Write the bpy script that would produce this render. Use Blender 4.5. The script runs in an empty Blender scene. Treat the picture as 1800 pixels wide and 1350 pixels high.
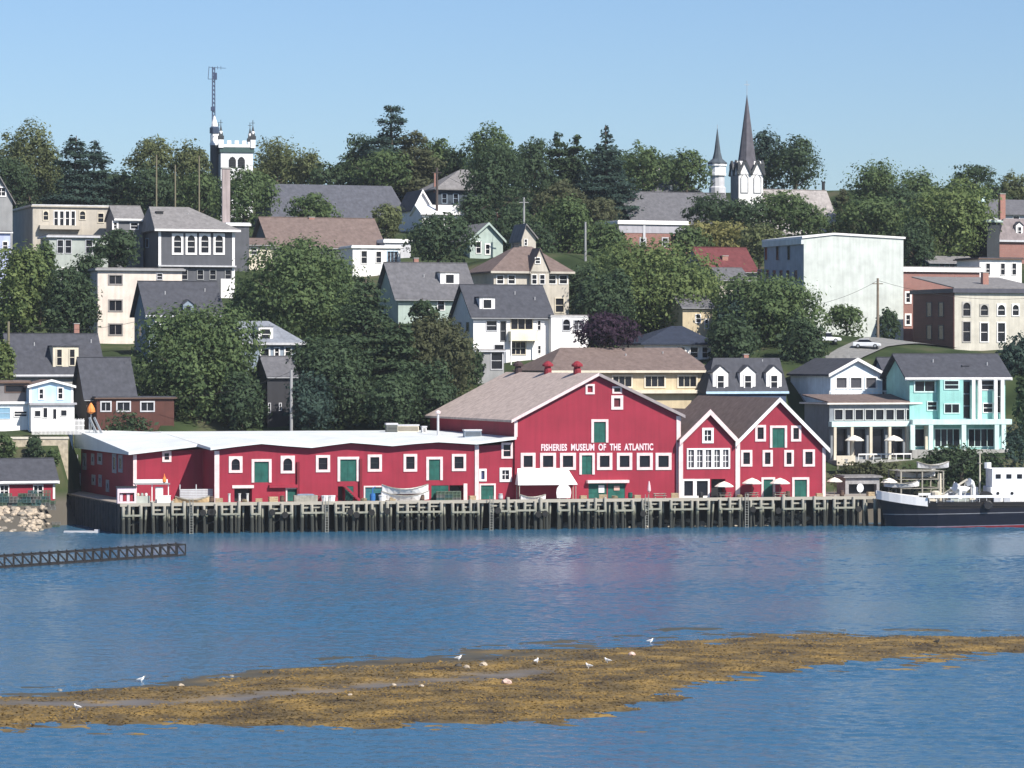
import bpy, math, random
import numpy as np
from mathutils import Vector, noise

# ------------------------------------------------------------------ camera, sky, sun, exposure
SC = bpy.context.scene
COL = SC.collection
F, YH, CH = 5460.0, 630.0, 23.5          # focal length in photo pixels, horizon row, camera height (m)
rad = math.radians
cam = bpy.data.cameras.new('camera')
cam.sensor_width = 36.0
cam.lens = F / 1800.0 * 36.0
cam.shift_y = -(675.0 - YH) / 1800.0
cam.clip_start = 1.0
cam.clip_end = 20000.0
camo = bpy.data.objects.new('camera', cam)
camo.location = (0, 0, CH)
camo.rotation_euler = (rad(90), 0, 0)
COL.objects.link(camo)
SC.camera = camo

SUN_AZ, SUN_EL = 43.0, 43.0              # azimuth to the right of straight behind the camera; elevation
world = bpy.data.worlds.new('World')
SC.world = world
world.use_nodes = True
wn, wl = world.node_tree.nodes, world.node_tree.links
sky = wn.new('ShaderNodeTexSky')
sky.sky_type = 'NISHITA'
sky.sun_disc = False
sky.sun_elevation = rad(SUN_EL)
sky.sun_rotation = rad(180.0 - SUN_AZ)
sky.altitude = 0.0
sky.air_density = 1.0
sky.dust_density = 0.6
sky.ozone_density = 2.0
bg = wn['Background']
bg.inputs['Strength'].default_value = 0.061
tint = wn.new('ShaderNodeVectorMath'); tint.operation = 'MULTIPLY'      # clear maritime air: the whole sky a little bluer
tint.inputs[1].default_value = (1.0, 1.17, 1.45)
wl.new(sky.outputs['Color'], tint.inputs[0]); wl.new(tint.outputs[0], bg.inputs['Color'])

sun = bpy.data.lights.new('sun', 'SUN')
sun.energy = 5.0
sun.angle = rad(0.5)
sun.color = (1.0, 0.95, 0.87)
suno = bpy.data.objects.new('sun', sun)
COL.objects.link(suno)
sd = Vector((math.sin(rad(SUN_AZ)) * math.cos(rad(SUN_EL)), -math.cos(rad(SUN_AZ)) * math.cos(rad(SUN_EL)), math.sin(rad(SUN_EL))))
suno.rotation_euler = sd.to_track_quat('Z', 'Y').to_euler()
suno.location = (200, -200, 300)
SC.view_settings.view_transform = 'Standard'
SC.view_settings.look = 'None'
SC.view_settings.gamma = 1.0
SC.view_settings.use_curve_mapping = False
SC.view_settings.exposure = 0.55
SC.render.engine = 'CYCLES'
SC.cycles.use_denoising = True
SC.cycles.max_bounces = 6
SC.cycles.transparent_max_bounces = 8

random.seed(7)

# ------------------------------------------------------------------ helpers
def P(x, y, Y):
    return Vector(((x - 900.0) / F * Y, Y, CH + (YH - y) / F * Y))

def tag(o, label=None, cat=None, group=None, kind=None):
    if label: o['label'] = label
    if cat: o['category'] = cat
    if group: o['group'] = group
    if kind: o['kind'] = kind
    return o

def mesh_obj(name, verts, faces, mat=None, parent=None, smooth=False):
    me = bpy.data.meshes.new(name)
    me.from_pydata([tuple(v) for v in verts], [], faces)
    me.update()
    if mat is not None: me.materials.append(mat)
    if smooth:
        me.polygons.foreach_set('use_smooth', [True] * len(me.polygons))
    o = bpy.data.objects.new(name, me)
    COL.objects.link(o)
    if parent is not None: o.parent = parent
    return o

def empty(name, loc, rz=0.0, label=None, cat=None, group=None):
    o = bpy.data.objects.new(name, None)
    o.location = loc
    o.rotation_euler = (0, 0, rz)
    o.empty_display_size = 0.5
    COL.objects.link(o)
    return tag(o, label, cat, group)

class MB:
    def __init__(s): s.v = []; s.f = []
    def poly(s, pts):
        n = len(s.v); s.v += [tuple(p) for p in pts]; s.f.append(tuple(range(n, n + len(pts)))); return s
    def box(s, x0, x1, y0, y1, z0, z1, xf=None):
        n = len(s.v)
        pts = [(x, y, z) for z in (z0, z1) for (x, y) in ((x0, y0), (x1, y0), (x1, y1), (x0, y1))]
        if xf: pts = [xf(*p) for p in pts]
        s.v += pts
        s.f += [(n+3, n+2, n+1, n), (n+4, n+5, n+6, n+7), (n, n+1, n+5, n+4), (n+1, n+2, n+6, n+5), (n+2, n+3, n+7, n+6), (n+3, n, n+4, n+7)]
        return s
    def tube(s, pts, rads, n=8, cap=True):
        pts = [Vector(p) for p in pts]
        base = len(s.v)
        for i, p in enumerate(pts):
            d = (pts[min(i+1, len(pts)-1)] - pts[max(i-1, 0)])
            if d.length < 1e-6: d = Vector((0, 0, 1))
            d.normalize()
            a = d.cross(Vector((0, 1, 0)) if abs(d.y) < 0.9 else Vector((1, 0, 0))).normalized()
            b = d.cross(a)
            r = rads[i] if hasattr(rads, '__len__') else rads
            for k in range(n):
                t = 2 * math.pi * k / n
                s.v.append(tuple(p + a * math.cos(t) * r + b * math.sin(t) * r))
        for i in range(len(pts) - 1):
            for k in range(n):
                q = base + i * n
                s.f.append((q + k, q + (k + 1) % n, q + n + (k + 1) % n, q + n + k))
        if cap:
            s.f.append(tuple(base + k for k in reversed(range(n))))
            q = base + (len(pts) - 1) * n
            s.f.append(tuple(q + k for k in range(n)))
        return s
    def lathe(s, c, prof, n=10, rot=0.0, sx=1.0, sy=1.0):
        base = len(s.v)
        for (r, z) in prof:
            for k in range(n):
                t = rot + 2 * math.pi * k / n
                s.v.append((c[0] + math.cos(t) * r * sx, c[1] + math.sin(t) * r * sy, c[2] + z))
        for i in range(len(prof) - 1):
            for k in range(n):
                q = base + i * n
                s.f.append((q + k, q + (k+1) % n, q + n + (k+1) % n, q + n + k))
        s.f.append(tuple(base + k for k in reversed(range(n))))
        q = base + (len(prof) - 1) * n
        s.f.append(tuple(q + k for k in range(n)))
        return s
    def bar(s, p, q, w, h=None):
        p = Vector(p); q = Vector(q); h = h or w
        d = (q - p).normalized()
        a = d.cross(Vector((0, 0, 1)) if abs(d.z) < 0.95 else Vector((0, 1, 0))).normalized()
        b = a.cross(d).normalized()
        n = len(s.v)
        for c in (p, q):
            for (i, j) in ((-1, -1), (1, -1), (1, 1), (-1, 1)):
                s.v.append(tuple(c + a * i * w / 2 + b * j * h / 2))
        s.f += [(n, n+1, n+2, n+3), (n+7, n+6, n+5, n+4), (n, n+4, n+5, n+1), (n+1, n+5, n+6, n+2), (n+2, n+6, n+7, n+3), (n+3, n+7, n+4, n)]
        return s
    def build(s, name, mat, parent=None, smooth=False):
        return mesh_obj(name, s.v, s.f, mat, parent, smooth)

# ------------------------------------------------------------------ materials
_M = {}
def paint(key, col, rough=0.7, var=0.12, scale=0.6, streak=0.10, bump=0.0, spec=0.3):
    """painted / weathered surface: broad mottling, rain streaks, fine grain"""
    if key in _M: return _M[key]
    m = bpy.data.materials.new(key); m.use_nodes = True
    n, l = m.node_tree.nodes, m.node_tree.links
    b = n['Principled BSDF']
    b.inputs['Roughness'].default_value = rough
    b.inputs['Specular IOR Level'].default_value = spec
    tc = n.new('ShaderNodeTexCoord')
    n1 = n.new('ShaderNodeTexNoise'); n1.inputs['Scale'].default_value = scale; n1.inputs['Detail'].default_value = 5
    l.new(tc.outputs['Object'], n1.inputs['Vector'])
    mp = n.new('ShaderNodeMapping'); mp.inputs['Scale'].default_value = (2.2, 2.2, 0.12)
    l.new(tc.outputs['Object'], mp.inputs['Vector'])
    n2 = n.new('ShaderNodeTexNoise'); n2.inputs['Scale'].default_value = 1.0; n2.inputs['Detail'].default_value = 4
    l.new(mp.outputs['Vector'], n2.inputs['Vector'])
    r1 = n.new('ShaderNodeMapRange'); r1.inputs[1].default_value = 0.3; r1.inputs[2].default_value = 0.7
    r1.inputs[3].default_value = 1 - var; r1.inputs[4].default_value = 1 + var
    l.new(n1.outputs['Fac'], r1.inputs[0])
    r2 = n.new('ShaderNodeMapRange'); r2.inputs[1].default_value = 0.35; r2.inputs[2].default_value = 0.7
    r2.inputs[3].default_value = 1 + streak * .4; r2.inputs[4].default_value = 1 - streak
    l.new(n2.outputs['Fac'], r2.inputs[0])
    mu = n.new('ShaderNodeMath'); mu.operation = 'MULTIPLY'
    l.new(r1.outputs[0], mu.inputs[0]); l.new(r2.outputs[0], mu.inputs[1])
    vm = n.new('ShaderNodeVectorMath'); vm.operation = 'SCALE'
    vm.inputs[0].default_value = col
    l.new(mu.outputs[0], vm.inputs['Scale'])
    l.new(vm.outputs[0], b.inputs['Base Color'])
    if bump > .5:
        w = n.new('ShaderNodeTexWave'); w.bands_direction = 'Z'; w.inputs['Scale'].default_value = 1.4
        l.new(tc.outputs['Object'], w.inputs['Vector'])
        bp = n.new('ShaderNodeBump'); bp.inputs['Strength'].default_value = bump; bp.inputs['Distance'].default_value = 0.03
        l.new(w.outputs['Fac'], bp.inputs['Height']); l.new(bp.outputs[0], b.inputs['Normal'])
    _M[key] = m
    return m

def roofmat(key, col, var=0.16):
    return paint(key, col, rough=0.85, var=var, scale=1.1, streak=0.16, spec=0.2)

def simple(key, col, rough=0.6, metal=0.0, spec=0.4):
    if key in _M: return _M[key]
    m = bpy.data.materials.new(key); m.use_nodes = True
    n, l = m.node_tree.nodes, m.node_tree.links
    b = n['Principled BSDF']
    b.inputs['Roughness'].default_value = rough
    b.inputs['Metallic'].default_value = metal
    b.inputs['Specular IOR Level'].default_value = spec
    no = n.new('ShaderNodeTexNoise'); no.inputs['Scale'].default_value = 2.5; no.inputs['Detail'].default_value = 3
    tc = n.new('ShaderNodeTexCoord'); l.new(tc.outputs['Object'], no.inputs['Vector'])
    r = n.new('ShaderNodeMapRange'); r.inputs[3].default_value = 0.86; r.inputs[4].default_value = 1.14
    l.new(no.outputs['Fac'], r.inputs[0])
    vm = n.new('ShaderNodeVectorMath'); vm.operation = 'SCALE'; vm.inputs[0].default_value = col
    l.new(r.outputs[0], vm.inputs['Scale']); l.new(vm.outputs[0], b.inputs['Base Color'])
    _M[key] = m
    return m

def brickmat(key, c1, c2, mortar=(.3, .27, .24)):
    if key in _M: return _M[key]
    m = bpy.data.materials.new(key); m.use_nodes = True
    n, l = m.node_tree.nodes, m.node_tree.links
    b = n['Principled BSDF']; b.inputs['Roughness'].default_value = 0.85
    tc = n.new('ShaderNodeTexCoord')
    mp = n.new('ShaderNodeMapping'); mp.inputs['Rotation'].default_value = (rad(90), 0, 0)
    l.new(tc.outputs['Object'], mp.inputs['Vector'])
    t = n.new('ShaderNodeTexBrick'); t.inputs['Scale'].default_value = 1.0
    t.inputs['Color1'].default_value = (*c1, 1); t.inputs['Color2'].default_value = (*c2, 1); t.inputs['Mortar'].default_value = (*mortar, 1)
    t.inputs['Brick Width'].default_value = 0.22; t.inputs['Row Height'].default_value = 0.075; t.inputs['Mortar Size'].default_value = 0.01
    l.new(mp.outputs['Vector'], t.inputs['Vector'])
    no = n.new('ShaderNodeTexNoise'); no.inputs['Scale'].default_value = 0.7; no.inputs['Detail'].default_value = 5
    l.new(tc.outputs['Object'], no.inputs['Vector'])
    r = n.new('ShaderNodeMapRange'); r.inputs[3].default_value = 0.75; r.inputs[4].default_value = 1.2
    l.new(no.outputs['Fac'], r.inputs[0])
    vm = n.new('ShaderNodeVectorMath'); vm.operation = 'SCALE'
    l.new(t.outputs['Color'], vm.inputs[0]); l.new(r.outputs[0], vm.inputs['Scale'])
    l.new(vm.outputs[0], b.inputs['Base Color'])
    _M[key] = m
    return m

def leafmat(key, col, col2, transl=0.45, wi=0.55, wn_=0.45, sc=0.35):
    if key in _M: return _M[key]
    m = bpy.data.materials.new(key); m.use_nodes = True
    n, l = m.node_tree.nodes, m.node_tree.links
    b = n['Principled BSDF']; b.inputs['Roughness'].default_value = 0.75; b.inputs['Specular IOR Level'].default_value = 0.25
    g = n.new('ShaderNodeNewGeometry')
    no = n.new('ShaderNodeTexNoise'); no.inputs['Scale'].default_value = sc; no.inputs['Detail'].default_value = 3
    tc = n.new('ShaderNodeTexCoord'); l.new(tc.outputs['Object'], no.inputs['Vector'])
    ad = n.new('ShaderNodeMath'); ad.operation = 'MULTIPLY_ADD'; ad.inputs[1].default_value = wi
    l.new(g.outputs['Random Per Island'], ad.inputs[0])
    mr = n.new('ShaderNodeMapRange'); mr.inputs[1].default_value = 0.3; mr.inputs[2].default_value = 0.7; mr.inputs[3].default_value = 0; mr.inputs[4].default_value = wn_
    l.new(no.outputs['Fac'], mr.inputs[0]); l.new(mr.outputs[0], ad.inputs[2])
    mx = n.new('ShaderNodeMix'); mx.data_type = 'RGBA'
    mx.inputs['A'].default_value = (*col, 1); mx.inputs['B'].default_value = (*col2, 1)
    l.new(ad.outputs[0], mx.inputs['Factor'])
    l.new(mx.outputs['Result'], b.inputs['Base Color'])
    tr = n.new('ShaderNodeBsdfTranslucent'); l.new(mx.outputs['Result'], tr.inputs['Color'])
    ms = n.new('ShaderNodeMixShader'); ms.inputs['Fac'].default_value = transl
    l.new(b.outputs[0], ms.inputs[1]); l.new(tr.outputs[0], ms.inputs[2])
    l.new(ms.outputs[0], n['Material Output'].inputs['Surface'])
    _M[key] = m
    return m

RED = paint('red_clapboard', (0.28, 0.020, 0.041), rough=0.65, var=0.13, scale=0.3, streak=0.11, bump=0.0)
WHITE = paint('white_paint', (0.78, 0.76, 0.74), var=0.06, streak=0.08)
TRIM = paint('museum_trim', (0.74, 0.57, 0.555), var=0.10, scale=1.5)
GREEN = paint('green_door', (0.014, 0.095, 0.075), var=0.25, scale=1.2)
GLASS = simple('window_glass', (0.012, 0.013, 0.018), rough=0.15, spec=0.3)
GLASSG = simple('window_glass_grey', (0.07, 0.07, 0.08), rough=0.25, spec=0.3)
BLACK = simple('black_paint', (0.015, 0.015, 0.017), rough=0.5)
SLATE = roofmat('slate_roof', (0.060, 0.062, 0.074))
SLATE2 = roofmat('grey_shingle_roof', (0.115, 0.113, 0.122))
GREYR = roofmat('pale_grey_roof', (0.19, 0.18, 0.178))
BROWNR = roofmat('brown_shingle_roof', (0.155, 0.115, 0.102))
TANR = roofmat('tan_shingle_roof', (0.45, 0.36, 0.315))
WROOF = paint('white_membrane_roof', (0.66, 0.68, 0.67), rough=0.5, var=0.08, scale=0.25, streak=0.05)
MAROONR = roofmat('maroon_roof', (0.13, 0.04, 0.042))
BRICK = brickmat('red_brick', (0.27, 0.075, 0.055), (0.21, 0.06, 0.045))
DBRICK = brickmat('dark_brick', (0.15, 0.05, 0.042), (0.11, 0.038, 0.034), (.14, .11, .10))
CHIMB = brickmat('chimney_brick', (0.36, 0.12, 0.08), (0.28, 0.09, 0.06))
CONC = paint('concrete', (0.36, 0.35, 0.33), var=0.15, streak=0.2)
METAL = simple('galvanised_metal', (0.42, 0.43, 0.44), rough=0.45, metal=0.6)
WOODG = paint('weathered_wood', (0.30, 0.28, 0.235), var=0.25, scale=2.0, streak=0.25)
POLEW = paint('pole_wood', (0.20, 0.16, 0.12), var=0.2, scale=1.5)

# ------------------------------------------------------------------ building kit
GROUND_PTS = []     # (X, Y, Z) that the terrain is fitted through
LGUT = paint('gutter_grey', (.34, .34, .35))
class Bld:
    def __init__(s, name, label, cat, x0, x1, yb, Y, depth, wall, yaw=19.0, skew=0.0, drop=4.0, group=None, ground=True):
        ya = rad(yaw); vb = rad(yaw + skew)
        s.u = (math.cos(ya), math.sin(ya)); s.v = (-math.sin(vb), math.cos(vb))
        s.sks, s.skc = math.sin(rad(skew)), math.cos(rad(skew))
        s.O = P(x0, yb, Y)
        k = (x1 - 900.0) / F
        s.W = (k * s.O.y - s.O.x) / (s.u[0] - k * s.u[1])
        s.D = depth; s.wall = wall; s.drop = drop
        s.root = empty(name, s.O, ya, label, cat, group)
        s.holes = []; s.top = None; s.kind = None
        if ground:
            for t in (0.15, 0.85):
                GROUND_PTS.append((s.O.x + s.u[0] * s.W * t, s.O.y + s.u[1] * s.W * t - 0.5, s.O.z))
    def L(s, a, b, z): return (a - b * s.sks, b * s.skc, z)
    def W3(s, a, b, z): return Vector((s.O.x + a * s.u[0] + b * s.v[0], s.O.y + a * s.u[1] + b * s.v[1], s.O.z + z))
    def fx(s, x, y, b=0.0):          # photo point -> (a, z) on the plane at depth b behind the front
        k = (x - 900.0) / F
        ox, oy = s.O.x + b * s.v[0], s.O.y + b * s.v[1]
        a = (k * oy - ox) / (s.u[0] - k * s.u[1])
        Y = oy + a * s.u[1]
        return a, CH + (YH - y) / F * Y - s.O.z
    def sd(s, x, y, a=0.0):          # photo point -> (b, z) on the side plane at a
        k = (x - 900.0) / F
        ox, oy = s.O.x + a * s.u[0], s.O.y + a * s.u[1]
        b = (k * oy - ox) / (s.v[0] - k * s.v[1])
        Y = oy + b * s.v[1]
        return b, CH + (YH - y) / F * Y - s.O.z
    def z(s, y, b=0.0, x=None):
        if x is None: return s.fx(900 + s.O.x / s.O.y * F, y, b)[1]
        return s.fx(x, y, b)[1]
    def box(s, name, a0, a1, b0, b1, z0, z1, mat, parent=None):
        return MB().box(a0, a1, b0, b1, z0, z1, s.L).build(name, mat, parent or s.root)
    def part(s, mb, name, mat, parent=None, smooth=False):
        mb.v = [s.L(*p) for p in mb.v]
        return mb.build(name, mat, parent or s.root, smooth)
    # --- roofs
    def gable_front(s, rx, ry, yl, yr=None, mat=SLATE, trim=None, over=0.5, fo=0.5, th=0.28, tw=0.45, side_over=None):
        ra, rz = s.fx(rx, ry); zl = s.z(yl); zr = s.fx(900 + (s.O.x + s.W * s.u[0]) / (s.O.y + s.W * s.u[1]) * F, yr if yr else yl)[1]
        s.top = [(0, zl), (ra, rz), (s.W, zr)]
        s.kind = 'gf'
        ml = (rz - zl) / ra; mr = (rz - zr) / (s.W - ra)
        s.slopes = (ra, rz, ml, mr)
        pts = [(-over, zl - over * ml), (ra, rz), (s.W + over, zr - over * mr)]
        c = [(a, zz + 0.03) for a, zz in pts] + [(a, zz + 0.03 + th) for a, zz in reversed(pts)]
        mb = MB(); n = 6
        for b in (-fo, s.D + 0.3):
            mb.v += [(a, b, zz) for a, zz in c]
        mb.f += [(0, 1, 4, 5), (1, 2, 3, 4), (11, 10, 7, 6), (10, 9, 8, 7)]
        for i in range(n):
            j = (i + 1) % n
            mb.f.append((i, i + n, j + n, j))
        s.roof = s.part(mb, 'roof', mat)
        if trim:
            for (p, q) in ((pts[0], pts[1]), (pts[1], pts[2])):
                m2 = MB()
                for b in (-fo - 0.10, -fo - 0.004):
                    m2.v += [(p[0], b, p[1] + 0.05 + th - tw), (q[0], b, q[1] + 0.05 + th - tw), (q[0], b, q[1] + 0.08 + th), (p[0], b, p[1] + 0.08 + th)]
                m2.f = [(0, 1, 2, 3), (7, 6, 5, 4), (0, 4, 5, 1), (1, 5, 6, 2), (2, 6, 7, 3), (3, 7, 4, 0)]
                s.part(m2, 'rake_board', trim)
        return s
    def gable_side(s, ye, yr, mat=SLATE, trim=None, over=0.5, so=0.4, th=0.25, ridge_at=0.5, yeb=None):
        he = s.z(ye); rb = s.D * ridge_at; hr = s.z(yr, rb)
        heb = he
        s.top = [(0, he), (s.W, he)]; s.kind = 'gs'
        s.ridge = (rb, hr); s.he = he
        m = (hr - he) / rb; mb_ = (hr - heb) / (s.D - rb)
        s.m = m
        pts = [(-over, he - over * m), (rb, hr), (s.D + over, heb - over * mb_)]
        c = [(b, zz + 0.03) for b, zz in pts] + [(b, zz + 0.03 + th) for b, zz in reversed(pts)]
        mb = MB(); n = 6
        for a in (-so, s.W + so):
            mb.v += [(a, b, zz) for b, zz in c]
        mb.f += [(5, 4, 1, 0), (4, 3, 2, 1), (6, 7, 10, 11), (7, 8, 9, 10)]
        for i in range(n):
            j = (i + 1) % n
            mb.f.append((i, j, j + n, i + n))
        s.roof = s.part(mb, 'roof', mat)
        s.box('ridge_cap', -so, s.W + so, rb - .16, rb + .16, hr + th - .02, hr + th + .09, mat, s.roof)
        s.box('gutter', -so + .1, s.W + so - .1, -over - .20, -over - .084, he - over * m - .02, he - over * m + .10, trim or LGUT)
        if trim:
            s.box('eave_board', -so, s.W + so, -over - 0.08, -over - 0.004, he - over * m - 0.15, he - over * m + th + 0.03, trim)
        return s
    def hip(s, ye, yr, xr0, xr1, mat=SLATE, over=0.6, th=0.22, trim=None, rb=None):
        he = s.z(ye); rb = rb if rb is not None else s.D / 2
        a0, hr = s.fx(xr0, yr, rb); a1, _ = s.fx(xr1, yr, rb)
        s.top = [(0, he), (s.W, he)]; s.kind = 'hip'; s.he = he
        s.ridge = (rb, hr); s.m = (hr - he) / (rb + over)
        o = over; W, D = s.W, s.D
        mb = MB()
        e = [(-o, -o), (W + o, -o), (W + o, D + o), (-o, D + o)]
        mb.v = [(a, b, he) for a, b in e] + [(a, b, he + th) for a, b in e] + [(a0, rb, hr), (a1, rb, hr)]
        mb.f = [(3, 2, 1, 0), (0, 1, 5, 4), (1, 2, 6, 5), (2, 3, 7, 6), (3, 0, 4, 7), (4, 5, 9, 8), (5, 6, 9), (6, 7, 8, 9), (7, 4, 8)]
        s.roof = s.part(mb, 'roof', mat)
        if trim:
            s.box('eave_board', -o - 0.02, W + o + 0.02, -o - 0.10, -o - 0.004, he - 0.12, he + th + 0.02, trim)
        return s
    def flat(s, ye, mat=GREYR, cor=None, over=0.35, ch=0.5, fall=0.0):
        he = s.z(ye)
        s.top = [(0, he - ch), (s.W, he - ch)]; s.kind = 'flat'; s.he = he - ch
        s.roof = None
        mb = MB(); o = over * 0.5
        mb.box(-o, s.W + o, -o, s.D + o, he - 0.18, he)
        if fall:
            for i in (2, 3, 6, 7): mb.v[i] = (mb.v[i][0], mb.v[i][1], mb.v[i][2] + fall)
        s.roof = s.part(mb, 'roof', mat)
        cm = cor or s.wall
        s.box('cornice', -over, s.W + over, -over, s.D + over, he - ch, he - 0.184, cm)
        return s
    def roof_b(s, x, y):             # depth at which the photo point lies on the front roof slope
        best = (1e9, 0)
        for i in range(200):
            b = s.ridge[0] * i / 199.0
            zz = s.fx(x, y, b)[1]
            rz = s.he + s.m * b
            if abs(zz - rz) < best[0]: best = (abs(zz - rz), b)
        return best[1]
    # --- openings
    def ring(s, a0, a1, z0, z1, fw, b0, b1, arch=False):
        mb = MB()
        mb.box(a0, a0 + fw, b0, b1, z0, z1); mb.box(a1 - fw, a1, b0, b1, z0, z1)
        mb.box(a0 + fw, a1 - fw, b0, b1, z0, z0 + fw); mb.box(a0 + fw, a1 - fw, b0, b1, z1 - fw, z1)
        if arch:
            w = (a1 - a0 - 2 * fw) / 2; c = (a0 + a1) / 2; zc = z1 - fw - w
            for sg in (-1, 1):
                n0 = 6
                for i in range(n0):
                    t0, t1 = math.pi / 2 * i / n0, math.pi / 2 * (i + 1) / n0
                    p0 = (c + sg * w * math.sin(t0), zc + w * math.cos(t0)); p1 = (c + sg * w * math.sin(t1), zc + w * math.cos(t1))
                    q = [p0, p1, (p1[0], z1 - fw), (p0[0], z1 - fw)]
                    if sg > 0: q = q[::-1]
                    k = len(mb.v)
                    mb.v += [(a, b0, zz) for a, zz in q] + [(a, b1, zz) for a, zz in q]
                    mb.f += [(k, k+1, k+2, k+3), (k+7, k+6, k+5, k+4), (k, k+4, k+5, k+1), (k+2, k+6, k+7, k+3)]
        return mb
    def win(s, x0, y0, x1, y1, frame=WHITE, fw=0.16, grid=(1, 2), arch=False, glass=GLASS, b=0.0, name='window', parent=None, hole=None, muntin=None, px=True, label=None, sill=False):
        if px:
            a0, z1 = s.fx(x0, y0, b); a1, z0 = s.fx(x1, y1, b)
        else:
            a0, z1, a1, z0 = x0, y0, x1, y1
        if hole is None: hole = (b == 0.0)
        fw = min(fw, (a1 - a0) * 0.3, (z1 - z0) * 0.3)
        if hole: s.holes.append((a0 + fw, a1 - fw, z0 + fw, z1 - fw))
        bp = b + 0.13 if hole else b - 0.03
        w = s.part(s.ring(a0, a1, z0, z1, fw, b - 0.11, b - 0.004 if not hole else b + 0.02, arch), name, frame, parent)
        if label: w['label'] = label
        p = MB().poly([(a0 + fw * .6, bp, z0 + fw * .6), (a1 - fw * .6, bp, z0 + fw * .6), (a1 - fw * .6, bp, z1 - fw * .6), (a0 + fw * .6, bp, z1 - fw * .6)])
        lvl2 = w if parent is None else parent
        s.part(p, 'pane', glass, lvl2)
        if grid and grid != (1, 1):
            mb = MB(); t = 0.045
            for i in range(1, grid[0]):
                c = a0 + fw + (a1 - a0 - 2 * fw) * i / grid[0]; mb.box(c - t, c + t, bp - 0.05, bp - 0.01, z0 + fw, z1 - fw)
            for i in range(1, grid[1]):
                c = z0 + fw + (z1 - z0 - 2 * fw) * i / grid[1]; mb.box(a0 + fw, a1 - fw, bp - 0.06, bp - 0.015, c - t, c + t)
            s.part(mb, 'muntin', muntin or frame, lvl2)
        if sill:
            s.box('sill', a0 - 0.1, a1 + 0.1, b - 0.22, b - 0.112, z0 - 0.1, z0 + 0.04, frame, lvl2)
        return w
    def door(s, x0, y0, x1, y1, mat=GREEN, frame=TRIM, fw=0.3, b=0.0, name='door', bottom=False, split=True):
        a0, z1 = s.fx(x0, y0, b); a1, z0 = s.fx(x1, y1, b)
        s.holes.append((a0 + fw, a1 - fw, z0, z1 - fw)) if b == 0.0 else None
        d0 = b + 0.06 if b == 0.0 else b - 0.06
        mb = MB().box(a0 + fw * .7, a1 - fw * .7, d0, d0 + 0.05, z0 + 0.01, z1 - fw * .7)
        if split:
            c = (a0 + a1) / 2
            mb.box(c - 0.03, c + 0.03, d0 - 0.03, d0 - 0.002, z0 + 0.02, z1 - fw)
            for k in (0.35, 0.7):
                zz = z0 + (z1 - z0 - fw) * k
                mb.box(a0 + fw, c - 0.04, d0 - 0.025, d0 - 0.002, zz, zz + 0.10); mb.box(c + 0.04, a1 - fw, d0 - 0.025, d0 - 0.002, zz, zz + 0.10)
        d = s.part(mb, name, mat)
        if frame:
            f = MB().box(a0, a0 + fw, b - 0.12, b + 0.02 if b == 0 else b - 0.004, z0, z1).box(a1 - fw, a1, b - 0.12, b + 0.02 if b == 0 else b - 0.004, z0, z1).box(a0 + fw, a1 - fw, b - 0.12, b + 0.02 if b == 0 else b - 0.004, z1 - fw, z1)
            s.part(f, 'door_frame', frame, d)
        return d
    def swin(s, x0, y0, x1, y1, frame=WHITE, fw=0.14, glass=GLASS, a=0.0):   # window on the left side wall
        b0, z1 = s.sd(x0, (y0), a); b1, z0 = s.sd(x1, y1, a)
        lo, hi = min(b0, b1), max(b0, b1)
        z0, z1 = min(z0, z1), max(z0, z1)
        fw = min(fw, (hi - lo) * .3)
        mb = MB()
        mb.box(a - 0.1, a - 0.004, lo, lo + fw, z0, z1).box(a - 0.1, a - 0.004, hi - fw, hi, z0, z1).box(a - 0.1, a - 0.004, lo + fw, hi - fw, z0, z0 + fw).box(a - 0.1, a - 0.004, lo + fw, hi - fw, z1 - fw, z1)
        w = s.part(mb, 'window', frame)
        s.part(MB().poly([(a - .03, hi - fw * .6, z0 + fw * .6), (a - .03, lo + fw * .6, z0 + fw * .6), (a - .03, lo + fw * .6, z1 - fw * .6), (a - .03, hi - fw * .6, z1 - fw * .6)]), 'pane', glass, w)
        return w
    def opening(s, x0, y0, x1, y1, mat=None):
        a0, z1 = s.fx(x0, y0); a1, z0 = s.fx(x1, y1)
        s.holes.append((a0, a1, z0, z1))
        return s.part(MB().poly([(a0, 1.2, z0), (a1, 1.2, z0), (a1, 1.2, z1), (a0, 1.2, z1)]), 'dark_interior', mat or BLACK)
    def corner_boards(s, mat=WHITE, w=0.3, left=True, right=True):
        zl = s.top[0][1]; zr = s.top[-1][1]
        if left: s.box('corner_board', -0.06, w, -0.06, -0.003, 0.0, zl, mat)
        if right: s.box('corner_board', s.W - w, s.W + 0.06, -0.06, -0.003, 0.0, zr, mat)
        return s
    def chimney(s, x, y0, y1, wpx, b, mat=CHIMB, cap=CONC, parent=None):
        a0, z1 = s.fx(x - wpx / 2.0, y0, b); a1, z0 = s.fx(x + wpx / 2.0, y1, b)
        w = a1 - a0
        c = s.box('chimney', a0, a1, b, b + w * 0.8, z0 - 1.2, z1 - 0.12, mat)
        s.box('chimney_cap', a0 - .07, a1 + .07, b - .07, b + w * .8 + .07, z1 - 0.118, z1, cap, c)
        return c
    def vent(s, x, y, mat=None):            # small plumbing vent standing on the front slope
        bb = s.roof_b(x, y); a, _ = s.fx(x, y, bb); zz = s.he + s.m * bb
        return s.part(MB().tube([(a, bb, zz), (a, bb, zz + .75)], .11, 6), 'vent_pipe', mat or LGUT)
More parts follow.
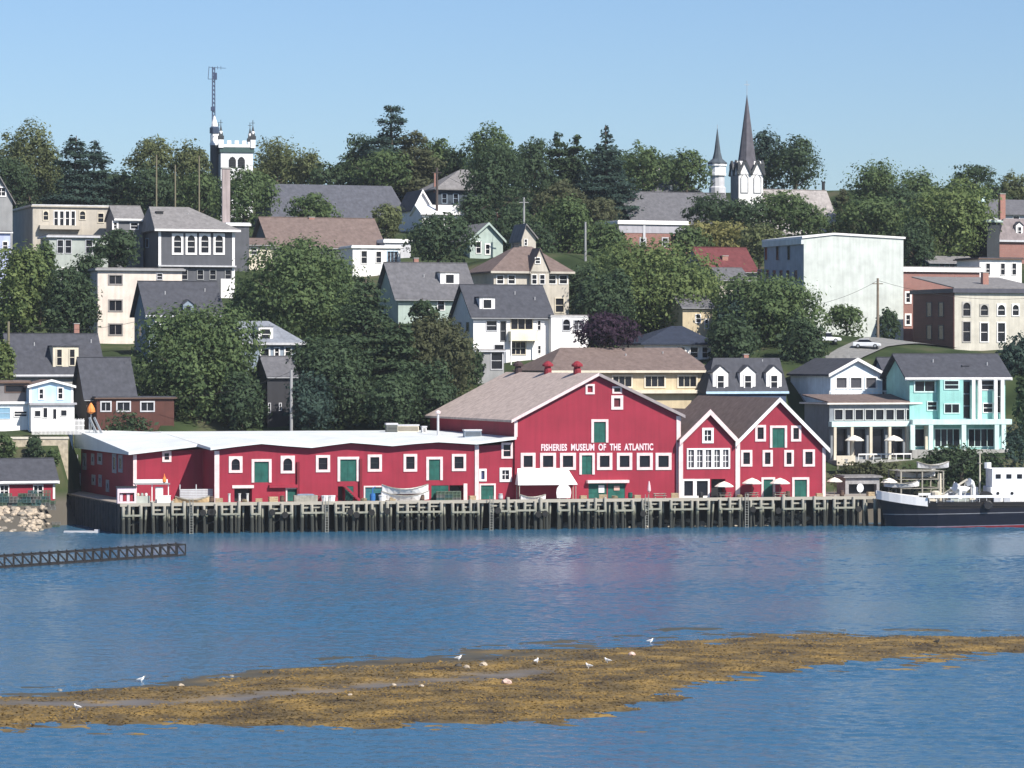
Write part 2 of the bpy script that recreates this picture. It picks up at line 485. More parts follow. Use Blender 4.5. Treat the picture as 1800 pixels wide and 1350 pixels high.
    def dormer(s, x0, y0, x1, y1, wall=WHITE, roof=SLATE, style='gable', grid=(1, 2), peak=None, fw=0.14, wfrac=0.62, b=None, nwin=1):
        xm = (x0 + x1) / 2.0
        if b is None: b = s.roof_b(xm, y1)
        a0, z1 = s.fx(x0, y0, b); a1, z0 = s.fx(x1, y1, b)
        dep = max(0.8, (z1 - (s.he + s.m * b)) / max(s.m, 0.15) + 0.3)
        d = s.box('dormer', a0, a1, b, b + dep, z0 - 0.3, z1, wall)
        zp = z1 + (a1 - a0) * (0.42 if style == 'gable' else 0.10)
        dep2 = max(dep, (zp - (s.he + s.m * b)) / max(s.m, 0.15) + 0.2)
        ac = (a0 + a1) / 2
        mb = MB(); o = 0.18
        if style == 'gable':
            sec = [(a0 - o, z1 - o * .5), (ac, zp), (a1 + o, z1 - o * .5), (a1 + o, z1 + .12 - o * .5), (ac, zp + .15), (a0 - o, z1 + .12 - o * .5)]
            for bb in (b - o, b + dep2): mb.v += [(a, bb, zz) for a, zz in sec]
            mb.f += [(0, 1, 4, 5), (1, 2, 3, 4), (11, 10, 7, 6), (10, 9, 8, 7)] + [(i, i + 6, (i + 1) % 6 + 6, (i + 1) % 6) for i in range(6)]
            s.part(mb, 'dormer_roof', roof, d)
            s.part(MB().poly([(a0, b, z1), (a1, b, z1), (ac, b, zp)]), 'dormer_gable', wall, d)
        else:
            mb.box(a0 - o, a1 + o, b - o, b + dep2 + .3, z1 + .003, z1 + 0.16)
            s.part(mb, 'dormer_roof', roof, d)
        ww = (a1 - a0) * wfrac / nwin
        for i in range(nwin):
            c = a0 + (a1 - a0) * (i + 0.5) / nwin
            s.win(c - ww / 2, z1 - (z1 - z0) * .1, c + ww / 2, z0 + (z1 - z0) * .12, frame=wall, fw=fw, grid=grid, b=b, hole=False, px=False, parent=d)
        return d
    # --- finish: the wall with its openings
    def finish(s, back=True):
        zb = -s.drop; W, D = s.W, s.D
        top = s.top
        def tz(a):
            for (p, q) in zip(top, top[1:]):
                if p[0] - 1e-6 <= a <= q[0] + 1e-6: return p[1] + (q[1] - p[1]) * (a - p[0]) / max(q[0] - p[0], 1e-6)
            return top[-1][1]
        xs = sorted(set([0.0, W] + [p[0] for p in top] + [max(0, min(W, h[i])) for h in s.holes for i in (0, 1)]))
        mb = MB()
        for xa, xb in zip(xs, xs[1:]):
            if xb - xa < 1e-4: continue
            xm = (xa + xb) / 2; z0 = zb
            for h in sorted([h for h in s.holes if h[0] < xm < h[1]], key=lambda h: h[2]):
                if h[2] > z0 + 1e-4: mb.poly([(xa, 0, z0), (xb, 0, z0), (xb, 0, h[2]), (xa, 0, h[2])])
                z0 = max(z0, h[3])
            mb.poly([(xa, 0, z0), (xb, 0, z0), (xb, 0, tz(xb)), (xa, 0, tz(xa))])
        for (a0, a1, z0, z1) in s.holes:
            r = 1.2
            for q in ([(a0, z0), (a0, z1)], [(a0, z1), (a1, z1)], [(a1, z1), (a1, z0)], [(a1, z0), (a0, z0)]):
                (p0, w0), (p1, w1) = q
                mb.poly([(p0, 0, w0), (p1, 0, w1), (p1, 0.16 if r < 1 else r, w1), (p0, 0.16 if r < 1 else r, w0)])
        if s.kind == 'gs':
            rb, hr = s.ridge
            sl = [(0, zb), (D, zb), (D, s.he), (rb, hr), (0, s.he)]
        else:
            sl = None
        zl, zr = top[0][1], top[-1][1]
        if sl:
            mb.poly([(0, b, zz) for b, zz in reversed(sl)]); mb.poly([(W, b, zz) for b, zz in sl])
        else:
            mb.poly([(0, D, zb), (0, 0, zb), (0, 0, zl), (0, D, zl)]); mb.poly([(W, 0, zb), (W, D, zb), (W, D, zr), (W, 0, zr)])
        mb.poly([(W, D, zb), (0, D, zb)] + [(a, D, zz) for a, zz in top])
        s.wallo = s.part(mb, 'wall', s.wall)
        return s

# wharf line: photo column -> depth of a point set back sb metres behind the wharf face
WYAW = 12.0
WX0, WY0 = (215 - 900) / F * 415.0, 415.0
def wharfY(px, sb=0.0):
    t = math.tan(rad(WYAW)); k = (px - 900.0) / F
    return (WY0 - WX0 * t + sb / math.cos(rad(WYAW))) / (1 - k * t)
def zrow(z, Y): return YH + (CH - z) * F / Y
DECK = 4.0

# ------------------------------------------------------------------ the red museum on the wharf
def wb(name, label, x0, x1, sb, depth, wall=RED, **k):
    Y = wharfY(x0, sb)
    return Bld(name, label, 'building', x0, x1, zrow(DECK, Y), Y, depth, wall, yaw=WYAW, skew=8.0, drop=0.02, ground=False, **k)

# left wing, set back
lw = wb('red_wharf_building', 'dark-ended left wing of the long red shed, set back behind the wharf stall', 235, 377, 10.0, 34.0)
lw.top = [(0, lw.z(797)), (lw.W, lw.fx(377, 788)[1])]
zl, zr_ = lw.top[0][1], lw.top[1][1]
zbk = lw.z(758, 34.0)
lw.win(285, 793, 301, 812, frame=TRIM, fw=0.3)
for q in ((122, 797, 137, 811), (146, 796, 152, 826), (161, 797, 166, 818), (172, 796, 180, 817), (198, 797, 205, 832), (209, 799, 216, 831),
          (123, 831, 129, 852), (136, 831, 142, 855), (162, 834, 168, 853), (174, 834, 179, 856), (187, 843, 192, 865)):
    lw.swin(*q, frame=paint('grey_trim', (.32, .31, .33)), fw=0.5, glass=GLASSG)
lw.finish()
o = 0.9
lw.box('corner_board', -.08, .4, -.09, -.003, 0, zl - .2, TRIM)

# long main shed with the rippled white roof
ms = wb('red_wharf_building', 'long red wharf shed with green loading doors and a rippled white roof', 378, 840, 3.0, 33.0)
fr = [(370, 787), (415, 781), (460, 776), (505, 780), (548, 783), (585, 778), (617, 774), (655, 777), (690, 780), (730, 776), (770, 773), (805, 775), (838, 777), (870, 773), (908, 768)]
eav = [ms.fx(x, y, -0.9) for x, y in fr]
ms.top = [(0, eav[0][1] - .45)] + [(a, zz - .45) for a, zz in eav[1:] if 0.3 < a < ms.W - .3] + [(ms.W, eav[12][1] - .45)]
for (x0, x1, y0, y1) in ((402, 426, 802, 831), (493, 518, 801, 832), (555, 580, 800, 830), (646, 671, 799, 829), (709, 733, 798, 829), (794, 819, 798, 828)):
    ms.win(x0, y0, x1, y1, frame=TRIM, fw=0.36, arch=(x0 < 500), grid=(1, 2), muntin=BLACK)
for (x0, x1, y0, y1) in ((442, 477, 807, 848), (593, 631, 803, 846), (749, 778, 803, 844)):
    ms.door(x0, y0, x1, y1, frame=TRIM, fw=0.36)
def deck_row(px, sb): return zrow(DECK, wharfY(px, sb)) - 0.5
ms.opening(412, 858, 443, deck_row(430, 3))
lin = ms.fx(408, 853); lin2 = ms.fx(446, 858)
ms.box('lintel', lin[0], lin2[0], -.12, -.003, lin2[1], lin[1], TRIM)
ms.door(502, 857, 526, deck_row(515, 3), frame=TRIM, fw=0.2, split=False)
ms.opening(594, 855, 606, deck_row(600, 3), mat=simple('dark_red_inside', (.05, .01, .015)))
ms.door(606, 854, 622, deck_row(615, 3), frame=None, fw=0.05, split=False)
ms.door(639, 854, 676, deck_row(660, 3), frame=TRIM, fw=0.2, mat=paint('teal_door', (.03, .13, .15)))
ms.door(757, 852, 790, deck_row(770, 3), frame=None, fw=0.1)
ms.opening(790, 853, 814, deck_row(800, 3))
p0 = ms.fx(814.5, 850); p1 = ms.fx(821, 884)
ms.box('door_post', p0[0], p1[0], -.12, -.003, 0, p0[1], TRIM)
p0 = ms.fx(472, 852); p1 = ms.fx(522, 857)
ms.box('ledge', p0[0], p1[0], -.5, -.003, p1[1], p0[1], RED)
# outside stair casing and downpipes
p0 = ms.fx(521, 812); p1 = ms.fx(527, 870)
ms.box('downpipe', p0[0], p0[0] + .35, -.35, -.003, p1[1], p0[1], paint('dark_red', (.16, .012, .022)))
p0 = ms.fx(631, 806); p1 = ms.fx(638, 880)
ms.box('downpipe', p0[0], p0[0] + .35, -.35, -.003, p1[1], p0[1], paint('dark_red', (.16, .012, .022)))
ms.finish()
ms.box('corner_board', -.1, .55, -.13, -.003, 0, ms.top[0][1], TRIM)
ms.box('corner_board', ms.W - .45, ms.W + .1, -.13, -.003, 0, ms.top[-1][1], TRIM)
mb = MB()
nb = 6
zb2 = ms.fx(600, 757, 33.0)[1]
for j in range(nb + 1):
    t = j / nb; b = -0.9 + t * 34.4
    for (a, zz) in eav:
        tt = min(1.0, t * 1.25)
        base = zb2 * tt + zz * (1 - tt)
        mb.v.append((a if t < .01 else a, b, base)); 
n = len(eav)
for j in range(nb):
    for i in range(n - 1):
        mb.f.append((j*n+i, j*n+i+1, (j+1)*n+i+1, (j+1)*n+i))
k = len(mb.v)
for (a, zz) in eav: mb.v.append((a, -0.9, zz - .34))
for i in range(n - 1): mb.f.append((k+i, k+i+1, i+1, i))
for (a, zz) in eav: mb.v.append((a, 0.02, zz - .30))
for i in range(n - 1): mb.f.append((k+n+i, k+n+i+1, k+i+1, k+i))
mb.poly([(eav[0][0], -.9, eav[0][1] - .34), (eav[0][0], -.9, eav[0][1]), (eav[0][0], 33.5, zb2), (eav[0][0], 33.5, zb2 - .4)])
ms.part(mb, 'roof', WROOF)

# roof of the left wing: a single slope that meets the edge of the main roof
def lwl(p):
    d = p - lw.O; cy, sy = math.cos(rad(WYAW)), math.sin(rad(WYAW)); return (d.x * cy + d.y * sy, -d.x * sy + d.y * cy, d.z)
def mzz(b_):
    t = min(1.0, (b_ + .9) / 34.4 * 1.25); return zb2 * t + eav[0][1] * (1 - t)
am = eav[0][0] + .02
R0, R1, R2 = (lwl(ms.W3(am, q, mzz(q) - .03)) for q in (6.1, 26.6, 33.5))
L0 = lw.L(-o, -o, zl + .2); L1 = lw.L(-o, 34.5, zbk + .3)
Lm = tuple(L0[i] * .4 + L1[i] * .6 for i in range(3))
th = .38
mb = MB()
mb.v = [L0, R0, R1, R2, L1, Lm] + [(p[0], p[1], p[2] - th) for p in (L0, R0, R1, R2, L1, Lm)] + [(L1[0], L1[1], L0[2] - th)]
mb.f = [(0, 1, 2, 5), (5, 2, 3, 4), (6, 7, 1, 0), (11, 8, 7, 6), (10, 9, 8, 11), (3, 9, 10, 4), (0, 4, 12, 6)]
mb.build('roof', WROOF, lw.root)

# low link between shed and hall
an = wb('red_wharf_building', 'narrow red link with a green door between the long shed and the tall hall', 841, 905, 3.4, 20.0)
an.top = [(0, ms.top[-1][1] - .1), (an.W, ms.top[-1][1] + .1)]
an.win(881, 778, 901, 806, frame=TRIM, fw=.3)
an.win(878, 822, 899, 847, frame=WHITE, fw=.36, grid=(2, 2))
an.win(842, 824, 855, 846, frame=WHITE, fw=.28, grid=(1, 1), glass=simple('blue_glass', (.05, .06, .14), rough=.2))
an.door(842, 850, 871, deck_row(855, 3.4), frame=TRIM, fw=.24)
an.finish()

# the tall hall
ha = wb('red_hall', 'tall red gabled hall lettered across its front, tan roof with three red ventilators', 905, 1193, 3.0, 37.0)
ha.gable_front(1050, 660, 738, 730, mat=TANR, trim=None, over=.7, fo=.55, th=.3)
ra, rz, ml, mr = ha.slopes
for nm, (p, q), mt in (('rake_board', ((-.7, ha.top[0][1] - .7 * ml), (ra, rz)), TRIM), ('rake_board', ((ra, rz), (ha.W + .7, ha.top[2][1] - .7 * mr)), paint('grey_board', (.30, .26, .26)))):
    m2 = MB()
    for b in (-.68, -.554): m2.v += [(p[0], b, p[1] - .05), (q[0], b, q[1] - .05), (q[0], b, q[1] + .38), (p[0], b, p[1] + .38)]
    m2.f = [(0, 1, 2, 3), (7, 6, 5, 4), (0, 4, 5, 1), (1, 5, 6, 2), (2, 6, 7, 3), (3, 7, 4, 0)]
    ha.part(m2, nm, mt)
for (x0, x1) in ((915, 941), (949, 977), (984, 1012), (1049, 1076), (1084, 1111), (1119, 1147), (1152, 1180)):
    ha.win(x0, 796, x1, 826, frame=TRIM, fw=.40, grid=(1, 1))
ha.door(1018, 796, 1045, 834, fw=.34, frame=TRIM)
ha.door(1039, 737, 1069, 778, fw=.36, frame=TRIM)
ha.win(1029, 675, 1045, 693, frame=TRIM, fw=.28, grid=(1, 1), glass=RED)
ha.win(1076, 679, 1093, 692, frame=TRIM, fw=.25, grid=(1, 1))
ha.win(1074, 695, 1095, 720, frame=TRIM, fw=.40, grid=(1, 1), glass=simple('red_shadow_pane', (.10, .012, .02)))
ha.door(1034, 849, 1067, deck_row(1050, 3), frame=None, fw=.04)
ha.door(1068, 849, 1099, deck_row(1080, 3), frame=None, fw=.04)
p0 = ha.fx(1030, 844); p1 = ha.fx(1103, 848.5)
ha.box('door_hood', p0[0], p1[0], -.7, -.003, p1[1], p0[1], TRIM)
for (x0, y0, x1, y1, mt) in ((1052, 853, 1062, 866, WHITE), (1079, 854, 1089, 862, paint('notice', (.55, .35, .3)))):
    q0 = ha.fx(x0, y0); q1 = ha.fx(x1, y1)
    ha.box('notice_board', q0[0], q1[0], -.05, .02, q1[1], q0[1], mt)
ha.finish()
ha.box('corner_board', ha.W - .35, ha.W + .25, -.14, -.003, 0, ha.top[2][1] - .1, TRIM)
p0 = ha.fx(905, 738); 
ha.box('corner_board', -.1, .35, -.13, -.003, ha.fx(905, 768)[1], ha.top[0][1] - .1, TRIM)
# lettering
cu = bpy.data.curves.new('lettering', 'FONT'); cu.body = 'FISHERIES  MUSEUM  OF  THE  ATLANTIC'; cu.extrude = .03; cu.offset = .035; cu.space_character = 1.08
to = bpy.data.objects.new('tmp_text', cu); COL.objects.link(to)
bpy.context.view_layer.update()
me = bpy.data.meshes.new_from_object(to.evaluated_get(bpy.context.evaluated_depsgraph_get()))
COL.objects.unlink(to)
vs = np.empty(len(me.vertices) * 3, np.float32); me.vertices.foreach_get('co', vs); vs = vs.reshape(-1, 3)
(l0, t0), (l1, t1) = ha.fx(951, 780.5), ha.fx(1148, 791.5)
sx = (l1 - l0) / (vs[:, 0].max() - vs[:, 0].min()); sz = (t0 - t1) / (vs[:, 1].max() - vs[:, 1].min())
out = np.stack([(vs[:, 0] - vs[:, 0].min()) * sx + l0, -0.05 - vs[:, 2] , (vs[:, 1] - vs[:, 1].min()) * sz + t1], 1)
me.vertices.foreach_set('co', out.ravel().astype(np.float32)); me.update()
me.materials.append(paint('sign_letters', (.80, .60, .62), var=.05))
lo = bpy.data.objects.new('lettering', me); COL.objects.link(lo); lo.parent = ha.root
# ridge ventilators
for i, x in enumerate((911, 963, 1015)):
    bb = (1050 - x - 10) / 170.0 * 37.0
    for _ in range(30):
        a_, z_ = ha.fx(x, 652, bb); bb += (ra - a_) * -0.5 if False else 0
        break
    # walk along the ridge until the column matches
    bb = min((abs(ha.fx(x, 650, t * .25)[0] - ra), t * .25) for t in range(150))[1]
    m2 = MB()
    m2.lathe((0, 0, 0), [(.55, -.4), (.55, .5), (.42, .9), (.8, 1.0), (.8, 1.25), (.35, 1.65), (.12, 1.75)], 10)
    m2.v = [(v[0] + ra, v[1] + bb, v[2] + rz + .25) for v in m2.v]
    ha.part(m2, 'ventilator', paint('ventilator_red', (.22, .02, .03)) if i else paint('ventilator_dark', (.05, .03, .03)), smooth=False)

# small gabled house
sg = wb('red_gabled_house', 'small red gabled house with a bank of white windows beside the tall hall', 1194, 1295, 2.4, 30.0)
sg.gable_front(1246, 724, 776, 776, mat=BROWNR, trim=TRIM, over=.15, fo=.5, th=.3, tw=.75)
sg.win(1234, 752, 1254, 779, frame=WHITE, fw=.34, grid=(2, 2))
a0, z1 = sg.fx(1207, 788); a1, z0 = sg.fx(1283, 824)
for i in range(5):
    sg.win(a0 + (a1 - a0) * i / 5, z1, a0 + (a1 - a0) * (i + 1) / 5 - .004, z0, frame=WHITE, fw=.22, grid=(2, 3), px=False, hole=True, glass=GLASSG)
bt = deck_row(1240, 2.4)
sg.win(1199, 842, 1221, bt, frame=WHITE, fw=.26, grid=(1, 1)); sg.win(1221, 842, 1247, bt, frame=WHITE, fw=.26, grid=(1, 1))
sg.opening(1250, 842, 1275, bt)
sg.finish()
sg.box('corner_board', -.1, .5, -.12, -.003, 0, sg.top[0][1], TRIM)

# right-hand gabled store
rg = wb('red_gabled_house', 'steep red gabled store with seven upper windows at the right end of the row', 1296, 1450, 2.4, 28.0)
rg.gable_front(1368, 703, 776, 787, mat=BROWNR, trim=WHITE, over=.5, fo=.55, th=.3, tw=.6)
for q in ((1327, 747, 1346, 776), (1390, 748, 1408, 776), (1302, 791, 1322, 820), (1340, 791, 1358, 820), (1378, 791, 1395, 820), (1411, 790, 1432, 820)):
    rg.win(*q, frame=TRIM, fw=.34, grid=(1, 2), muntin=BLACK)
rg.door(1353, 748, 1383, 787, fw=.34, frame=TRIM)
rg.door(1338, 839, 1362, deck_row(1350, 2.4), fw=.3, frame=TRIM, split=False)
rg.door(1392, 839, 1422, deck_row(1407, 2.4), fw=.34, frame=TRIM)
rg.finish()
rg.box('corner_board', -.3, .35, -.14, -.003, 0, rg.top[0][1], TRIM)
rg.box('corner_board', rg.W - .4, rg.W + .05, -.12, -.003, 0, rg.top[2][1], TRIM)

# ------------------------------------------------------------------ houses behind the wharf, first row
CREAM = paint('cream_paint', (.60, .54, .43)); YEL = paint('yellow_clapboard', (.50, .41, .27), bump=.15)
AQUA = paint('aqua_paint', (.27, .53, .49)); AQUAP = paint('pale_aqua_paint', (.56, .72, .69)); DKBLUE = paint('navy_clapboard', (.05, .075, .13))
PALEB = paint('pale_blue_clapboard', (.42, .58, .72)); MINT = paint('mint_stucco', (.52, .55, .515), var=.13, scale=.5, streak=.10)
GREYW = paint('grey_shingle_wall', (.26, .26, .26), bump=.15); DGREY = paint('charcoal_clapboard', (.085, .088, .10), bump=.15); TAN = paint('tan_clapboard', (.42, .38, .32))
SAGE = paint('sage_clapboard', (.36, .39, .36)); BROWN = paint('brown_wall', (.12, .075, .055)); BEIGE = paint('beige_clapboard', (.46, .42, .36)); LGREY = paint('light_grey_wall', (.50, .50, .52)); PGREEN = paint('pale_green_wall', (.36, .43, .39)); BLUEG = paint('blue_grey_wall', (.22, .27, .33)); LAV = paint('lavender_wall', (.42, .46, .66)); NAVYR = roofmat('navy_roof', (.028, .035, .055)); BLUER = roofmat('blue_grey_roof', (.20, .215, .25)); MANR = roofmat('mansard_brown', (.20, .17, .17)); STONE = paint('rubble_stone', (.42, .36, .27), var=.3, scale=1.6, streak=.1)

b = Bld('yellow_building', 'long pale yellow building with wide windows under a brown hip roof', 'building', 968, 1240, 745, 476, 15, YEL)
b.hip(654, 611, 985, 1197, mat=BROWNR, over=.8, trim=CREAM)
b.vent(1100, 630); b.vent(1165, 626)
for x0, x1 in ((1075, 1112), (1132, 1170), (1190, 1226)): b.win(x0, 659, x1, 682, frame=CREAM, fw=.24, grid=(3, 1))
for x0, x1 in ((985, 1010), (1022, 1047)): b.win(x0, 659, x1, 682, frame=CREAM, fw=.24, grid=(3, 1))
p0 = b.fx(1075, 686); p1 = b.fx(1238, 691)
b.box('balcony_ledge', p0[0], p1[0], -1.1, -.003, p1[1], p0[1], CREAM)
b.finish()

b = Bld('mansard_house', 'charcoal mansard-roofed house with three white gabled dormers in a row', 'house', 1243, 1382, 745, 480, 12, DKBLUE)
b.hip(691, 629, 1254, 1370, mat=SLATE, over=.3, rb=2.6, trim=PALEB)
for x0, x1 in ((1253, 1280), (1301, 1328), (1347, 1374)): b.dormer(x0, 655, x1, 688, roof=SLATE, grid=(1, 2), fw=.2, wfrac=.55)
b.chimney(1312, 622, 632, 8, 5.0)
b.vent(1340, 640)
b.finish()

b = Bld('white_gabled_house', 'white gabled house with three wide windows rising behind the terrace cafe', 'house', 1460, 1551, 790, 478, 15, paint('blueish_white', (.66, .74, .80)))
b.gable_front(1505, 633, 658, 658, mat=SLATE, trim=WHITE, over=.6, fo=.6)
for x0, x1 in ((1468, 1490), (1493, 1516), (1520, 1542)): b.win(x0, 662, x1, 684, frame=WHITE, fw=.2, grid=(1, 1), glass=GLASSG)
p0 = b.fx(1450, 690); p1 = b.fx(1570, 700)
b.box('balcony', p0[0], p1[0], -1.6, -.003, p1[1], p1[1] + .25, WHITE)
for i in range(12):
    a = p0[0] + (p1[0] - p0[0] - .1) * i / 11
    b.box('baluster', a, a + .08, -1.58, -1.5, p1[1] + .25, p0[1] + .15, WHITE)
b.box('handrail', p0[0], p1[0], -1.62, -1.46, p0[1] + .15, p0[1] + .28, WHITE)
b.finish()

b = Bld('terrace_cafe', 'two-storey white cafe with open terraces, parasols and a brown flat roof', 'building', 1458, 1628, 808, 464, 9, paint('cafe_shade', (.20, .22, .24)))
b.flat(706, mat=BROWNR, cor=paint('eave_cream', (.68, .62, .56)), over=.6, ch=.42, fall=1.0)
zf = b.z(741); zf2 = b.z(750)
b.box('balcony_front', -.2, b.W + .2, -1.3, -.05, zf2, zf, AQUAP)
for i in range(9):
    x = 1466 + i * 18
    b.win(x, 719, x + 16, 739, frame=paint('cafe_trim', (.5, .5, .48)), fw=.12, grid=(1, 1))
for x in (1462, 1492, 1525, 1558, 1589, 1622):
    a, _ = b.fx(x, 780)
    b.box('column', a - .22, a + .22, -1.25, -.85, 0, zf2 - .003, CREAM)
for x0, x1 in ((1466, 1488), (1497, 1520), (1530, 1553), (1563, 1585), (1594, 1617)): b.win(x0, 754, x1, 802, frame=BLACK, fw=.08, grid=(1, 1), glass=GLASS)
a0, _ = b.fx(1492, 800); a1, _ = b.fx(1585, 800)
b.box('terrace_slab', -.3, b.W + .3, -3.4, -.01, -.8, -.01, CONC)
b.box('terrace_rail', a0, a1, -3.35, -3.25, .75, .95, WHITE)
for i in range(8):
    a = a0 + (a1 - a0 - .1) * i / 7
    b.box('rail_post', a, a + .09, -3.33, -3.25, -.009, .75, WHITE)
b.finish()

b = Bld('aqua_house', 'bright aqua house with a charcoal roof and stacked bay windows', 'house', 1599, 1767, 790, 468, 12, AQUA, yaw=10)
b.gable_side(663, 625, mat=SLATE, trim=WHITE, over=.6, so=.9)
b.vent(1640, 640); b.vent(1735, 645)
b.win(1606, 668, 1645, 690, frame=AQUAP, fw=.2, grid=(2, 1)); b.win(1629, 705, 1648, 722, frame=AQUAP, fw=.15)
a0, z1 = b.fx(1648, 668); a1, z0 = b.fx(1689, 737)
b.box('bay', a0, a1, -1.2, -.003, z0, z1, AQUA)
b.win(1659, 668, 1686, 685, b=-1.2, frame=AQUAP, fw=.14); b.win(1659, 709, 1687, 727, b=-1.2, frame=AQUAP, fw=.14, grid=(2, 1))
b.win(1690, 670, 1706, 736, frame=BLUEG, fw=.1, grid=(1, 3))  # dark tall window stands in for the shaded recess here
for x in (1711, 1722, 1750, 1762):
    a, _ = b.fx(x, 700, -.9)
    b.box('porch_post', a - .25, a + .25, -1.1, -.6, z0 + .003, z1, WHITE)
b.win(1724, 668, 1748, 686, frame=WHITE, fw=.14); b.win(1727, 708, 1746, 726, frame=WHITE, fw=.14); b.win(1751, 668, 1760, 726, frame=WHITE, fw=.1)
zc = b.z(737); zd = b.z(746)
b.box('porch_roof', -.2, b.W + .3, -2.2, -.01, zd, zc, AQUAP)
for x in (1604, 1636, 1694, 1752, 1764):
    a, _ = b.fx(x, 770, -2)
    b.box('porch_column', a - .35, a + .35, -2.15, -1.75, 0, zd - .003, AQUAP)
for x0, x1 in ((1606, 1626), (1642, 1688), (1701, 1748)): b.win(x0, 753, x1, 786, frame=AQUAP, fw=.14, grid=(4 if x1 - x0 > 30 else 1, 1))
b.box('porch_floor', -.3, b.W + .4, -2.3, -.01, -1.5, -.003, CONC)
b.finish()
b.chimney(1698, 642, 656, 12, 2.2, mat=SLATE, cap=SLATE)

b = Bld('charcoal_shed_house', 'low charcoal roofed annex tucked between white gable and aqua house', 'house', 1560, 1600, 780, 481, 8, BLUEG, yaw=12)
b.gable_side(664, 631, mat=SLATE, over=.4, so=.5)
b.finish()

b = Bld('navy_roof_house', 'white house with a dark navy pyramid roof behind the yellow building', 'house', 1132, 1250, 640, 500, 11, WHITE)
b.hip(606, 573, 1180, 1200, mat=NAVYR, over=.9)
for x0, x1 in ((1190, 1205), (1212, 1228), (1233, 1245)): b.win(x0, 609, x1, 630, fw=.15)
b.finish()

# ------------------------------------------------------------------ centre of the hill
b = Bld('white_house', 'white house with a charcoal roof, one dormer and stacked centre balconies', 'house', 832, 968, 645, 497, 11, WHITE)
b.gable_side(555, 503, mat=SLATE, over=.5, so=.6)
b.dormer(843, 523, 870, 546, style='shed', grid=(1, 1), roof=SLATE)
b.vent(905, 520); b.vent(940, 530)
b.win(854, 563, 874, 582, frame=LGREY, fw=.12); b.win(879, 564, 890, 600, frame=GREYW, fw=.1); b.win(944, 563, 951, 581, fw=.1)
a0, _ = b.fx(893, 560); a1, _ = b.fx(941, 560)
zz = b.z(582); zz1 = b.z(599)
b.box('balcony', a0, a1, -1.4, -.003, zz1, zz, paint('balcony_cream', (.74, .70, .55)))
b.win(897, 559, 937, 580, frame=CREAM, fw=.12, grid=(3, 1)); b.win(897, 600, 925, 624, frame=CREAM, fw=.14, grid=(3, 2)); b.win(868, 605, 886, 640, frame=LGREY, fw=.12)
b.win(944, 607, 951, 622, fw=.1)
for a in (a0, a1 - .16): b.box('balcony_post', a, a + .16, -1.38, -1.2, 0, zz1 - .003, WHITE)
b.swin(825, 566, 820, 583, frame=GREYW, fw=.1); b.swin(811, 566, 806, 583, frame=GREYW, fw=.1)
b.finish()
b = Bld('white_annex', 'flat-roofed white annex with an arched window on the white house right end', 'house', 969, 1034, 625, 500, 9, WHITE)
b.flat(553, mat=GREYR, ch=.3, cor=WHITE, over=.15)
b.win(988, 560, 1003, 582, arch=True, fw=.14, frame=LGREY); b.win(1008, 562, 1027, 580, fw=.12, frame=LGREY, glass=GLASSG, grid=(2, 2))
b.finish()

b = Bld('beige_house', 'beige house with a brown hip roof and a tall gabled wall dormer', 'house', 868, 1000, 560, 527, 13, BEIGE)
b.hip(479, 433, 905, 935, mat=BROWNR, over=.8, trim=BEIGE)
for x0, x1 in ((872, 886), (892, 906), (962, 978), (982, 998)): b.win(x0, 483, x1, 500, frame=WHITE, fw=.16)
b.win(975, 523, 992, 550, frame=CREAM, fw=.16)
a0, z1 = b.fx(930, 478); a1, z0 = b.fx(962, 555)
b.box('bay', a0, a1, -.9, -.003, z0, z1 - .003, BEIGE)
ac = (a0 + a1) / 2; zp = b.z(437)
mb = MB(); 
for bb in (-.9, 2.8): mb.v += [(a0, bb, z1), (a1, bb, z1), (ac, bb, zp)]
mb.f = [(0, 1, 2), (5, 4, 3), (0, 3, 4, 1), (1, 4, 5, 2), (2, 5, 3, 0)]
d = b.part(mb, 'wall_dormer', BEIGE)
mb = MB()
for (p, q) in (((a0 - .2, z1 - .1), (ac, zp + .02)), ((ac, zp + .02), (a1 + .2, z1 - .1))):
    k = len(mb.v)
    for bb in (-1.15, 3.0): mb.v += [(p[0], bb, p[1]), (q[0], bb, q[1]), (q[0], bb, q[1] + .2), (p[0], bb, p[1] + .2)]
    mb.f += [(k, k+1, k+2, k+3), (k+7, k+6, k+5, k+4), (k, k+4, k+5, k+1), (k+2, k+6, k+7, k+3), (k+1, k+5, k+6, k+2), (k+3, k+7, k+4, k)]
b.part(mb, 'dormer_roof', BROWNR, d)
b.win(940, 452, 950, 464, b=-.9, frame=WHITE, fw=.12, parent=d); 
for x0, x1 in ((934, 944), (948, 958)): b.win(x0, 482, x1, 500, b=-.9, fw=.12)
b.chimney(908, 428, 442, 9, 6.2, mat=BLACK, cap=BLACK)
b.finish()

b = Bld('grey_roof_house', 'pale house with a broad grey roof and one white dormer above the big cedar', 'house', 700, 832, 565, 522, 12, PGREEN)
b.gable_side(522, 464, mat=SLATE2, over=.6, so=.8)
b.dormer(774, 479, 807, 502, grid=(1, 1), style='shed', roof=GREYR, wfrac=.5)
for x0, x1 in ((742, 755), (768, 782)): b.win(x0, 526, x1, 546, fw=.14)
b.chimney(732, 453, 468, 8, 6)
b.vent(745, 490)
b.finish()

b = Bld('grey_garage', 'low grey garage with a flat white edged roof below the white house', 'garage', 826, 886, 665, 484, 7, GREYW)
b.flat(614, mat=GREYR, cor=LGREY, ch=.4, over=.4); b.win(862, 618, 884, 650, frame=LGREY, fw=.14, grid=(1, 2)); b.finish()

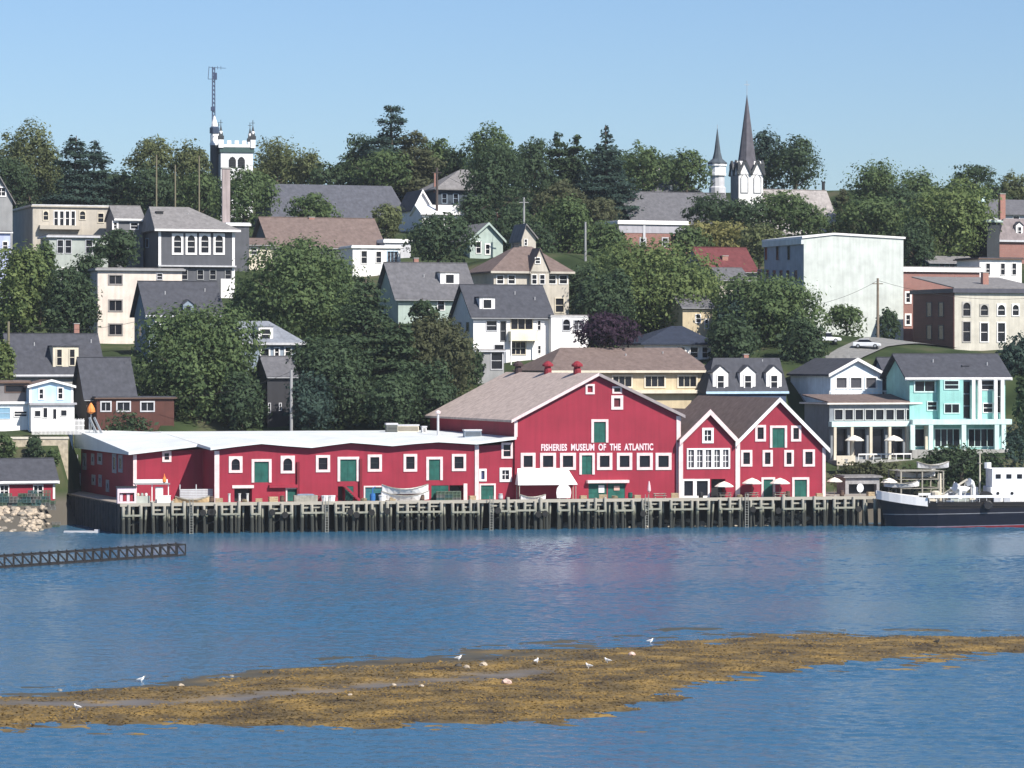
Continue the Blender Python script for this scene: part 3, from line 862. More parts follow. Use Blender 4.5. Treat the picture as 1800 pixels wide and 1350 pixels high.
b = Bld('brown_roof_hall', 'long hall with a wide brown roof and dark left gable', 'building', 478, 672, 470, 572, 15, paint('hall_dark_wall', (.12, .12, .13)))
b.gable_side(433, 384, mat=BROWNR, over=.5, so=.7); b.finish()
b.chimney(548, 381, 390, 10, 7)
b = Bld('white_cottage', 'small white flat-topped cottage with two windows by the brown roofed hall', 'house', 620, 704, 492, 562, 8, WHITE)
b.flat(431, mat=WHITE, ch=.5, cor=WHITE, over=.35)
b.win(634, 440, 646, 464, fw=.14); b.win(660, 441, 671, 463, fw=.14); b.win(680, 441, 700, 466, fw=.12, frame=PALEB, glass=GLASSG, grid=(3, 1)); b.finish()
b = Bld('white_porch_block', 'low white porch roof sticking out at the right of the brown roofed hall', 'building', 676, 722, 440, 576, 6, LGREY)
b.flat(420, mat=WHITE, ch=.7, cor=WHITE, over=.3); b.finish()
b = Bld('cream_cottage', 'low cream cottage half hidden beside the white framed charcoal house', 'house', 413, 480, 470, 556, 8, CREAM)
b.gable_side(430, 421, mat=BROWNR, over=.5, so=.3); b.win(440, 434, 452, 448, fw=.12); b.finish()

b = Bld('slate_roof_church', 'long church body under a broad slate roof on the skyline', 'church', 480, 722, 415, 612, 16, DGREY)
b.hip(394, 323, 475, 688, mat=roofmat('church_slate', (.085, .088, .105)), over=.5); b.finish()
b = Bld('white_gothic_porch', 'white gothic church gable with dark windows at the slate roof right end', 'church', 727, 760, 415, 604, 10, WHITE)
b.gable_front(742, 336, 366, 366, mat=SLATE, trim=WHITE, over=.3, fo=.4, tw=.6)
b.win(733, 362, 741, 382, arch=True, fw=.2); b.win(745, 362, 753, 382, arch=True, fw=.2); b.win(735, 392, 752, 410, fw=.3); b.finish()
b = Bld('grey_turret_house', 'shaded dark house with a grey conical roof between church and trees', 'house', 770, 850, 385, 618, 12, paint('shade_teal_wall', (.05, .065, .085)))  # wall colour darkened to carry the shade on this house
b.hip(334, 298, 808, 822, mat=GREYR, over=.9)
b.win(776, 340, 786, 358, fw=.14, frame=BLUEG); b.win(796, 340, 806, 358, fw=.14, frame=BLUEG); b.finish()
b.chimney(766, 303, 328, 5, 2.0)
b = Bld('white_verandah', 'white verandah wing with a pale sloping roof below the conical grey roof', 'house', 742, 812, 398, 596, 7, WHITE)
b.gable_side(376, 363, mat=WHITE, over=.4, so=.4); b.win(752, 378, 764, 392, fw=.14); b.win(780, 379, 796, 392, fw=.14); b.finish()
b = Bld('pale_green_house', 'pale green gabled house with a white porch among the central trees', 'house', 826, 884, 462, 580, 11, PGREEN)
b.gable_front(858, 394, 422, 422, mat=GREYR, trim=PGREEN, over=.5)
b.win(836, 424, 846, 446, fw=.14); b.win(852, 428, 862, 448, fw=.2); b.chimney(877, 373, 395, 7, 7); b.finish()
b = Bld('cream_turret_cottage', 'tiny cream gabled cottage peeping out above the beige house chimney', 'house', 917, 942, 445, 560, 6, BEIGE)
b.gable_front(924, 396, 418, 418, mat=GREYR, over=.3); b.win(921, 420, 927, 432, fw=.1); b.finish()

b = Bld('brick_flat_block', 'red brick flat-roofed block with a white roof edge left of the steeple', 'building', 1088, 1208, 452, 592, 12, BRICK)
b.flat(387, mat=WHITE, ch=.75, cor=WHITE, over=.4)
z0, z1 = b.z(409), b.z(394.5)
b.box('grey_band', -.05, b.W + .05, -.08, -.003, z0, z1, paint('grey_band', (.36, .35, .38)))
b.box('pilaster', b.fx(1130, 400)[0], b.fx(1134, 400)[0], -.2, -.083, b.z(428), z1, LGREY)
for x in (1124, 1163): b.win(x, 417, x + 12, 434, frame=LGREY, fw=.2)
b.finish()

b = Bld('maroon_roof_house', 'house with a maroon roof and orange chimney left of the mint block', 'house', 1238, 1330, 500, 562, 11, GREYW)
b.gable_side(476, 437, mat=MAROONR, over=.4, so=.3); b.finish(); b.chimney(1275, 449, 470, 10, 2.2)
b = Bld('grey_gambrel_cottage', 'grey roofed cottage with two white framed windows under the maroon roof', 'house', 1258, 1316, 520, 548, 8, BEIGE)
b.gable_side(492, 473, mat=SLATE2, over=.3, so=.4)
b.win(1276, 492, 1294, 513, fw=.3, frame=CREAM); b.win(1303, 492, 1315, 512, fw=.24, frame=CREAM); b.finish()
b = Bld('yellow_house', 'yellow clapboard house glimpsed between the two big leafy trees', 'house', 1200, 1252, 605, 515, 8, YEL)
b.gable_side(540, 520, mat=SLATE2, over=.4); b.win(1222, 552, 1232, 568, fw=.14); b.win(1238, 560, 1246, 578, fw=.14); b.finish()

b = Bld('mint_block', 'tall blank mint-white block with a windowed left side coloured as in shade', 'building', 1413, 1588, 612, 540, 17, MINT)
za = b.z(412)
b.top = [(0, b.z(418) - .1), (b.fx(1465, 410)[0], za), (b.W, b.fx(1588, 420)[1])]; b.kind = 'x'
b.finish()
mb = MB(); tp = b.top
for bb in (-.25, b.D + .3):
    mb.v += [(tp[0][0] - .4, bb, tp[0][1]), (tp[1][0], bb, tp[1][1]), (tp[2][0] + .3, bb, tp[2][1]), (tp[2][0] + .3, bb, tp[2][1] + .35), (tp[1][0], bb, tp[1][1] + .35), (tp[0][0] - .4, bb, tp[0][1] + .35)]
mb.f = [(0, 1, 4, 5), (1, 2, 3, 4), (11, 10, 7, 6), (10, 9, 8, 7)] + [(i, i + 6, (i + 1) % 6 + 6, (i + 1) % 6) for i in range(6)]
b.part(mb, 'roof', WHITE)
bt0 = b.sd(1327, 480)[0]
b.box('side_shade_sheet', -.12, -.003, .3, b.D - .2, -3, tp[0][1] - 1.0, paint('side_shade_bluegrey', (.30, .34, .40)))  # blue-grey sheet puts the left side's shade into colour
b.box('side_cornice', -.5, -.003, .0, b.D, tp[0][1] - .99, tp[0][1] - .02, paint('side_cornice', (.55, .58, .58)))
for x in (1347, 1367, 1387): b.swin(x - 3, 431, x + 3, 458, a=-.12, frame=paint('side_shade_bluegrey', (.30, .34, .40)))
for x in (1336, 1350, 1362, 1374, 1386, 1400): b.swin(x - 4, 474, x + 3, 495, a=-.12, frame=paint('side_shade_bluegrey', (.30, .34, .40)))

# ------------------------------------------------------------------ right of the hill
b = Bld('red_brick_shop', 'red brick shop building with a white cornice beside the mint block', 'building', 1588, 1722, 612, 548, 12, BRICK)
b.flat(468, mat=GREYR, ch=.95, cor=WHITE, over=.4)
for y in (512, 551): b.win(1590, y, 1602, y + 22, frame=WHITE, fw=.3)
b.finish()
b = Bld('cream_town_house', 'cream rendered town house with arched windows and a dark brick left end', 'house', 1678, 1830, 618, 524, 15.5, paint('cream_render', (.50, .47, .40)))
b.flat(505, mat=GREYR, ch=.9, cor=paint('dark_cornice', (.07, .07, .09)), over=.5, fall=2.2)
b.win(1691, 530, 1707, 557, arch=True, frame=paint('stone_trim', (.40, .38, .35)), fw=.18); b.win(1691, 564, 1707, 602, frame=paint('stone_trim', (.40, .38, .35)), fw=.18)
b.win(1722, 534, 1738, 556, arch=True, frame=paint('stone_trim', (.40, .38, .35)), fw=.18); b.win(1752, 534, 1768, 556, arch=True, fw=.18); b.win(1722, 566, 1738, 602, fw=.18)
b.win(1752, 566, 1768, 602, fw=.18); b.win(1778, 534, 1792, 556, arch=True, fw=.18)
b.box('brick_end', -.15, -.003, .05, b.D - .1, -2, b.top[0][1] - .003, DBRICK)
for x in (1634, 1655):
    for y in (531, 571): b.swin(x - 5, y, x + 4, y + 26, a=-.15, frame=paint('dark_trim', (.10, .10, .11)))
b.finish(); b.chimney(1733, 478, 507, 10, 4.5)
b = Bld('white_upper_house', 'white house with dark window slots peeping over the cream town house', 'house', 1722, 1796, 510, 562, 9, WHITE)
b.flat(452, mat=SLATE, ch=.4, cor=BROWN, over=.5)
for x in (1732, 1758, 1778): b.win(x, 462, x + 9, 484, fw=.12)
b.finish()
b = Bld('long_low_house', 'long low house with a pale edged dark roof behind the brick shop', 'house', 1634, 1720, 490, 572, 9, paint('teal_dark_wall', (.06, .11, .11)))
b.gable_side(462, 453, mat=GREYR, over=.4)
for x in (1650, 1668, 1686): b.win(x, 462, x + 11, 470, fw=.1, frame=BLUEG)
b.finish()
b = Bld('brick_mansard_house', 'brick house with a grey-brown mansard roof at the right edge', 'house', 1757, 1830, 470, 590, 12, BRICK)
b.hip(424, 384, 1764, 1824, mat=MANR, over=.4, rb=2.2, trim=LGREY)
b.dormer(1786, 396, 1798, 417, roof=SLATE, fw=.12); b.finish(); b.chimney(1763, 340, 384, 9, 3)
b = Bld('grey_skyline_house', 'wide grey roofed house on the right skyline with a small teal cupola', 'house', 1700, 1850, 400, 625, 12, LGREY)
b.hip(377, 350, 1730, 1815, mat=SLATE2, over=.6)
for x in (1712, 1735, 1780): b.win(x, 379, x + 12, 392, fw=.12)
a0, z0 = b.fx(1709, 358, 4); a1, z1 = b.fx(1733, 346, 4)
b.box('cupola', a0, a1, 4, 6, z0 - 1, z1, paint('teal_white', (.55, .72, .72))); b.finish()
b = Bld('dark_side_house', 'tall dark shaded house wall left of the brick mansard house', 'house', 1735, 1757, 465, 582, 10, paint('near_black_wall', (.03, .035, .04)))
b.flat(386, mat=LGREY, ch=.5, cor=PGREEN, over=.5); b.finish()

# ------------------------------------------------------------------ left of the hill
b = Bld('charcoal_house', 'charcoal house with four tall white-framed windows and a grey hip roof', 'house', 279, 412, 540, 532, 13, DGREY)
b.hip(405, 363, 262, 332, mat=GREYR, over=.9, trim=WHITE)
b.vent(330, 382)
for x in (302, 326, 350, 375): b.win(x, 410, x + 20, 448, arch=True, frame=WHITE, fw=.36, grid=(1, 3))
zz = b.z(466)
b.box('mid_ledge', -.2, b.W + .2, -.7, -.003, zz - .25, zz, LGREY)
for x in (318, 346, 368, 395): b.win(x, 474, x + 12, 492, frame=paint('curtain_grey', (.30, .30, .30)), fw=.12)
a0, z1 = b.fx(388, 490); a1, z0 = b.fx(407, 536)
b.box('lower_white_wall', a0, a1, -.12, -.003, z0, z1, WHITE)
b.corner_boards(WHITE, w=.4)
b.swin(262, 418, 256, 436, frame=BLUEG); b.chimney(281, 371, 380, 12, 4, mat=BLACK, cap=BLACK)
b.finish()
b = Bld('white_gabled_link', 'small white trimmed link with round windows left of the charcoal house', 'house', 203, 252, 470, 540, 8, paint('link_grey', (.15, .15, .16)))
b.gable_side(385, 364, mat=GREYR, trim=WHITE, over=.4, so=.3)
b.win(197, 388, 208, 404, frame=WHITE, fw=.3); b.win(228, 390, 244, 404, frame=LGREY, fw=.2); b.finish()
b = Bld('tan_town_house', 'tan flat-roofed town house with a bowed balcony front and grey side', 'house', 58, 196, 480, 545, 20, TAN)
b.flat(359, mat=LGREY, ch=.45, cor=TAN, over=.35)
b.win(75, 370, 86, 388, frame=CREAM, fw=.14, arch=True); b.win(139, 370, 151, 387, frame=CREAM, fw=.14, arch=True); b.win(171, 374, 183, 392, frame=CREAM, fw=.14)
for x in (94, 104, 114, 124): b.win(x, 370, x + 9, 398, frame=WHITE, fw=.14, grid=(1, 2))
b.box('side_shingles', -.1, -.003, 0.1, 19.9, -3, b.top[0][1] - .003, GREYW)
a0, z1 = b.fx(68, 394); a1, z0 = b.fx(140, 404)
b.box('balcony', a0, a1, -1.3, -.003, z0, z1 - .2, TAN); b.finish()
b = Bld('sage_bay_house', 'sage green bay-fronted house with paired windows under the tan town house', 'house', 86, 190, 520, 535, 8, SAGE)
b.flat(412, mat=GREYR, ch=.5, cor=LGREY, over=.5)
b.win(100, 421, 112, 446, fw=.12, frame=LGREY, grid=(1, 2)); b.win(114, 421, 126, 446, fw=.12, frame=LGREY, grid=(1, 2)); b.win(150, 421, 163, 446, fw=.12, frame=LGREY); b.win(108, 470, 120, 486, fw=.12); b.finish()
b = Bld('grey_gable_house', 'grey shingled gable with a white window at the left edge', 'house', -50, 22, 480, 540, 10, GREYW)
b.gable_front(-14, 290, 352, 352, mat=GREYR, over=.5); b.win(-6, 328, 11, 346, fw=.2, frame=WHITE, grid=(2, 2)); b.finish()
b = Bld('lavender_house', 'lavender blue house corner at the left edge under the grey gable', 'house', -60, 18, 520, 522, 8, LAV)
b.flat(405, mat=SLATE, ch=.4, cor=WHITE, over=.4); b.win(4, 424, 14, 440, fw=.12); b.finish()
b = Bld('white_tenement', 'tall cream-white building with three stacked windows left of the dark roof', 'house', 172, 320, 606, 512, 10, paint('cream_white', (.66, .58, .51)))
b.flat(470, mat=GREYR, ch=.5, cor=paint('grey_eave', (.30, .30, .30)), over=.5)
b.box('side_boards', -.08, -.003, 0.1, 9.9, -3, b.top[0][1] - .003, LGREY)
for y in (482, 526, 568): b.win(190, y, 216, y + 19 + (y > 520) * 3, frame=paint('grey_frame', (.28, .26, .25)), fw=.2, grid=(2, 1))
b.win(275, 480, 286, 492, fw=.12, frame=LGREY)
b.finish()
b = Bld('dark_roof_house', 'blue-grey house with a charcoal roof and a shaded front gable', 'house', 262, 388, 630, 492, 11, BLUEG)
b.gable_side(552, 497, mat=SLATE, over=.5, so=.7, trim=LGREY)
b.dormer(322, 535, 340, 552, wall=BLUEG, style='gable', grid=(1, 1)); b.win(350, 557, 368, 570, frame=CREAM, fw=.15, grid=(1, 1)); b.win(272, 565, 282, 600, fw=.15)
b.vent(290, 520); b.vent(360, 515)
b.swin(250, 572, 244, 592, frame=PALEB); b.finish()
b = Bld('blue_hip_house', 'house with a pale blue-grey hip roof and white dormer behind the leafy tree', 'house', 424, 530, 680, 482, 10, BLUEG)
b.hip(605, 564, 415, 472, mat=BLUER, over=.7, trim=LGREY)
b.dormer(454, 574, 480, 602, style='shed', roof=BLUER, grid=(1, 2), fw=.16, wfrac=.7)
b.win(457, 611, 475, 640, fw=.25); b.win(481, 610, 492, 628, fw=.2); b.win(499, 608, 513, 628, fw=.25); b.finish()
b = Bld('shaded_gable_shed', 'small grey roofed dark shed in tree shade above the white roof', 'shed', 470, 522, 762, 468, 8, paint('shade_wall', (.03, .03, .035)))  # near-black wall colour stands for the shade over the shed
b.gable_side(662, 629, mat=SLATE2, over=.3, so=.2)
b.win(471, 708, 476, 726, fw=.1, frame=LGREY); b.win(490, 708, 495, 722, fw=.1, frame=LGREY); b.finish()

b = Bld('dormer_house', 'dark roofed house with a broad cream dormer and brick chimney', 'house', 25, 178, 715, 474, 12, paint('house_grey', (.34, .33, .32)))
b.gable_side(655, 589, mat=SLATE, over=.6, so=.7, trim=LGREY)
b.dormer(93, 609, 138, 648, wall=CREAM, roof=SLATE, style='shed', nwin=2, wfrac=.5, grid=(1, 2)); b.chimney(135, 568, 590, 9, 6)
b.vent(60, 610); b.vent(160, 605)
b.finish()
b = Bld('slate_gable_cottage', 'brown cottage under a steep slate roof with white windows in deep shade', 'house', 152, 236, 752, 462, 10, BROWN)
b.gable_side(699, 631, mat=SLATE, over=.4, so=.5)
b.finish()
b = Bld('shaded_porch', 'long low red-brown porch with three white windows, shade painted into its walls', 'house', 170, 306, 752, 460.0, 5, paint('porch_shade_brown', (.085, .032, .024)))  # wall brown darkened so the porch reads as shaded
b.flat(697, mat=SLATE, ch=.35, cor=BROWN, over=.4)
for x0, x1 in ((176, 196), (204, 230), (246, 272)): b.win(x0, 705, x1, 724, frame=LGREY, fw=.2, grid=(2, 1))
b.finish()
b = Bld('blue_white_house', 'white and pale blue house with a porch at the left edge', 'house', 52, 128, 752, 456, 8, PALEB)
b.gable_front(90, 671, 681, 681, mat=BROWNR, over=.4, fo=.4, trim=WHITE, tw=.3)
b.win(67, 682, 78, 703, fw=.2); b.win(100, 680, 112, 703, fw=.2)
zz = b.z(708)
b.box('porch_roof', -.3, b.W + .3, -1.6, -.003, zz - .3, zz, paint('porch_grey', (.35, .34, .36)))
b.box('porch_wall', 0, b.W, -1.2, -.006, -.5, zz - .303, WHITE)
for q in ((60, 721, 72, 733), (75, 716, 84, 735), (92, 718, 100, 738), (106, 720, 118, 732)): b.win(*q, b=-1.2, frame=WHITE, fw=.1, grid=(1, 1))
b.corner_boards(WHITE, w=.3); b.finish()
b = Bld('white_porch_house', 'low white porch block with a dark upper opening at the left edge', 'house', -45, 51, 752, 456, 8, paint('porch_house_wall', (.16, .15, .15)))
b.flat(669, mat=BROWNR, ch=.4, cor=BROWN, over=.4)
zz = b.z(706)
b.box('porch_slab', -.2, b.W, -1.6, -.003, zz - .35, zz, WHITE); b.box('porch_wall', 0, b.W, -1.2, -.006, -.5, zz - .353, WHITE)
b.win(24, 722, 48, 733, b=-1.2, fw=.12); b.win(-10, 716, 18, 736, b=-1.2, fw=.1, frame=PALEB, glass=simple('sky_glass', (.20, .34, .45), rough=.2)); b.win(8, 676, 46, 690, frame=BROWN, fw=.12, grid=(1, 1)); b.finish()
b = Bld('small_red_shed', 'small red and white shed with a charcoal roof on the rocky left shore', 'shed', -60, 96, 879, 436, 8, RED, drop=.6)
b.gable_side(846, 810, mat=SLATE, over=.5, so=.6, trim=WHITE)
b.win(-1, 852, 16, 874, fw=.14, grid=(2, 2)); b.win(58, 852, 76, 874, fw=.14, grid=(2, 2)); b.win(-40, 852, -22, 874, fw=.14)
b.corner_boards(WHITE, w=.25); b.finish()

# ------------------------------------------------------------------ church towers
SPIRE = roofmat('spire_slate', (.10, .095, .11)); DTRIM = paint('dark_trim_paint', (.045, .05, .055)); BWHITE = paint('bright_white', (.80, .80, .80), var=.05)
def frustum(mb, c, w0, w1, z0, z1, n=4, rot=math.pi/4):
    f = 1 / math.cos(math.pi / n)
    return mb.lathe((c[0], c[1], 0), [(w0 / 2 * f, z0), (max(w1, .02) / 2 * f, z1)], n, rot)

# right church steeple
Y = 645.0; s = Y / F
c = P(1313, 400, Y); R = empty('church_steeple', c, rad(14), 'white church tower with a tall slate spire and pointed gablets', 'steeple')
GROUND_PTS.append((c.x, c.y - 4, c.z))
hz = lambda y: (400 - y) * s
w = 44 * s
MB().box(-w/2, w/2, -w/2, w/2, -4, hz(306)).build('tower', WHITE, R)
MB().box(-w/2 - .12, -w/2 - .003, -w/2 + .01, w/2 - .01, -4, hz(306) - .01).build('tower_side_shade', paint('steeple_shade_grey', (.28, .27, .28)), R)  # grey layer over the white tower paints its left face as shaded
mb = MB(); frustum(mb, (0, 0), w * .86, w * .62, hz(306), hz(276), 8, math.pi/8); frustum(mb, (0, 0), w * .62, .06, hz(276) + .001, hz(166), 8, math.pi/8)
mb.build('spire', SPIRE, R)
for k in range(4):
    ca, sa = math.cos(k * math.pi / 2), math.sin(k * math.pi / 2)
    for i in (-1, 1):
        a0, a1 = (i - 1) * w / 4 - (i < 0) * 0 , (i + 1) * w / 4
        a0, a1 = (-w/2 - .2, -.02) if i < 0 else (.02, w/2 + .2)
        am = (a0 + a1) / 2; zp = hz(284); zb_ = hz(308)
        rotp = lambda a, bb, zz: (a * ca - bb * sa, a * sa + bb * ca, zz)
        m = MB(); m.v = [rotp(*p) for p in [(a0, -w/2 - .15, zb_), (a1, -w/2 - .15, zb_), (am, -w/2 - .15, zp), (am, 0, zp)  , (a0, -w/4, zb_), (a1, -w/4, zb_)]]
        m.f = [(0, 1, 2), (0, 2, 3, 4), (1, 5, 3, 2)]
        g = m.build('gablet', WHITE, R)
        m = MB()
        m.bar(rotp(a0 - .1, -w/2 - .25, zb_ - .1), rotp(am, -w/2 - .25, zp + .1), .35, .5).bar(rotp(a1 + .1, -w/2 - .25, zb_ - .1), rotp(am, -w/2 - .25, zp + .1), .35, .5)
        m.build('gablet_board', DTRIM, g)
        m = MB(); ww = w * .15
        pr = [(am - ww, hz(340)), (am + ww, hz(340)), (am + ww, hz(314)), (am, hz(305)), (am - ww, hz(314))]
        k0 = len(m.v)
        m.v += [rotp(a, -w/2 - .06, zz) for a, zz in pr] + [rotp(a, -w/2 + .1, zz) for a, zz in pr]
        m.f += [(0, 1, 2, 3, 4)] + [(i_, i_ + 5, (i_ + 1) % 5 + 5, (i_ + 1) % 5) for i_ in range(5)]
        lv = m.build('lancet_panel', paint('lancet_white', (.70, .70, .70)), R)
        m = MB()
        for p, q in zip(pr, pr[1:] + pr[:1]): m.bar(rotp(p[0], -w/2 - .1, p[1]), rotp(q[0], -w/2 - .1, q[1]), .12, .12)
        m.build('lancet_frame', paint('lancet_grey', (.30, .30, .30)), lv)
for x in (-1, 1):
    for y in (-1, 1):
        m = MB(); m.box(x * w/2 - .3, x * w/2 + .3, y * w/2 - .3, y * w/2 + .3, hz(308), hz(290)); frustum(m, (x * w/2, y * w/2), .66, .05, hz(290) + .001, hz(282)); m.build('pinnacle', DTRIM, R)
m = MB().tube([(0, 0, hz(167)), (0, 0, hz(142))], .05, 6); m.bar((-.6, 0, hz(149)), (.6, 0, hz(149)), .09); m.build('cross', METAL, R)

# second small spire behind it
Y = 690.0; s = Y / F
c = P(1261, 380, Y); R = empty('small_spire', c, rad(10), 'small flared dark spire on a round white belfry left of the tall spire', 'steeple')
GROUND_PTS.append((c.x, c.y, c.z)); hz = lambda y: (380 - y) * s
m = MB().lathe((0, 0, 0), [(15 * s, -3), (15 * s, hz(330)), (13 * s, hz(328)), (13 * s, hz(309))], 12); m.build('belfry_base', LGREY, R)
m = MB().lathe((0, 0, 0), [(16 * s, hz(309) + .003), (16 * s, hz(305)), (15 * s, hz(304.5)), (15 * s, hz(293)), (17 * s, hz(292)), (17 * s, hz(289))], 12); m.build('belfry', BWHITE, R)
m = MB().lathe((0, 0, 0), [(18 * s, hz(288.5)), (17.5 * s, hz(286)), (9 * s, hz(279)), (6 * s, hz(268)), (.05, hz(226))], 8); m.build('spire', roofmat('spire_blue', (.07, .085, .10)), R)
MB().tube([(0, 0, hz(227)), (0, 0, hz(219))], .05, 5).build('finial', METAL, R)

b = Bld('church_hall', 'dark grey roofed church hall left of the tall steeple', 'church', 1112, 1296, 420, 628, 15, DGREY)
b.gable_side(390, 339, mat=SLATE2, over=.5, so=.4); b.finish()
b = Bld('church_nave', 'church nave with a pale grey roof right of the tall steeple', 'church', 1344, 1478, 425, 640, 16, LGREY)
b.gable_side(408, 335, mat=roofmat('nave_roof', (.30, .275, .265)), over=.5, so=.4); b.finish()
b.chimney(1448, 319, 336, 4, 8, mat=BLACK, cap=BLACK)
b = Bld('skyline_dormer_house', 'hip-roofed skyline house with a dormer and chimney behind the church hall', 'house', 1152, 1236, 372, 668, 12, DGREY)
b.hip(342, 316, 1165, 1196, mat=SLATE2, over=.6); b.chimney(1157, 294, 318, 6, 5, mat=CONC)
b.dormer(1178, 325, 1194, 338, style='shed', roof=SLATE, grid=(1, 1)); b.finish()
b = Bld('grey_gablet_house', 'tiny grey gabled roof right of the white battlement tower', 'house', 447, 480, 345, 660, 8, BLUEG)
b.gable_front(462, 298, 316, 316, mat=SLATE2, trim=LGREY, over=.4); b.win(457, 308, 467, 318, fw=.2, grid=(1, 1)); b.finish()

# white gothic tower with battlements, left skyline
Y = 650.0; s = Y / F
c = P(414, 395, Y); R = empty('gothic_tower', c, rad(10), 'white gothic church tower with dark cornice, battlements and pinnacles', 'tower')
GROUND_PTS.append((c.x, c.y - 4, c.z)); hz = lambda y: (395 - y) * s
w = 56 * s
MB().box(-w/2, w/2, -w/2, w/2, -4, hz(270)).build('tower', BWHITE, R)
MB().box(-w/2 - .25, w/2 + .25, -w/2 - .25, w/2 + .25, hz(269.8), hz(261)).build('cornice_band', paint('verdigris_dark', (.05, .09, .085)), R)
mb = MB()
for i in range(5):
    t = -w/2 - .3 + (w + .6) * i / 4.6
    mb.box(t, t + w * .13, -w/2 - .3, -w/2 + .1, hz(256), hz(249))
mb.box(-w/2 - .3, w/2 + .3, -w/2 - .3, -w/2 + .1, hz(260.8), hz(256)); mb.box(-w/2 - .3, w/2 + .3, w/2 - .1, w/2 + .3, hz(260.8), hz(252)); mb.box(-w/2 - .3, -w/2 + .1, -w/2 + .1, w/2 - .1, hz(260.8), hz(252)); mb.box(w/2 - .1, w/2 + .3, -w/2 + .1, w/2 - .1, hz(260.8), hz(252))
mb.build('battlement', BWHITE, R)
for i in (-1, 1):
    for j in (-1, 1):
        x, y = i * w/2, j * w/2
        m = MB(); m.box(x - .5, x + .5, y - .5, y + .5, hz(262), hz(247)); pn = m.build('pinnacle', BWHITE, R)
        m = MB(); m.box(x - .6, x + .6, y - .6, y + .6, hz(246.8), hz(241)); frustum(m, (x, y), .9, .1, hz(241) + .002, hz(222)); m.build('pinnacle_spirelet', DTRIM, pn)
        m = MB().lathe((x, y, hz(236)), [(.1, -.5), (.42, -.2), (.42, .3), (.1, .6)], 8); m.build('pinnacle_knop', BWHITE, pn)
        MB().tube([(x, y, hz(224)), (x, y, hz(213))], .07, 5).bar((x - .4, y, hz(218)), (x + .4, y, hz(218)), .1).build('finial', DTRIM, pn)
for i in (-1, 1):
    cx = i * w * .14
    pr = [(cx - w * .11, hz(297)), (cx + w * .11, hz(297)), (cx + w * .11, hz(284)), (cx + w*.07, hz(279)), (cx, hz(277)), (cx - w*.07, hz(279)), (cx - w * .11, hz(284))]
    n = len(pr); m = MB(); m.v = [(a, -w/2 - .06, zz) for a, zz in pr] + [(a, -w/2 + .05, zz) for a, zz in pr]
    m.f = [tuple(range(n))] + [(q, q + n, (q + 1) % n + n, (q + 1) % n) for q in range(n)]
    lv = m.build('louvre_arch', BLACK, R)
    m = MB()
    for q in range(5): m.box(cx - w * .11, cx + w * .11, -w/2 - .14, -w/2 - .063, hz(295 - q * 3), hz(294 - q * 3))
    m.build('louvre', DTRIM, lv)
c2 = (-37 * s, 0, 0)
m = MB().lathe(c2, [(8 * s, -4), (8 * s, hz(256))], 8, math.pi/8); tr = m.build('stair_turret', paint('turret_dark', (.07, .075, .08)), R)
m = MB().lathe(c2, [(8.6 * s, hz(256) + .003), (8.6 * s, hz(252)), (7.6 * s, hz(251)), (7.6 * s, hz(237)), (6 * s, hz(235))], 8, math.pi/8); m.build('turret_belfry', BWHITE, tr)
m = MB().lathe(c2, [(8.8 * s, hz(235) + .003), (8.8 * s, hz(225)), (6 * s, hz(223))], 8, math.pi/8); m.build('turret_band', paint('turret_blue', (.04, .06, .10)), tr)
m = MB().lathe(c2, [(6 * s, hz(223) + .003), (5.5 * s, hz(218)), (.1, hz(204))], 8, math.pi/8); m.build('turret_cap', BWHITE, tr)
# antenna mast on its own footing behind the turret
cm = P(375, 395, 655.0); s = 655.0 / F; hz = lambda y: (395 - y) * s
R = empty('antenna_mast', cm, 0, 'tall thin blue-grey antenna mast above the white gothic tower', 'mast')
MAST = simple('mast_steel', (.07, .09, .15), rough=.5, metal=.3)
m = MB()
for k in range(3):
    t = k * 2.094; m.tube([(.45 * math.cos(t), .45 * math.sin(t), -3), (.30 * math.cos(t), .30 * math.sin(t), hz(118))], .12, 5)
z_ = 0.0
while z_ < hz(120):
    for k in range(3):
        t0, t1 = k * 2.094, (k + 1) * 2.094
        m.bar((.36 * math.cos(t0), .36 * math.sin(t0), z_), (.36 * math.cos(t1), .36 * math.sin(t1), z_ + .9), .08)
    z_ += .9
m.build('lattice', MAST, R)
MB().box(-.5, .35, -.5, .3, hz(195), hz(188)).build('equipment_box', MAST, R)
MB().tube([(-1.1, 0, hz(139)), (-.9, 0, hz(117))], .07, 5).tube([(-1.1, 0, hz(139)), (.3, 0, hz(139))], .06, 5).build('side_aerial', MAST, R)
MB().box(.05, .75, -.3, .3, hz(140), hz(128)).build('panel_aerial', MAST, R)
MB().tube([(-1.0, 0, hz(118)), (2.6, 0, hz(120))], .05, 5).tube([(1.6, -.01, hz(122)), (1.6, .01, hz(116))], .05, 5).tube([(.9, -.01, hz(122)), (.9, .01, hz(116))], .05, 5).build('yagi_aerial', MAST, R)
# pinkish stack and its white cap block
cp = P(397, 470, 556); s = 556 / F
R = empty('chimney_stack', cp, rad(12), 'tall square pinkish-grey chimney stack right of the charcoal house', 'chimney')
MB().box(-.7, .7, -.6, .6, -4, (470 - 297) * s).build('shaft', paint('pinkish_stack', (.36, .30, .29), streak=.25), R)
MB().box(-.82, .82, -.72, .72, (470 - 297) * s + .002, (470 - 294.5) * s).build('stack_cap', CONC, R)
b = Bld('white_ledge_block', 'low white-edged flat roof at the foot of the pinkish stack', 'building', 398, 438, 480, 553.5, 5, DGREY, ground=False)
b.flat(391, mat=LGREY, ch=.6, cor=WHITE, over=.3); b.finish()

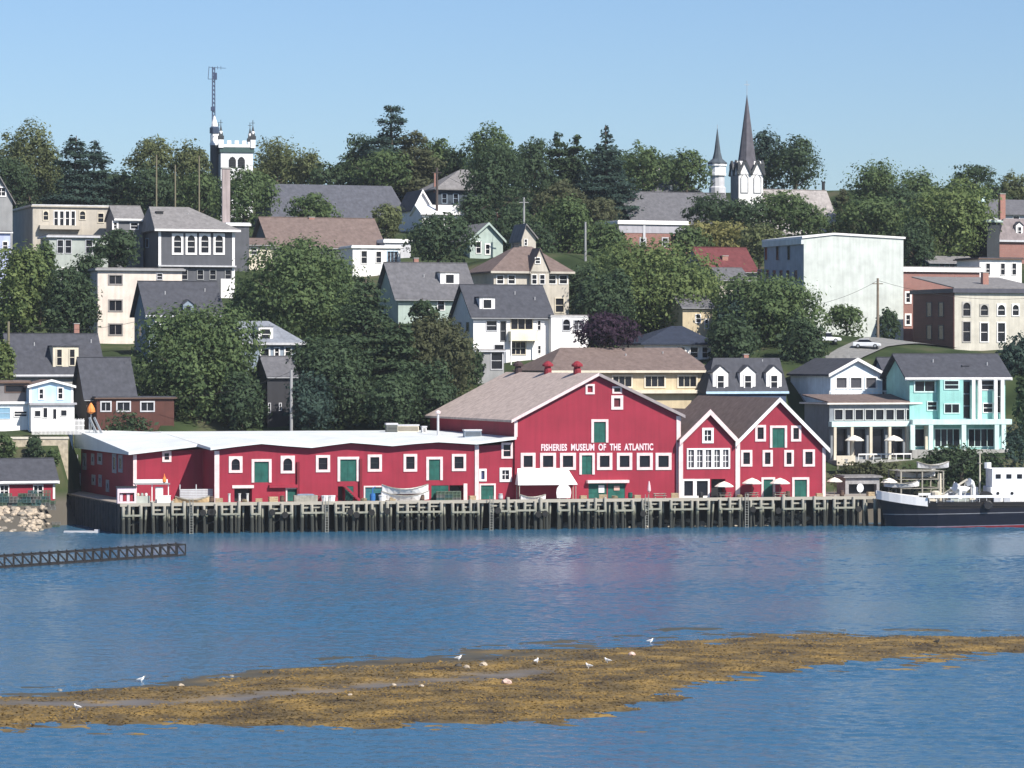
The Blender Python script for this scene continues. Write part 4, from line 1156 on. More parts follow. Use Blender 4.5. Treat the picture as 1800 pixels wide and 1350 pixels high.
# ------------------------------------------------------------------ ground
for q in ((1470, 640, 492), (1500, 612, 506), (1530, 604, 514), (1440, 600, 512), (1560, 640, 498), (1450, 660, 486), (1580, 625, 508), (60, 762, 452), (120, 765, 450), (1780, 700, 490), (1790, 795, 465), (1640, 815, 458), (330, 760, 458), (650, 755, 462), (760, 740, 466)):
    p = P(*q); GROUND_PTS.append(tuple(p))
GP = np.array(GROUND_PTS)
PROF = [(380, -4), (430, 2.5), (455, 7), (468, 10.5), (485, 17), (500, 22), (530, 29), (575, 39), (640, 54), (700, 62), (780, 61), (1000, 40), (1600, 16), (4000, 6)]
PY, PZ = np.array([p[0] for p in PROF], float), np.array([p[1] for p in PROF], float)
RES = GP[:, 2] - np.interp(GP[:, 1], PY, PZ)
def shore(X):
    Yw = WY0 + (X - WX0) * math.tan(rad(WYAW)) + 7.0
    crib = 417.0 + (-52.1 - X) * 2.75            # line of the timber crib
    Yw = Yw - 4.0 * np.clip((X + 5) / 15.0, 0, 1) * np.clip((46 - X) / 4.0, 0, 1)
    y = np.where(X > -52.1, Yw, np.where(X > -62.5, crib, 421.0))
    t = np.clip((X + 64.6) / 2.1, 0, 1)
    return np.where(X < -62.5, 421.0 * (1 - t) + 445.6 * t, y)
def terrain(X, Y):
    X = np.atleast_1d(np.asarray(X, float)); Y = np.atleast_1d(np.asarray(Y, float))
    base = np.interp(Y, PY, PZ)
    num = np.zeros_like(X); den = np.full_like(X, 0.06)
    for (gx, gy, _), r in zip(GP, RES):
        w = np.exp(-((X - gx) ** 2 / (2 * 11.0 ** 2) + (Y - gy) ** 2 / (2 * 7.0 ** 2)))
        num += w * r; den += w
    z = base + num / den
    d = Y - shore(X)
    ramp = np.interp(d, [-40, 0, 12, 16, 34, 38, 60, 120], [-6, -.4, 3.0, 3.5, 3.7, 8, 40, 300])
    rl = np.interp(d, [-40, 0, 7, 14, 22, 24, 60, 120], [-6, -.5, 2.6, 3.5, 3.6, 8, 60, 300])
    rr_ = np.interp(d, [-40, 0, 8, 11, 16, 22, 60, 120], [-6, -.4, 3.5, 3.8, 8.8, 17, 60, 300])
    tr_ = np.clip((X - 30.0) / 12.0, 0, 1)
    ramp = ramp * (1 - tr_) + rr_ * tr_
    t = np.clip((X + 64.6) / 2.1, 0, 1)
    lim = rl * (1 - t) + ramp * t
    return np.minimum(z, lim)
def tz(x, y): return float(terrain([x], [y])[0])

xs = np.concatenate([np.linspace(-2600, -140, 14), np.arange(-125, 126, 2.2), np.linspace(140, 2600, 14)])
ys = np.concatenate([np.arange(396, 720, 2.2), np.linspace(740, 4000, 16)])
gx, gy = np.meshgrid(xs, ys)
gz = terrain(gx.ravel(), gy.ravel())
nz = np.array([noise.noise(Vector((x * .15, y * .15, 3.0))) for x, y in zip(gx.ravel(), gy.ravel())])
gz = gz + nz * 0.22
V = np.stack([gx.ravel(), gy.ravel(), gz], 1)
nx_, ny_ = len(xs), len(ys)
faces = [(j * nx_ + i, j * nx_ + i + 1, (j + 1) * nx_ + i + 1, (j + 1) * nx_ + i) for j in range(ny_ - 1) for i in range(nx_ - 1)]
gm = bpy.data.materials.new('hillside_ground'); gm.use_nodes = True
n, l = gm.node_tree.nodes, gm.node_tree.links
bs = n['Principled BSDF']; bs.inputs['Roughness'].default_value = .95; bs.inputs['Specular IOR Level'].default_value = .1
tc = n.new('ShaderNodeTexCoord'); n1 = n.new('ShaderNodeTexNoise'); n1.inputs['Scale'].default_value = .12; n1.inputs['Detail'].default_value = 8
l.new(tc.outputs['Object'], n1.inputs['Vector'])
cr = n.new('ShaderNodeValToRGB'); e = cr.color_ramp.elements
e[0].position = .35; e[0].color = (.022, .034, .014, 1); e[1].position = .68; e[1].color = (.085, .08, .048, 1)
x = e.new(.52); x.color = (.038, .055, .022, 1)
l.new(n1.outputs['Fac'], cr.inputs['Fac'])
# low foreshore: stony below the deck level
sp = n.new('ShaderNodeSeparateXYZ'); l.new(tc.outputs['Object'], sp.inputs[0])
mr = n.new('ShaderNodeMapRange'); mr.inputs[1].default_value = 3.0; mr.inputs[2].default_value = 4.6; mr.inputs[3].default_value = 0; mr.inputs[4].default_value = 1
l.new(sp.outputs['Z'], mr.inputs[0])
mx = n.new('ShaderNodeMix'); mx.data_type = 'RGBA'; mx.inputs['A'].default_value = (.10, .09, .075, 1)
l.new(mr.outputs[0], mx.inputs['Factor']); l.new(cr.outputs['Color'], mx.inputs['B']); l.new(mx.outputs['Result'], bs.inputs['Base Color'])
g = mesh_obj('hillside', V.tolist(), faces, gm, smooth=True); tag(g, 'grassy town hillside rising from the wharf', None, kind='structure')

# ------------------------------------------------------------------ water
wm = bpy.data.materials.new('harbour_water'); wm.use_nodes = True
n, l = wm.node_tree.nodes, wm.node_tree.links
bs = n['Principled BSDF']
bs.inputs['Base Color'].default_value = (.030, .095, .165, 1); bs.inputs['Roughness'].default_value = .22; bs.inputs['IOR'].default_value = 1.33; bs.inputs['Specular IOR Level'].default_value = .42
tc = n.new('ShaderNodeTexCoord')
def wnoise(sc, detail, sxyz):
    mp = n.new('ShaderNodeMapping'); mp.inputs['Scale'].default_value = sxyz; mp.inputs['Rotation'].default_value = (0, 0, rad(9))
    l.new(tc.outputs['Object'], mp.inputs['Vector'])
    t = n.new('ShaderNodeTexNoise'); t.inputs['Scale'].default_value = sc; t.inputs['Detail'].default_value = detail; t.inputs['Roughness'].default_value = .6
    l.new(mp.outputs['Vector'], t.inputs['Vector']); return t
w1 = wnoise(2.2, 3, (.8, 1.0, 1))
def tilt(node, kx, ky):
    sb_ = n.new('ShaderNodeVectorMath'); sb_.operation = 'SUBTRACT'; sb_.inputs[1].default_value = (.5, .5, .5); l.new(node.outputs['Color'], sb_.inputs[0])
    ml_ = n.new('ShaderNodeVectorMath'); ml_.operation = 'MULTIPLY'; ml_.inputs[1].default_value = (kx, ky, 0); l.new(sb_.outputs[0], ml_.inputs[0]); return ml_
t1_ = tilt(w1, .55, .55)
gn_ = n.new('ShaderNodeNewGeometry')
up_n = n.new('ShaderNodeVectorMath'); up_n.operation = 'ADD'; l.new(t1_.outputs[0], up_n.inputs[0]); l.new(gn_.outputs['Normal'], up_n.inputs[1])
nm_ = n.new('ShaderNodeVectorMath'); nm_.operation = 'NORMALIZE'; l.new(up_n.outputs[0], nm_.inputs[0]); l.new(nm_.outputs[0], bs.inputs['Normal'])
# wind waves as real relief: a sum of wave trains with random headings, gusts changing their height
rw = np.random.default_rng(21)
NR, NC = 900, 520
yr_ = 158.0 + (462.0 - 158.0) * (np.linspace(0, 1, NR) ** 1.15)
cc = np.linspace(-1, 1, NC)
WXg = (cc[None, :] * (yr_[:, None] * .20 + 14)); WYg = np.repeat(yr_[:, None], NC, 1)
WXg = WXg + rw.uniform(-.06, .06, WXg.shape)
Hs = np.zeros_like(WXg)
K = 46
for q in range(K):
    lam = .62 * (4.2 / .62) ** (q / (K - 1)); th_ = rad(250 + rw.normal() * 38); ph = rw.uniform(0, 6.283)
    kk = 2 * math.pi / lam; sl = .135 * math.sqrt(2.0 / K) * (1.35 - .95 * q / K)
    Hs += sl / kk * np.sin(kk * (WXg * math.cos(th_) + WYg * math.sin(th_)) + ph + .8 * np.sin(WXg * .05 * (1 + q % 3) + q))
gust = np.zeros_like(WXg)
for q in range(10):
    fx_, fy_ = rw.uniform(.015, .07), rw.uniform(.03, .16); gust += np.sin(WXg * fx_ * rw.choice((-1, 1)) + WYg * fy_ + rw.uniform(0, 6.28)) / 10 ** .5
Hs *= np.clip(.85 + .42 * gust, .25, 1.5)
fade = np.clip((1 - np.abs(cc))[None, :] * 30, 0, 1) * np.clip(np.linspace(0, 1, NR)[:, None] * 60, 0, 1) * np.clip((1 - np.linspace(0, 1, NR))[:, None] * 60, 0, 1)
Hs = Hs * fade
WXg = np.where(fade == 0, cc[None, :] * (yr_[:, None] * .20 + 14), WXg)
Vw = np.stack([WXg.ravel(), WYg.ravel(), Hs.ravel()], 1).astype(np.float32)
me = bpy.data.meshes.new('harbour_water'); nf = (NR - 1) * (NC - 1)
me.vertices.add(len(Vw)); me.loops.add(4 * nf); me.polygons.add(nf)
me.vertices.foreach_set('co', Vw.ravel())
ii = (np.arange(NR - 1)[:, None] * NC + np.arange(NC - 1)[None, :]).ravel()
me.loops.foreach_set('vertex_index', np.stack([ii, ii + 1, ii + NC + 1, ii + NC], 1).astype(np.int32).ravel())
me.polygons.foreach_set('loop_start', np.arange(0, 4 * nf, 4, dtype=np.int32))
me.polygons.foreach_set('use_smooth', np.ones(nf, dtype=bool))
me.update(calc_edges=True); me.materials.append(wm)
wo = bpy.data.objects.new('harbour_water', me); COL.objects.link(wo); tag(wo, 'rippled blue harbour water in front of the wharf', None, kind='structure')
xa, xb_, ya0, yb0 = yr_[0] * .20 + 14, yr_[-1] * .20 + 14, float(yr_[0]), float(yr_[-1])
ov = [(-xa, ya0, 0), (xa, ya0, 0), (xb_, yb0, 0), (-xb_, yb0, 0), (-3000, -600, 0), (3000, -600, 0), (3000, 480, 0), (-3000, 480, 0)]
wo2 = mesh_obj('outer_water', ov, [(4, 5, 1, 0), (5, 6, 2, 1), (6, 7, 3, 2), (7, 4, 0, 3)], wm)
tag(wo2, 'harbour water beyond the near ripples', None, kind='structure')

# ------------------------------------------------------------------ wharf
ya = rad(WYAW)
WO = Vector((WX0, WY0, 0))
WR = empty('timber_wharf', WO, ya, 'long timber wharf on weathered piles below the red buildings', 'wharf')
kx = (1556 - 900) / F; WL = (kx * WO.y - WO.x) / (math.cos(ya) - kx * math.sin(ya))
pm = bpy.data.materials.new('wharf_pile'); pm.use_nodes = True
n, l = pm.node_tree.nodes, pm.node_tree.links
bs = n['Principled BSDF']; bs.inputs['Roughness'].default_value = .85
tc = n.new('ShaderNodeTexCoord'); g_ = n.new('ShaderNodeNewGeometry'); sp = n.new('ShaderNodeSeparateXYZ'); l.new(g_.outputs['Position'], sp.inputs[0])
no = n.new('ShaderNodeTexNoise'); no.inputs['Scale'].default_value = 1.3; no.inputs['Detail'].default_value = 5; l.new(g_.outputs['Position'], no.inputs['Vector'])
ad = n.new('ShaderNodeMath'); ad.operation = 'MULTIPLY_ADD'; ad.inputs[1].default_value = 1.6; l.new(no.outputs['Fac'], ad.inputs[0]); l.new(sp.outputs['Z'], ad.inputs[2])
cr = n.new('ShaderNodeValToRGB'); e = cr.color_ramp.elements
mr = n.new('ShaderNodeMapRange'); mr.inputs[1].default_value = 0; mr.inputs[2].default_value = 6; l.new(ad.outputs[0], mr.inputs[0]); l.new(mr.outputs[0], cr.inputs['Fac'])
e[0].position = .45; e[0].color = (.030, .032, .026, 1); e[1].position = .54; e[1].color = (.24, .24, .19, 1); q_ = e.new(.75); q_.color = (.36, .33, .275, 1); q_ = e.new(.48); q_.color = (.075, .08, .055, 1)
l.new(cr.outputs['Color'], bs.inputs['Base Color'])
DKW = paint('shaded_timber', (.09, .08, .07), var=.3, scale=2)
SKX = math.tan(rad(8.0))
MB().box(-.15, WL, .12, 42, DECK - .32, DECK - .004, lambda x, y, z: (x - (y * SKX if x < 1 else 0), y, z)).build('deck', paint('deck_planks', (.30, .26, .22), var=.2, scale=1.5), WR)
rng = random.Random(5)
x = .1; i = 0; cols = []
while x < WL - .2:
    cols.append(x); x += rng.choice((1.3, 1.45, 1.55, 1.7, .8, 1.6, 1.05)); i += 1
for i, x in enumerate(cols):
    r = rng.uniform(.20, .27); dx = rng.uniform(-.16, .16)
    top = DECK + (rng.uniform(.05, .5) if rng.random() < .35 else rng.uniform(-.35, -.05))
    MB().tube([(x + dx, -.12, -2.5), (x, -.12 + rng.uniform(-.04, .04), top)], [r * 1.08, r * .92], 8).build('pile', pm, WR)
    if rng.random() < .7:
        MB().tube([(x + rng.uniform(.3, .9), .55, -2.5), (x + rng.uniform(.3, .9), .55, DECK - .34)], .16, 6).build('rear_pile', pm, WR)
    if rng.random() < .8:
        MB().tube([(x + .75, 1.1, -2.5), (x + .7, 1.1, DECK - .34)], .17, 6).build('rear_pile', pm, WR)
MB().box(-.3, WL, -.02, .118, DECK - .30, DECK + .14).build('cap_beam', pm, WR)
i = 0
while i < len(cols) - 3:
    span = rng.choice((1, 2, 2, 2))
    z_ = 2.55 + rng.uniform(-.08, .12)
    MB().box(cols[i] - .1, cols[i + span] + .1, -.47, -.33, z_ - .13, z_ + .13).build('waler', pm, WR)
    for q in range(span):
        z2 = DECK - .75 + rng.uniform(-.1, .1)
        if rng.random() < .75: MB().box(cols[i+q] + .2, cols[i+q+1] - .15, .25, .4, z2 - .12, z2 + .1).build('brace', pm, WR)
        if rng.random() < .5: MB().bar((cols[i+q] + .1, .5, 1.1), (cols[i+q+1] - .1, .8, 2.0 + rng.uniform(-.5, .4)), .16).build('brace', pm, WR)
    i += span + 1 if rng.random() < .8 else span
# timber crib side plank by plank, shade put into the dark colour
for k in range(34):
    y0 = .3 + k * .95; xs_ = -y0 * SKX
    MB().box(xs_ - .40 + rng.uniform(-.04, .04), xs_ - .18, y0, y0 + .88, -2.0, DECK - .1 + rng.uniform(-.15, .1)).build('crib_plank', paint('crib_shade_timber', (.045, .047, .05), var=.35, scale=1.2), WR)
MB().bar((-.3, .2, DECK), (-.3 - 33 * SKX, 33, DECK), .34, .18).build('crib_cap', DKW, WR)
for px_, w_ in ((330, .5), (560, .5), (845, .55), (1120, .5), (1300, .5)):          # ladders
    a_ = (px_ - 215) / 1341.0 * WL; m_ = MB()
    for sx_ in (-.22, .22): m_.box(a_ + sx_ - .04, a_ + sx_ + .04, -.62, -.52, -.6, DECK + .7)
    for q in range(13): m_.box(a_ - .18, a_ + .18, -.60, -.54, q * .35, q * .35 + .06)
    m_.build('ladder', paint('ladder_grey', (.22, .22, .20)), WR)
for q in range(16):                                                                # tyre fenders
    a_ = rng.uniform(2, WL - 4); z_ = rng.uniform(1.9, 3.0); m_ = MB()
    m_.lathe((0, 0, 0), [(.28, -.11), (.42, -.11), (.46, 0), (.42, .11), (.28, .11)], 12); m_.v = [(a_ + v[0], -.62 + v[2], z_ + v[1]) for v in m_.v]
    m_.build('tyre_fender', simple('tyre_rubber', (.012, .012, .012), rough=.8), WR)
def wpt(a, bb, z): return WO + Vector((a * math.cos(ya) - bb * math.sin(ya), a * math.sin(ya) + bb * math.cos(ya), z))

# ------------------------------------------------------------------ trees
LG = {
 'dark':   leafmat('leaf_dark',   (0.036, 0.065, 0.036), (0.092, 0.137, 0.065)),
 'mid':    leafmat('leaf_mid',    (0.054, 0.096, 0.040), (0.155, 0.210, 0.082)),
 'bright': leafmat('leaf_bright', (0.075, 0.126, 0.047), (0.219, 0.266, 0.093)),
 'olive':  leafmat('leaf_olive',  (0.074, 0.101, 0.043), (0.199, 0.218, 0.097)),
 'teal':   leafmat('leaf_teal',   (0.027, 0.056, 0.052), (0.075, 0.120, 0.087)),
 'brown':  leafmat('leaf_brown',  (0.060, 0.070, 0.036), (0.138, 0.146, 0.073)),
 'purple': leafmat('leaf_purple', (0.027, 0.014, 0.029), (0.070, 0.038, 0.065)),
 'yellow': leafmat('leaf_yellow', (0.145, 0.151, 0.047), (0.310, 0.287, 0.116)),
}
BARK = paint('bark', (.085, .065, .05), var=.3, scale=3)

def leaves(name, pos, nor, size, mat, parent, rg, aspect=1.5):
    n = len(pos)
    nor = nor / (np.linalg.norm(nor, axis=1, keepdims=True) + 1e-9)
    ref = rg.normal(size=(n, 3))
    t = np.cross(nor, ref); t /= (np.linalg.norm(t, axis=1, keepdims=True) + 1e-9)
    bt = np.cross(nor, t)
    sz = size[:, None]
    fold = nor * sz * rg.uniform(-.25, .25, (n, 1))
    v = np.stack([pos - t * sz * aspect * .5, pos - bt * sz * .42 + fold, pos + t * sz * aspect * .5, pos + bt * sz * .42 + fold], 1).reshape(-1, 3)
    me = bpy.data.meshes.new(name)
    me.vertices.add(4 * n); me.loops.add(4 * n); me.polygons.add(n)
    me.vertices.foreach_set('co', v.astype(np.float32).ravel())
    me.loops.foreach_set('vertex_index', np.arange(4 * n, dtype=np.int32))
    me.polygons.foreach_set('loop_start', np.arange(0, 4 * n, 4, dtype=np.int32))
    me.update(calc_edges=True)
    me.materials.append(mat)
    o = bpy.data.objects.new(name, me); COL.objects.link(o); o.parent = parent
    return o

def unit(rg, n):
    d = rg.normal(size=(n, 3)); return d / np.linalg.norm(d, axis=1, keepdims=True)

def crown_round(rg, rx, ry, rz, n, lobes=12, flat=1.0, ragged=.5):
    r = np.array([rx, ry, rz])
    ld = unit(rg, lobes); ld[:, 2] = np.where(ld[:, 2] < -.55, -ld[:, 2], ld[:, 2])
    lp = ld * rg.uniform(.36, .64, (lobes, 1))
    lr = rg.uniform(.32, .50, lobes)
    lp = np.vstack([lp, [[0, 0, .05]]]); lr = np.append(lr, .70)
    nc = max(30, n // 13)
    pick = rg.choice(len(lr), nc, p=lr ** 2 / (lr ** 2).sum())
    d = unit(rg, nc); d[:, 2] += .25; d /= np.linalg.norm(d, axis=1, keepdims=True)
    cp = lp[pick] + d * (lr[pick] * rg.uniform(.70, 1.0, nc))[:, None]
    cp[:, 2] = np.sign(cp[:, 2]) * np.abs(cp[:, 2]) ** flat
    cr_ = rg.uniform(.05, .13, nc)
    k = rg.integers(0, nc, n)
    off = rg.normal(size=(n, 3)) * np.array([1, 1, .7])
    p = cp[k] + off * cr_[k][:, None] * .8
    ni = n // 5                                   # inner foliage behind the outer clumps
    p[:ni] = unit(rg, ni) * (rg.uniform(.1, .8, (ni, 1)) ** .5) * np.array([1, 1, .95])
    ex = np.percentile(np.abs(p), 99, axis=0)
    p = p / ex
    nor = d[k] * .75 + off * .35 + rg.normal(size=(n, 3)) * .35 + np.array([0, 0, .25])
    return p * r, nor

def crown_conifer(rg, rad_, h, n, taper=.85, whorl=1.0, droop=.18, irregular=.25, lean=0.0):
    nw = max(7, int(h / whorl)); P_, N_ = [], []
    t = (np.arange(nw) + rg.uniform(-.3, .3, nw)) / nw; t = np.clip(t, 0, .985)
    rr = rad_ * ((1 - t) ** taper) * (1 + rg.uniform(-irregular, irregular, nw))
    tot = (rr ** 2 + .3).sum()
    for tt, r in zip(t, rr):
        m = max(14, int(n * (r * r + .3) / tot))
        nb_ = max(5, int(5 + r * 1.6)); az = rg.uniform(0, 6.283, nb_); bl = r * rg.uniform(.55, 1.1, nb_)
        k = rg.integers(0, nb_, m); s_ = rg.uniform(.05, 1, m) ** .6
        ln = bl[k] * s_; wd = rg.normal(size=m) * .36 * bl[k] * (1.05 - s_ * .6)
        x = np.cos(az[k]) * ln - np.sin(az[k]) * wd; y = np.sin(az[k]) * ln + np.cos(az[k]) * wd
        z = tt * h - droop * ln + .10 * bl[k] * s_ ** 3 + rg.normal(size=m) * .26 * whorl
        P_.append(np.stack([x, y, z], 1))
        N_.append(np.stack([np.cos(az[k]) * .35, np.sin(az[k]) * .35, np.full(m, .9)], 1) + rg.normal(size=(m, 3)) * .35)
    return np.vstack(P_), np.vstack(N_)

TREE_N = [0]
def tree(name, label, px, yt, yb, wpx, Y, kind, leaf, group=None, dens=1.0, cat='tree', dy=0.9):
    TREE_N[0] += 1
    rg = np.random.default_rng(100 + TREE_N[0])
    s = Y / F
    X = (px - 900) * s
    zt, zb_ = CH + (YH - yt) * s, CH + (YH - yb) * s
    gz_ = tz(X, Y)
    if cat != 'tree': zb_ = min(zb_, gz_ + .1)
    h = zt - zb_; w = wpx * s
    base = min(gz_, zb_ - .2) if cat == 'tree' else gz_
    if gz_ > zb_: base = gz_
    R = empty(name, (X, Y, gz_ - .15), 0, label, cat, group)
    z0 = gz_ - .15
    area = wpx * (yb - yt) * (1024 / 1800.0) ** 2
    lsz = 0.37 if kind not in ('shrub',) else .30
    n = int(np.clip(area * 1.35 * dens, 1000, 24000))
    if kind in ('round', 'shrub', 'wisp', 'umbrella'):
        zc = (zt + zb_) / 2 - z0
        p, nor = crown_round(rg, w / 2, w / 2 * dy, h / 2, n, lobes=int(np.clip(w * 1.1, 6, 22)), flat=1.0 if kind != 'umbrella' else 1.0)
        if kind == 'umbrella':
            keep = (p[:, 2] > -.15 * h) | (rg.random(len(p)) < .45); p, nor = p[keep], nor[keep]
        if kind == 'wisp':
            p = p * (1 + rg.normal(size=(len(p), 1)) * .12)
        p[:, 2] += zc
        tr_top = zc + h * .25
    else:
        zc = zb_ - z0
        if kind == 'pine': p, nor = crown_conifer(rg, w / 2, h, n, taper=.48, whorl=1.3, droop=.05, irregular=.32)
        elif kind == 'cedar': p, nor = crown_conifer(rg, w / 2, h, n, taper=.50, whorl=.95, droop=.12, irregular=.30)
        else: p, nor = crown_conifer(rg, w / 2, h, n, taper=.85, whorl=.9, droop=.2, irregular=.2)
        p[:, 2] += zc
        tr_top = zc + h * .97
    size = lsz * np.clip(np.exp(rg.normal(size=len(p)) * .38), .45, 2.3) * .98 * (1.0 if kind in ('round', 'shrub', 'wisp', 'umbrella') else 1.15)
    leaves('crown', p, nor, size, LG[leaf], R, rg)
    tb = max(.12, w * .028); mb = MB()
    lean = rg.uniform(-.03, .03) * h
    mb.tube([(0, 0, -.5), (lean * .3, 0, tr_top * .4), (lean, 0, tr_top)], [tb * 1.25, tb * .9, tb * .25], 7)
    if kind in ('round', 'wisp', 'umbrella', 'pine') and h > 3:
        for k in range(9):
            az = k * 1.05 + rg.uniform(-.3, .3); zz = max(.5, zc - h * .3) + h * .05 * k if kind != 'pine' else zc + h * .12 * (k + 1)
            ln = w * rg.uniform(.30, .44)
            if kind == 'pine':
                zz = zc + h * .09 * (k + 1); ln = w * .40 * max(.1, 1 - (zz - zc) / h) 
            zz = min(zz, tr_top * .95)
            mb.tube([(lean * .5, 0, zz), (math.cos(az) * ln * .5, math.sin(az) * ln * .5, zz + ln * .35), (math.cos(az) * ln, math.sin(az) * ln, zz + ln * .6)], [tb * .5, tb * .33, tb * .1], 5)
    mb.build('trunk', BARK, R)
    return R

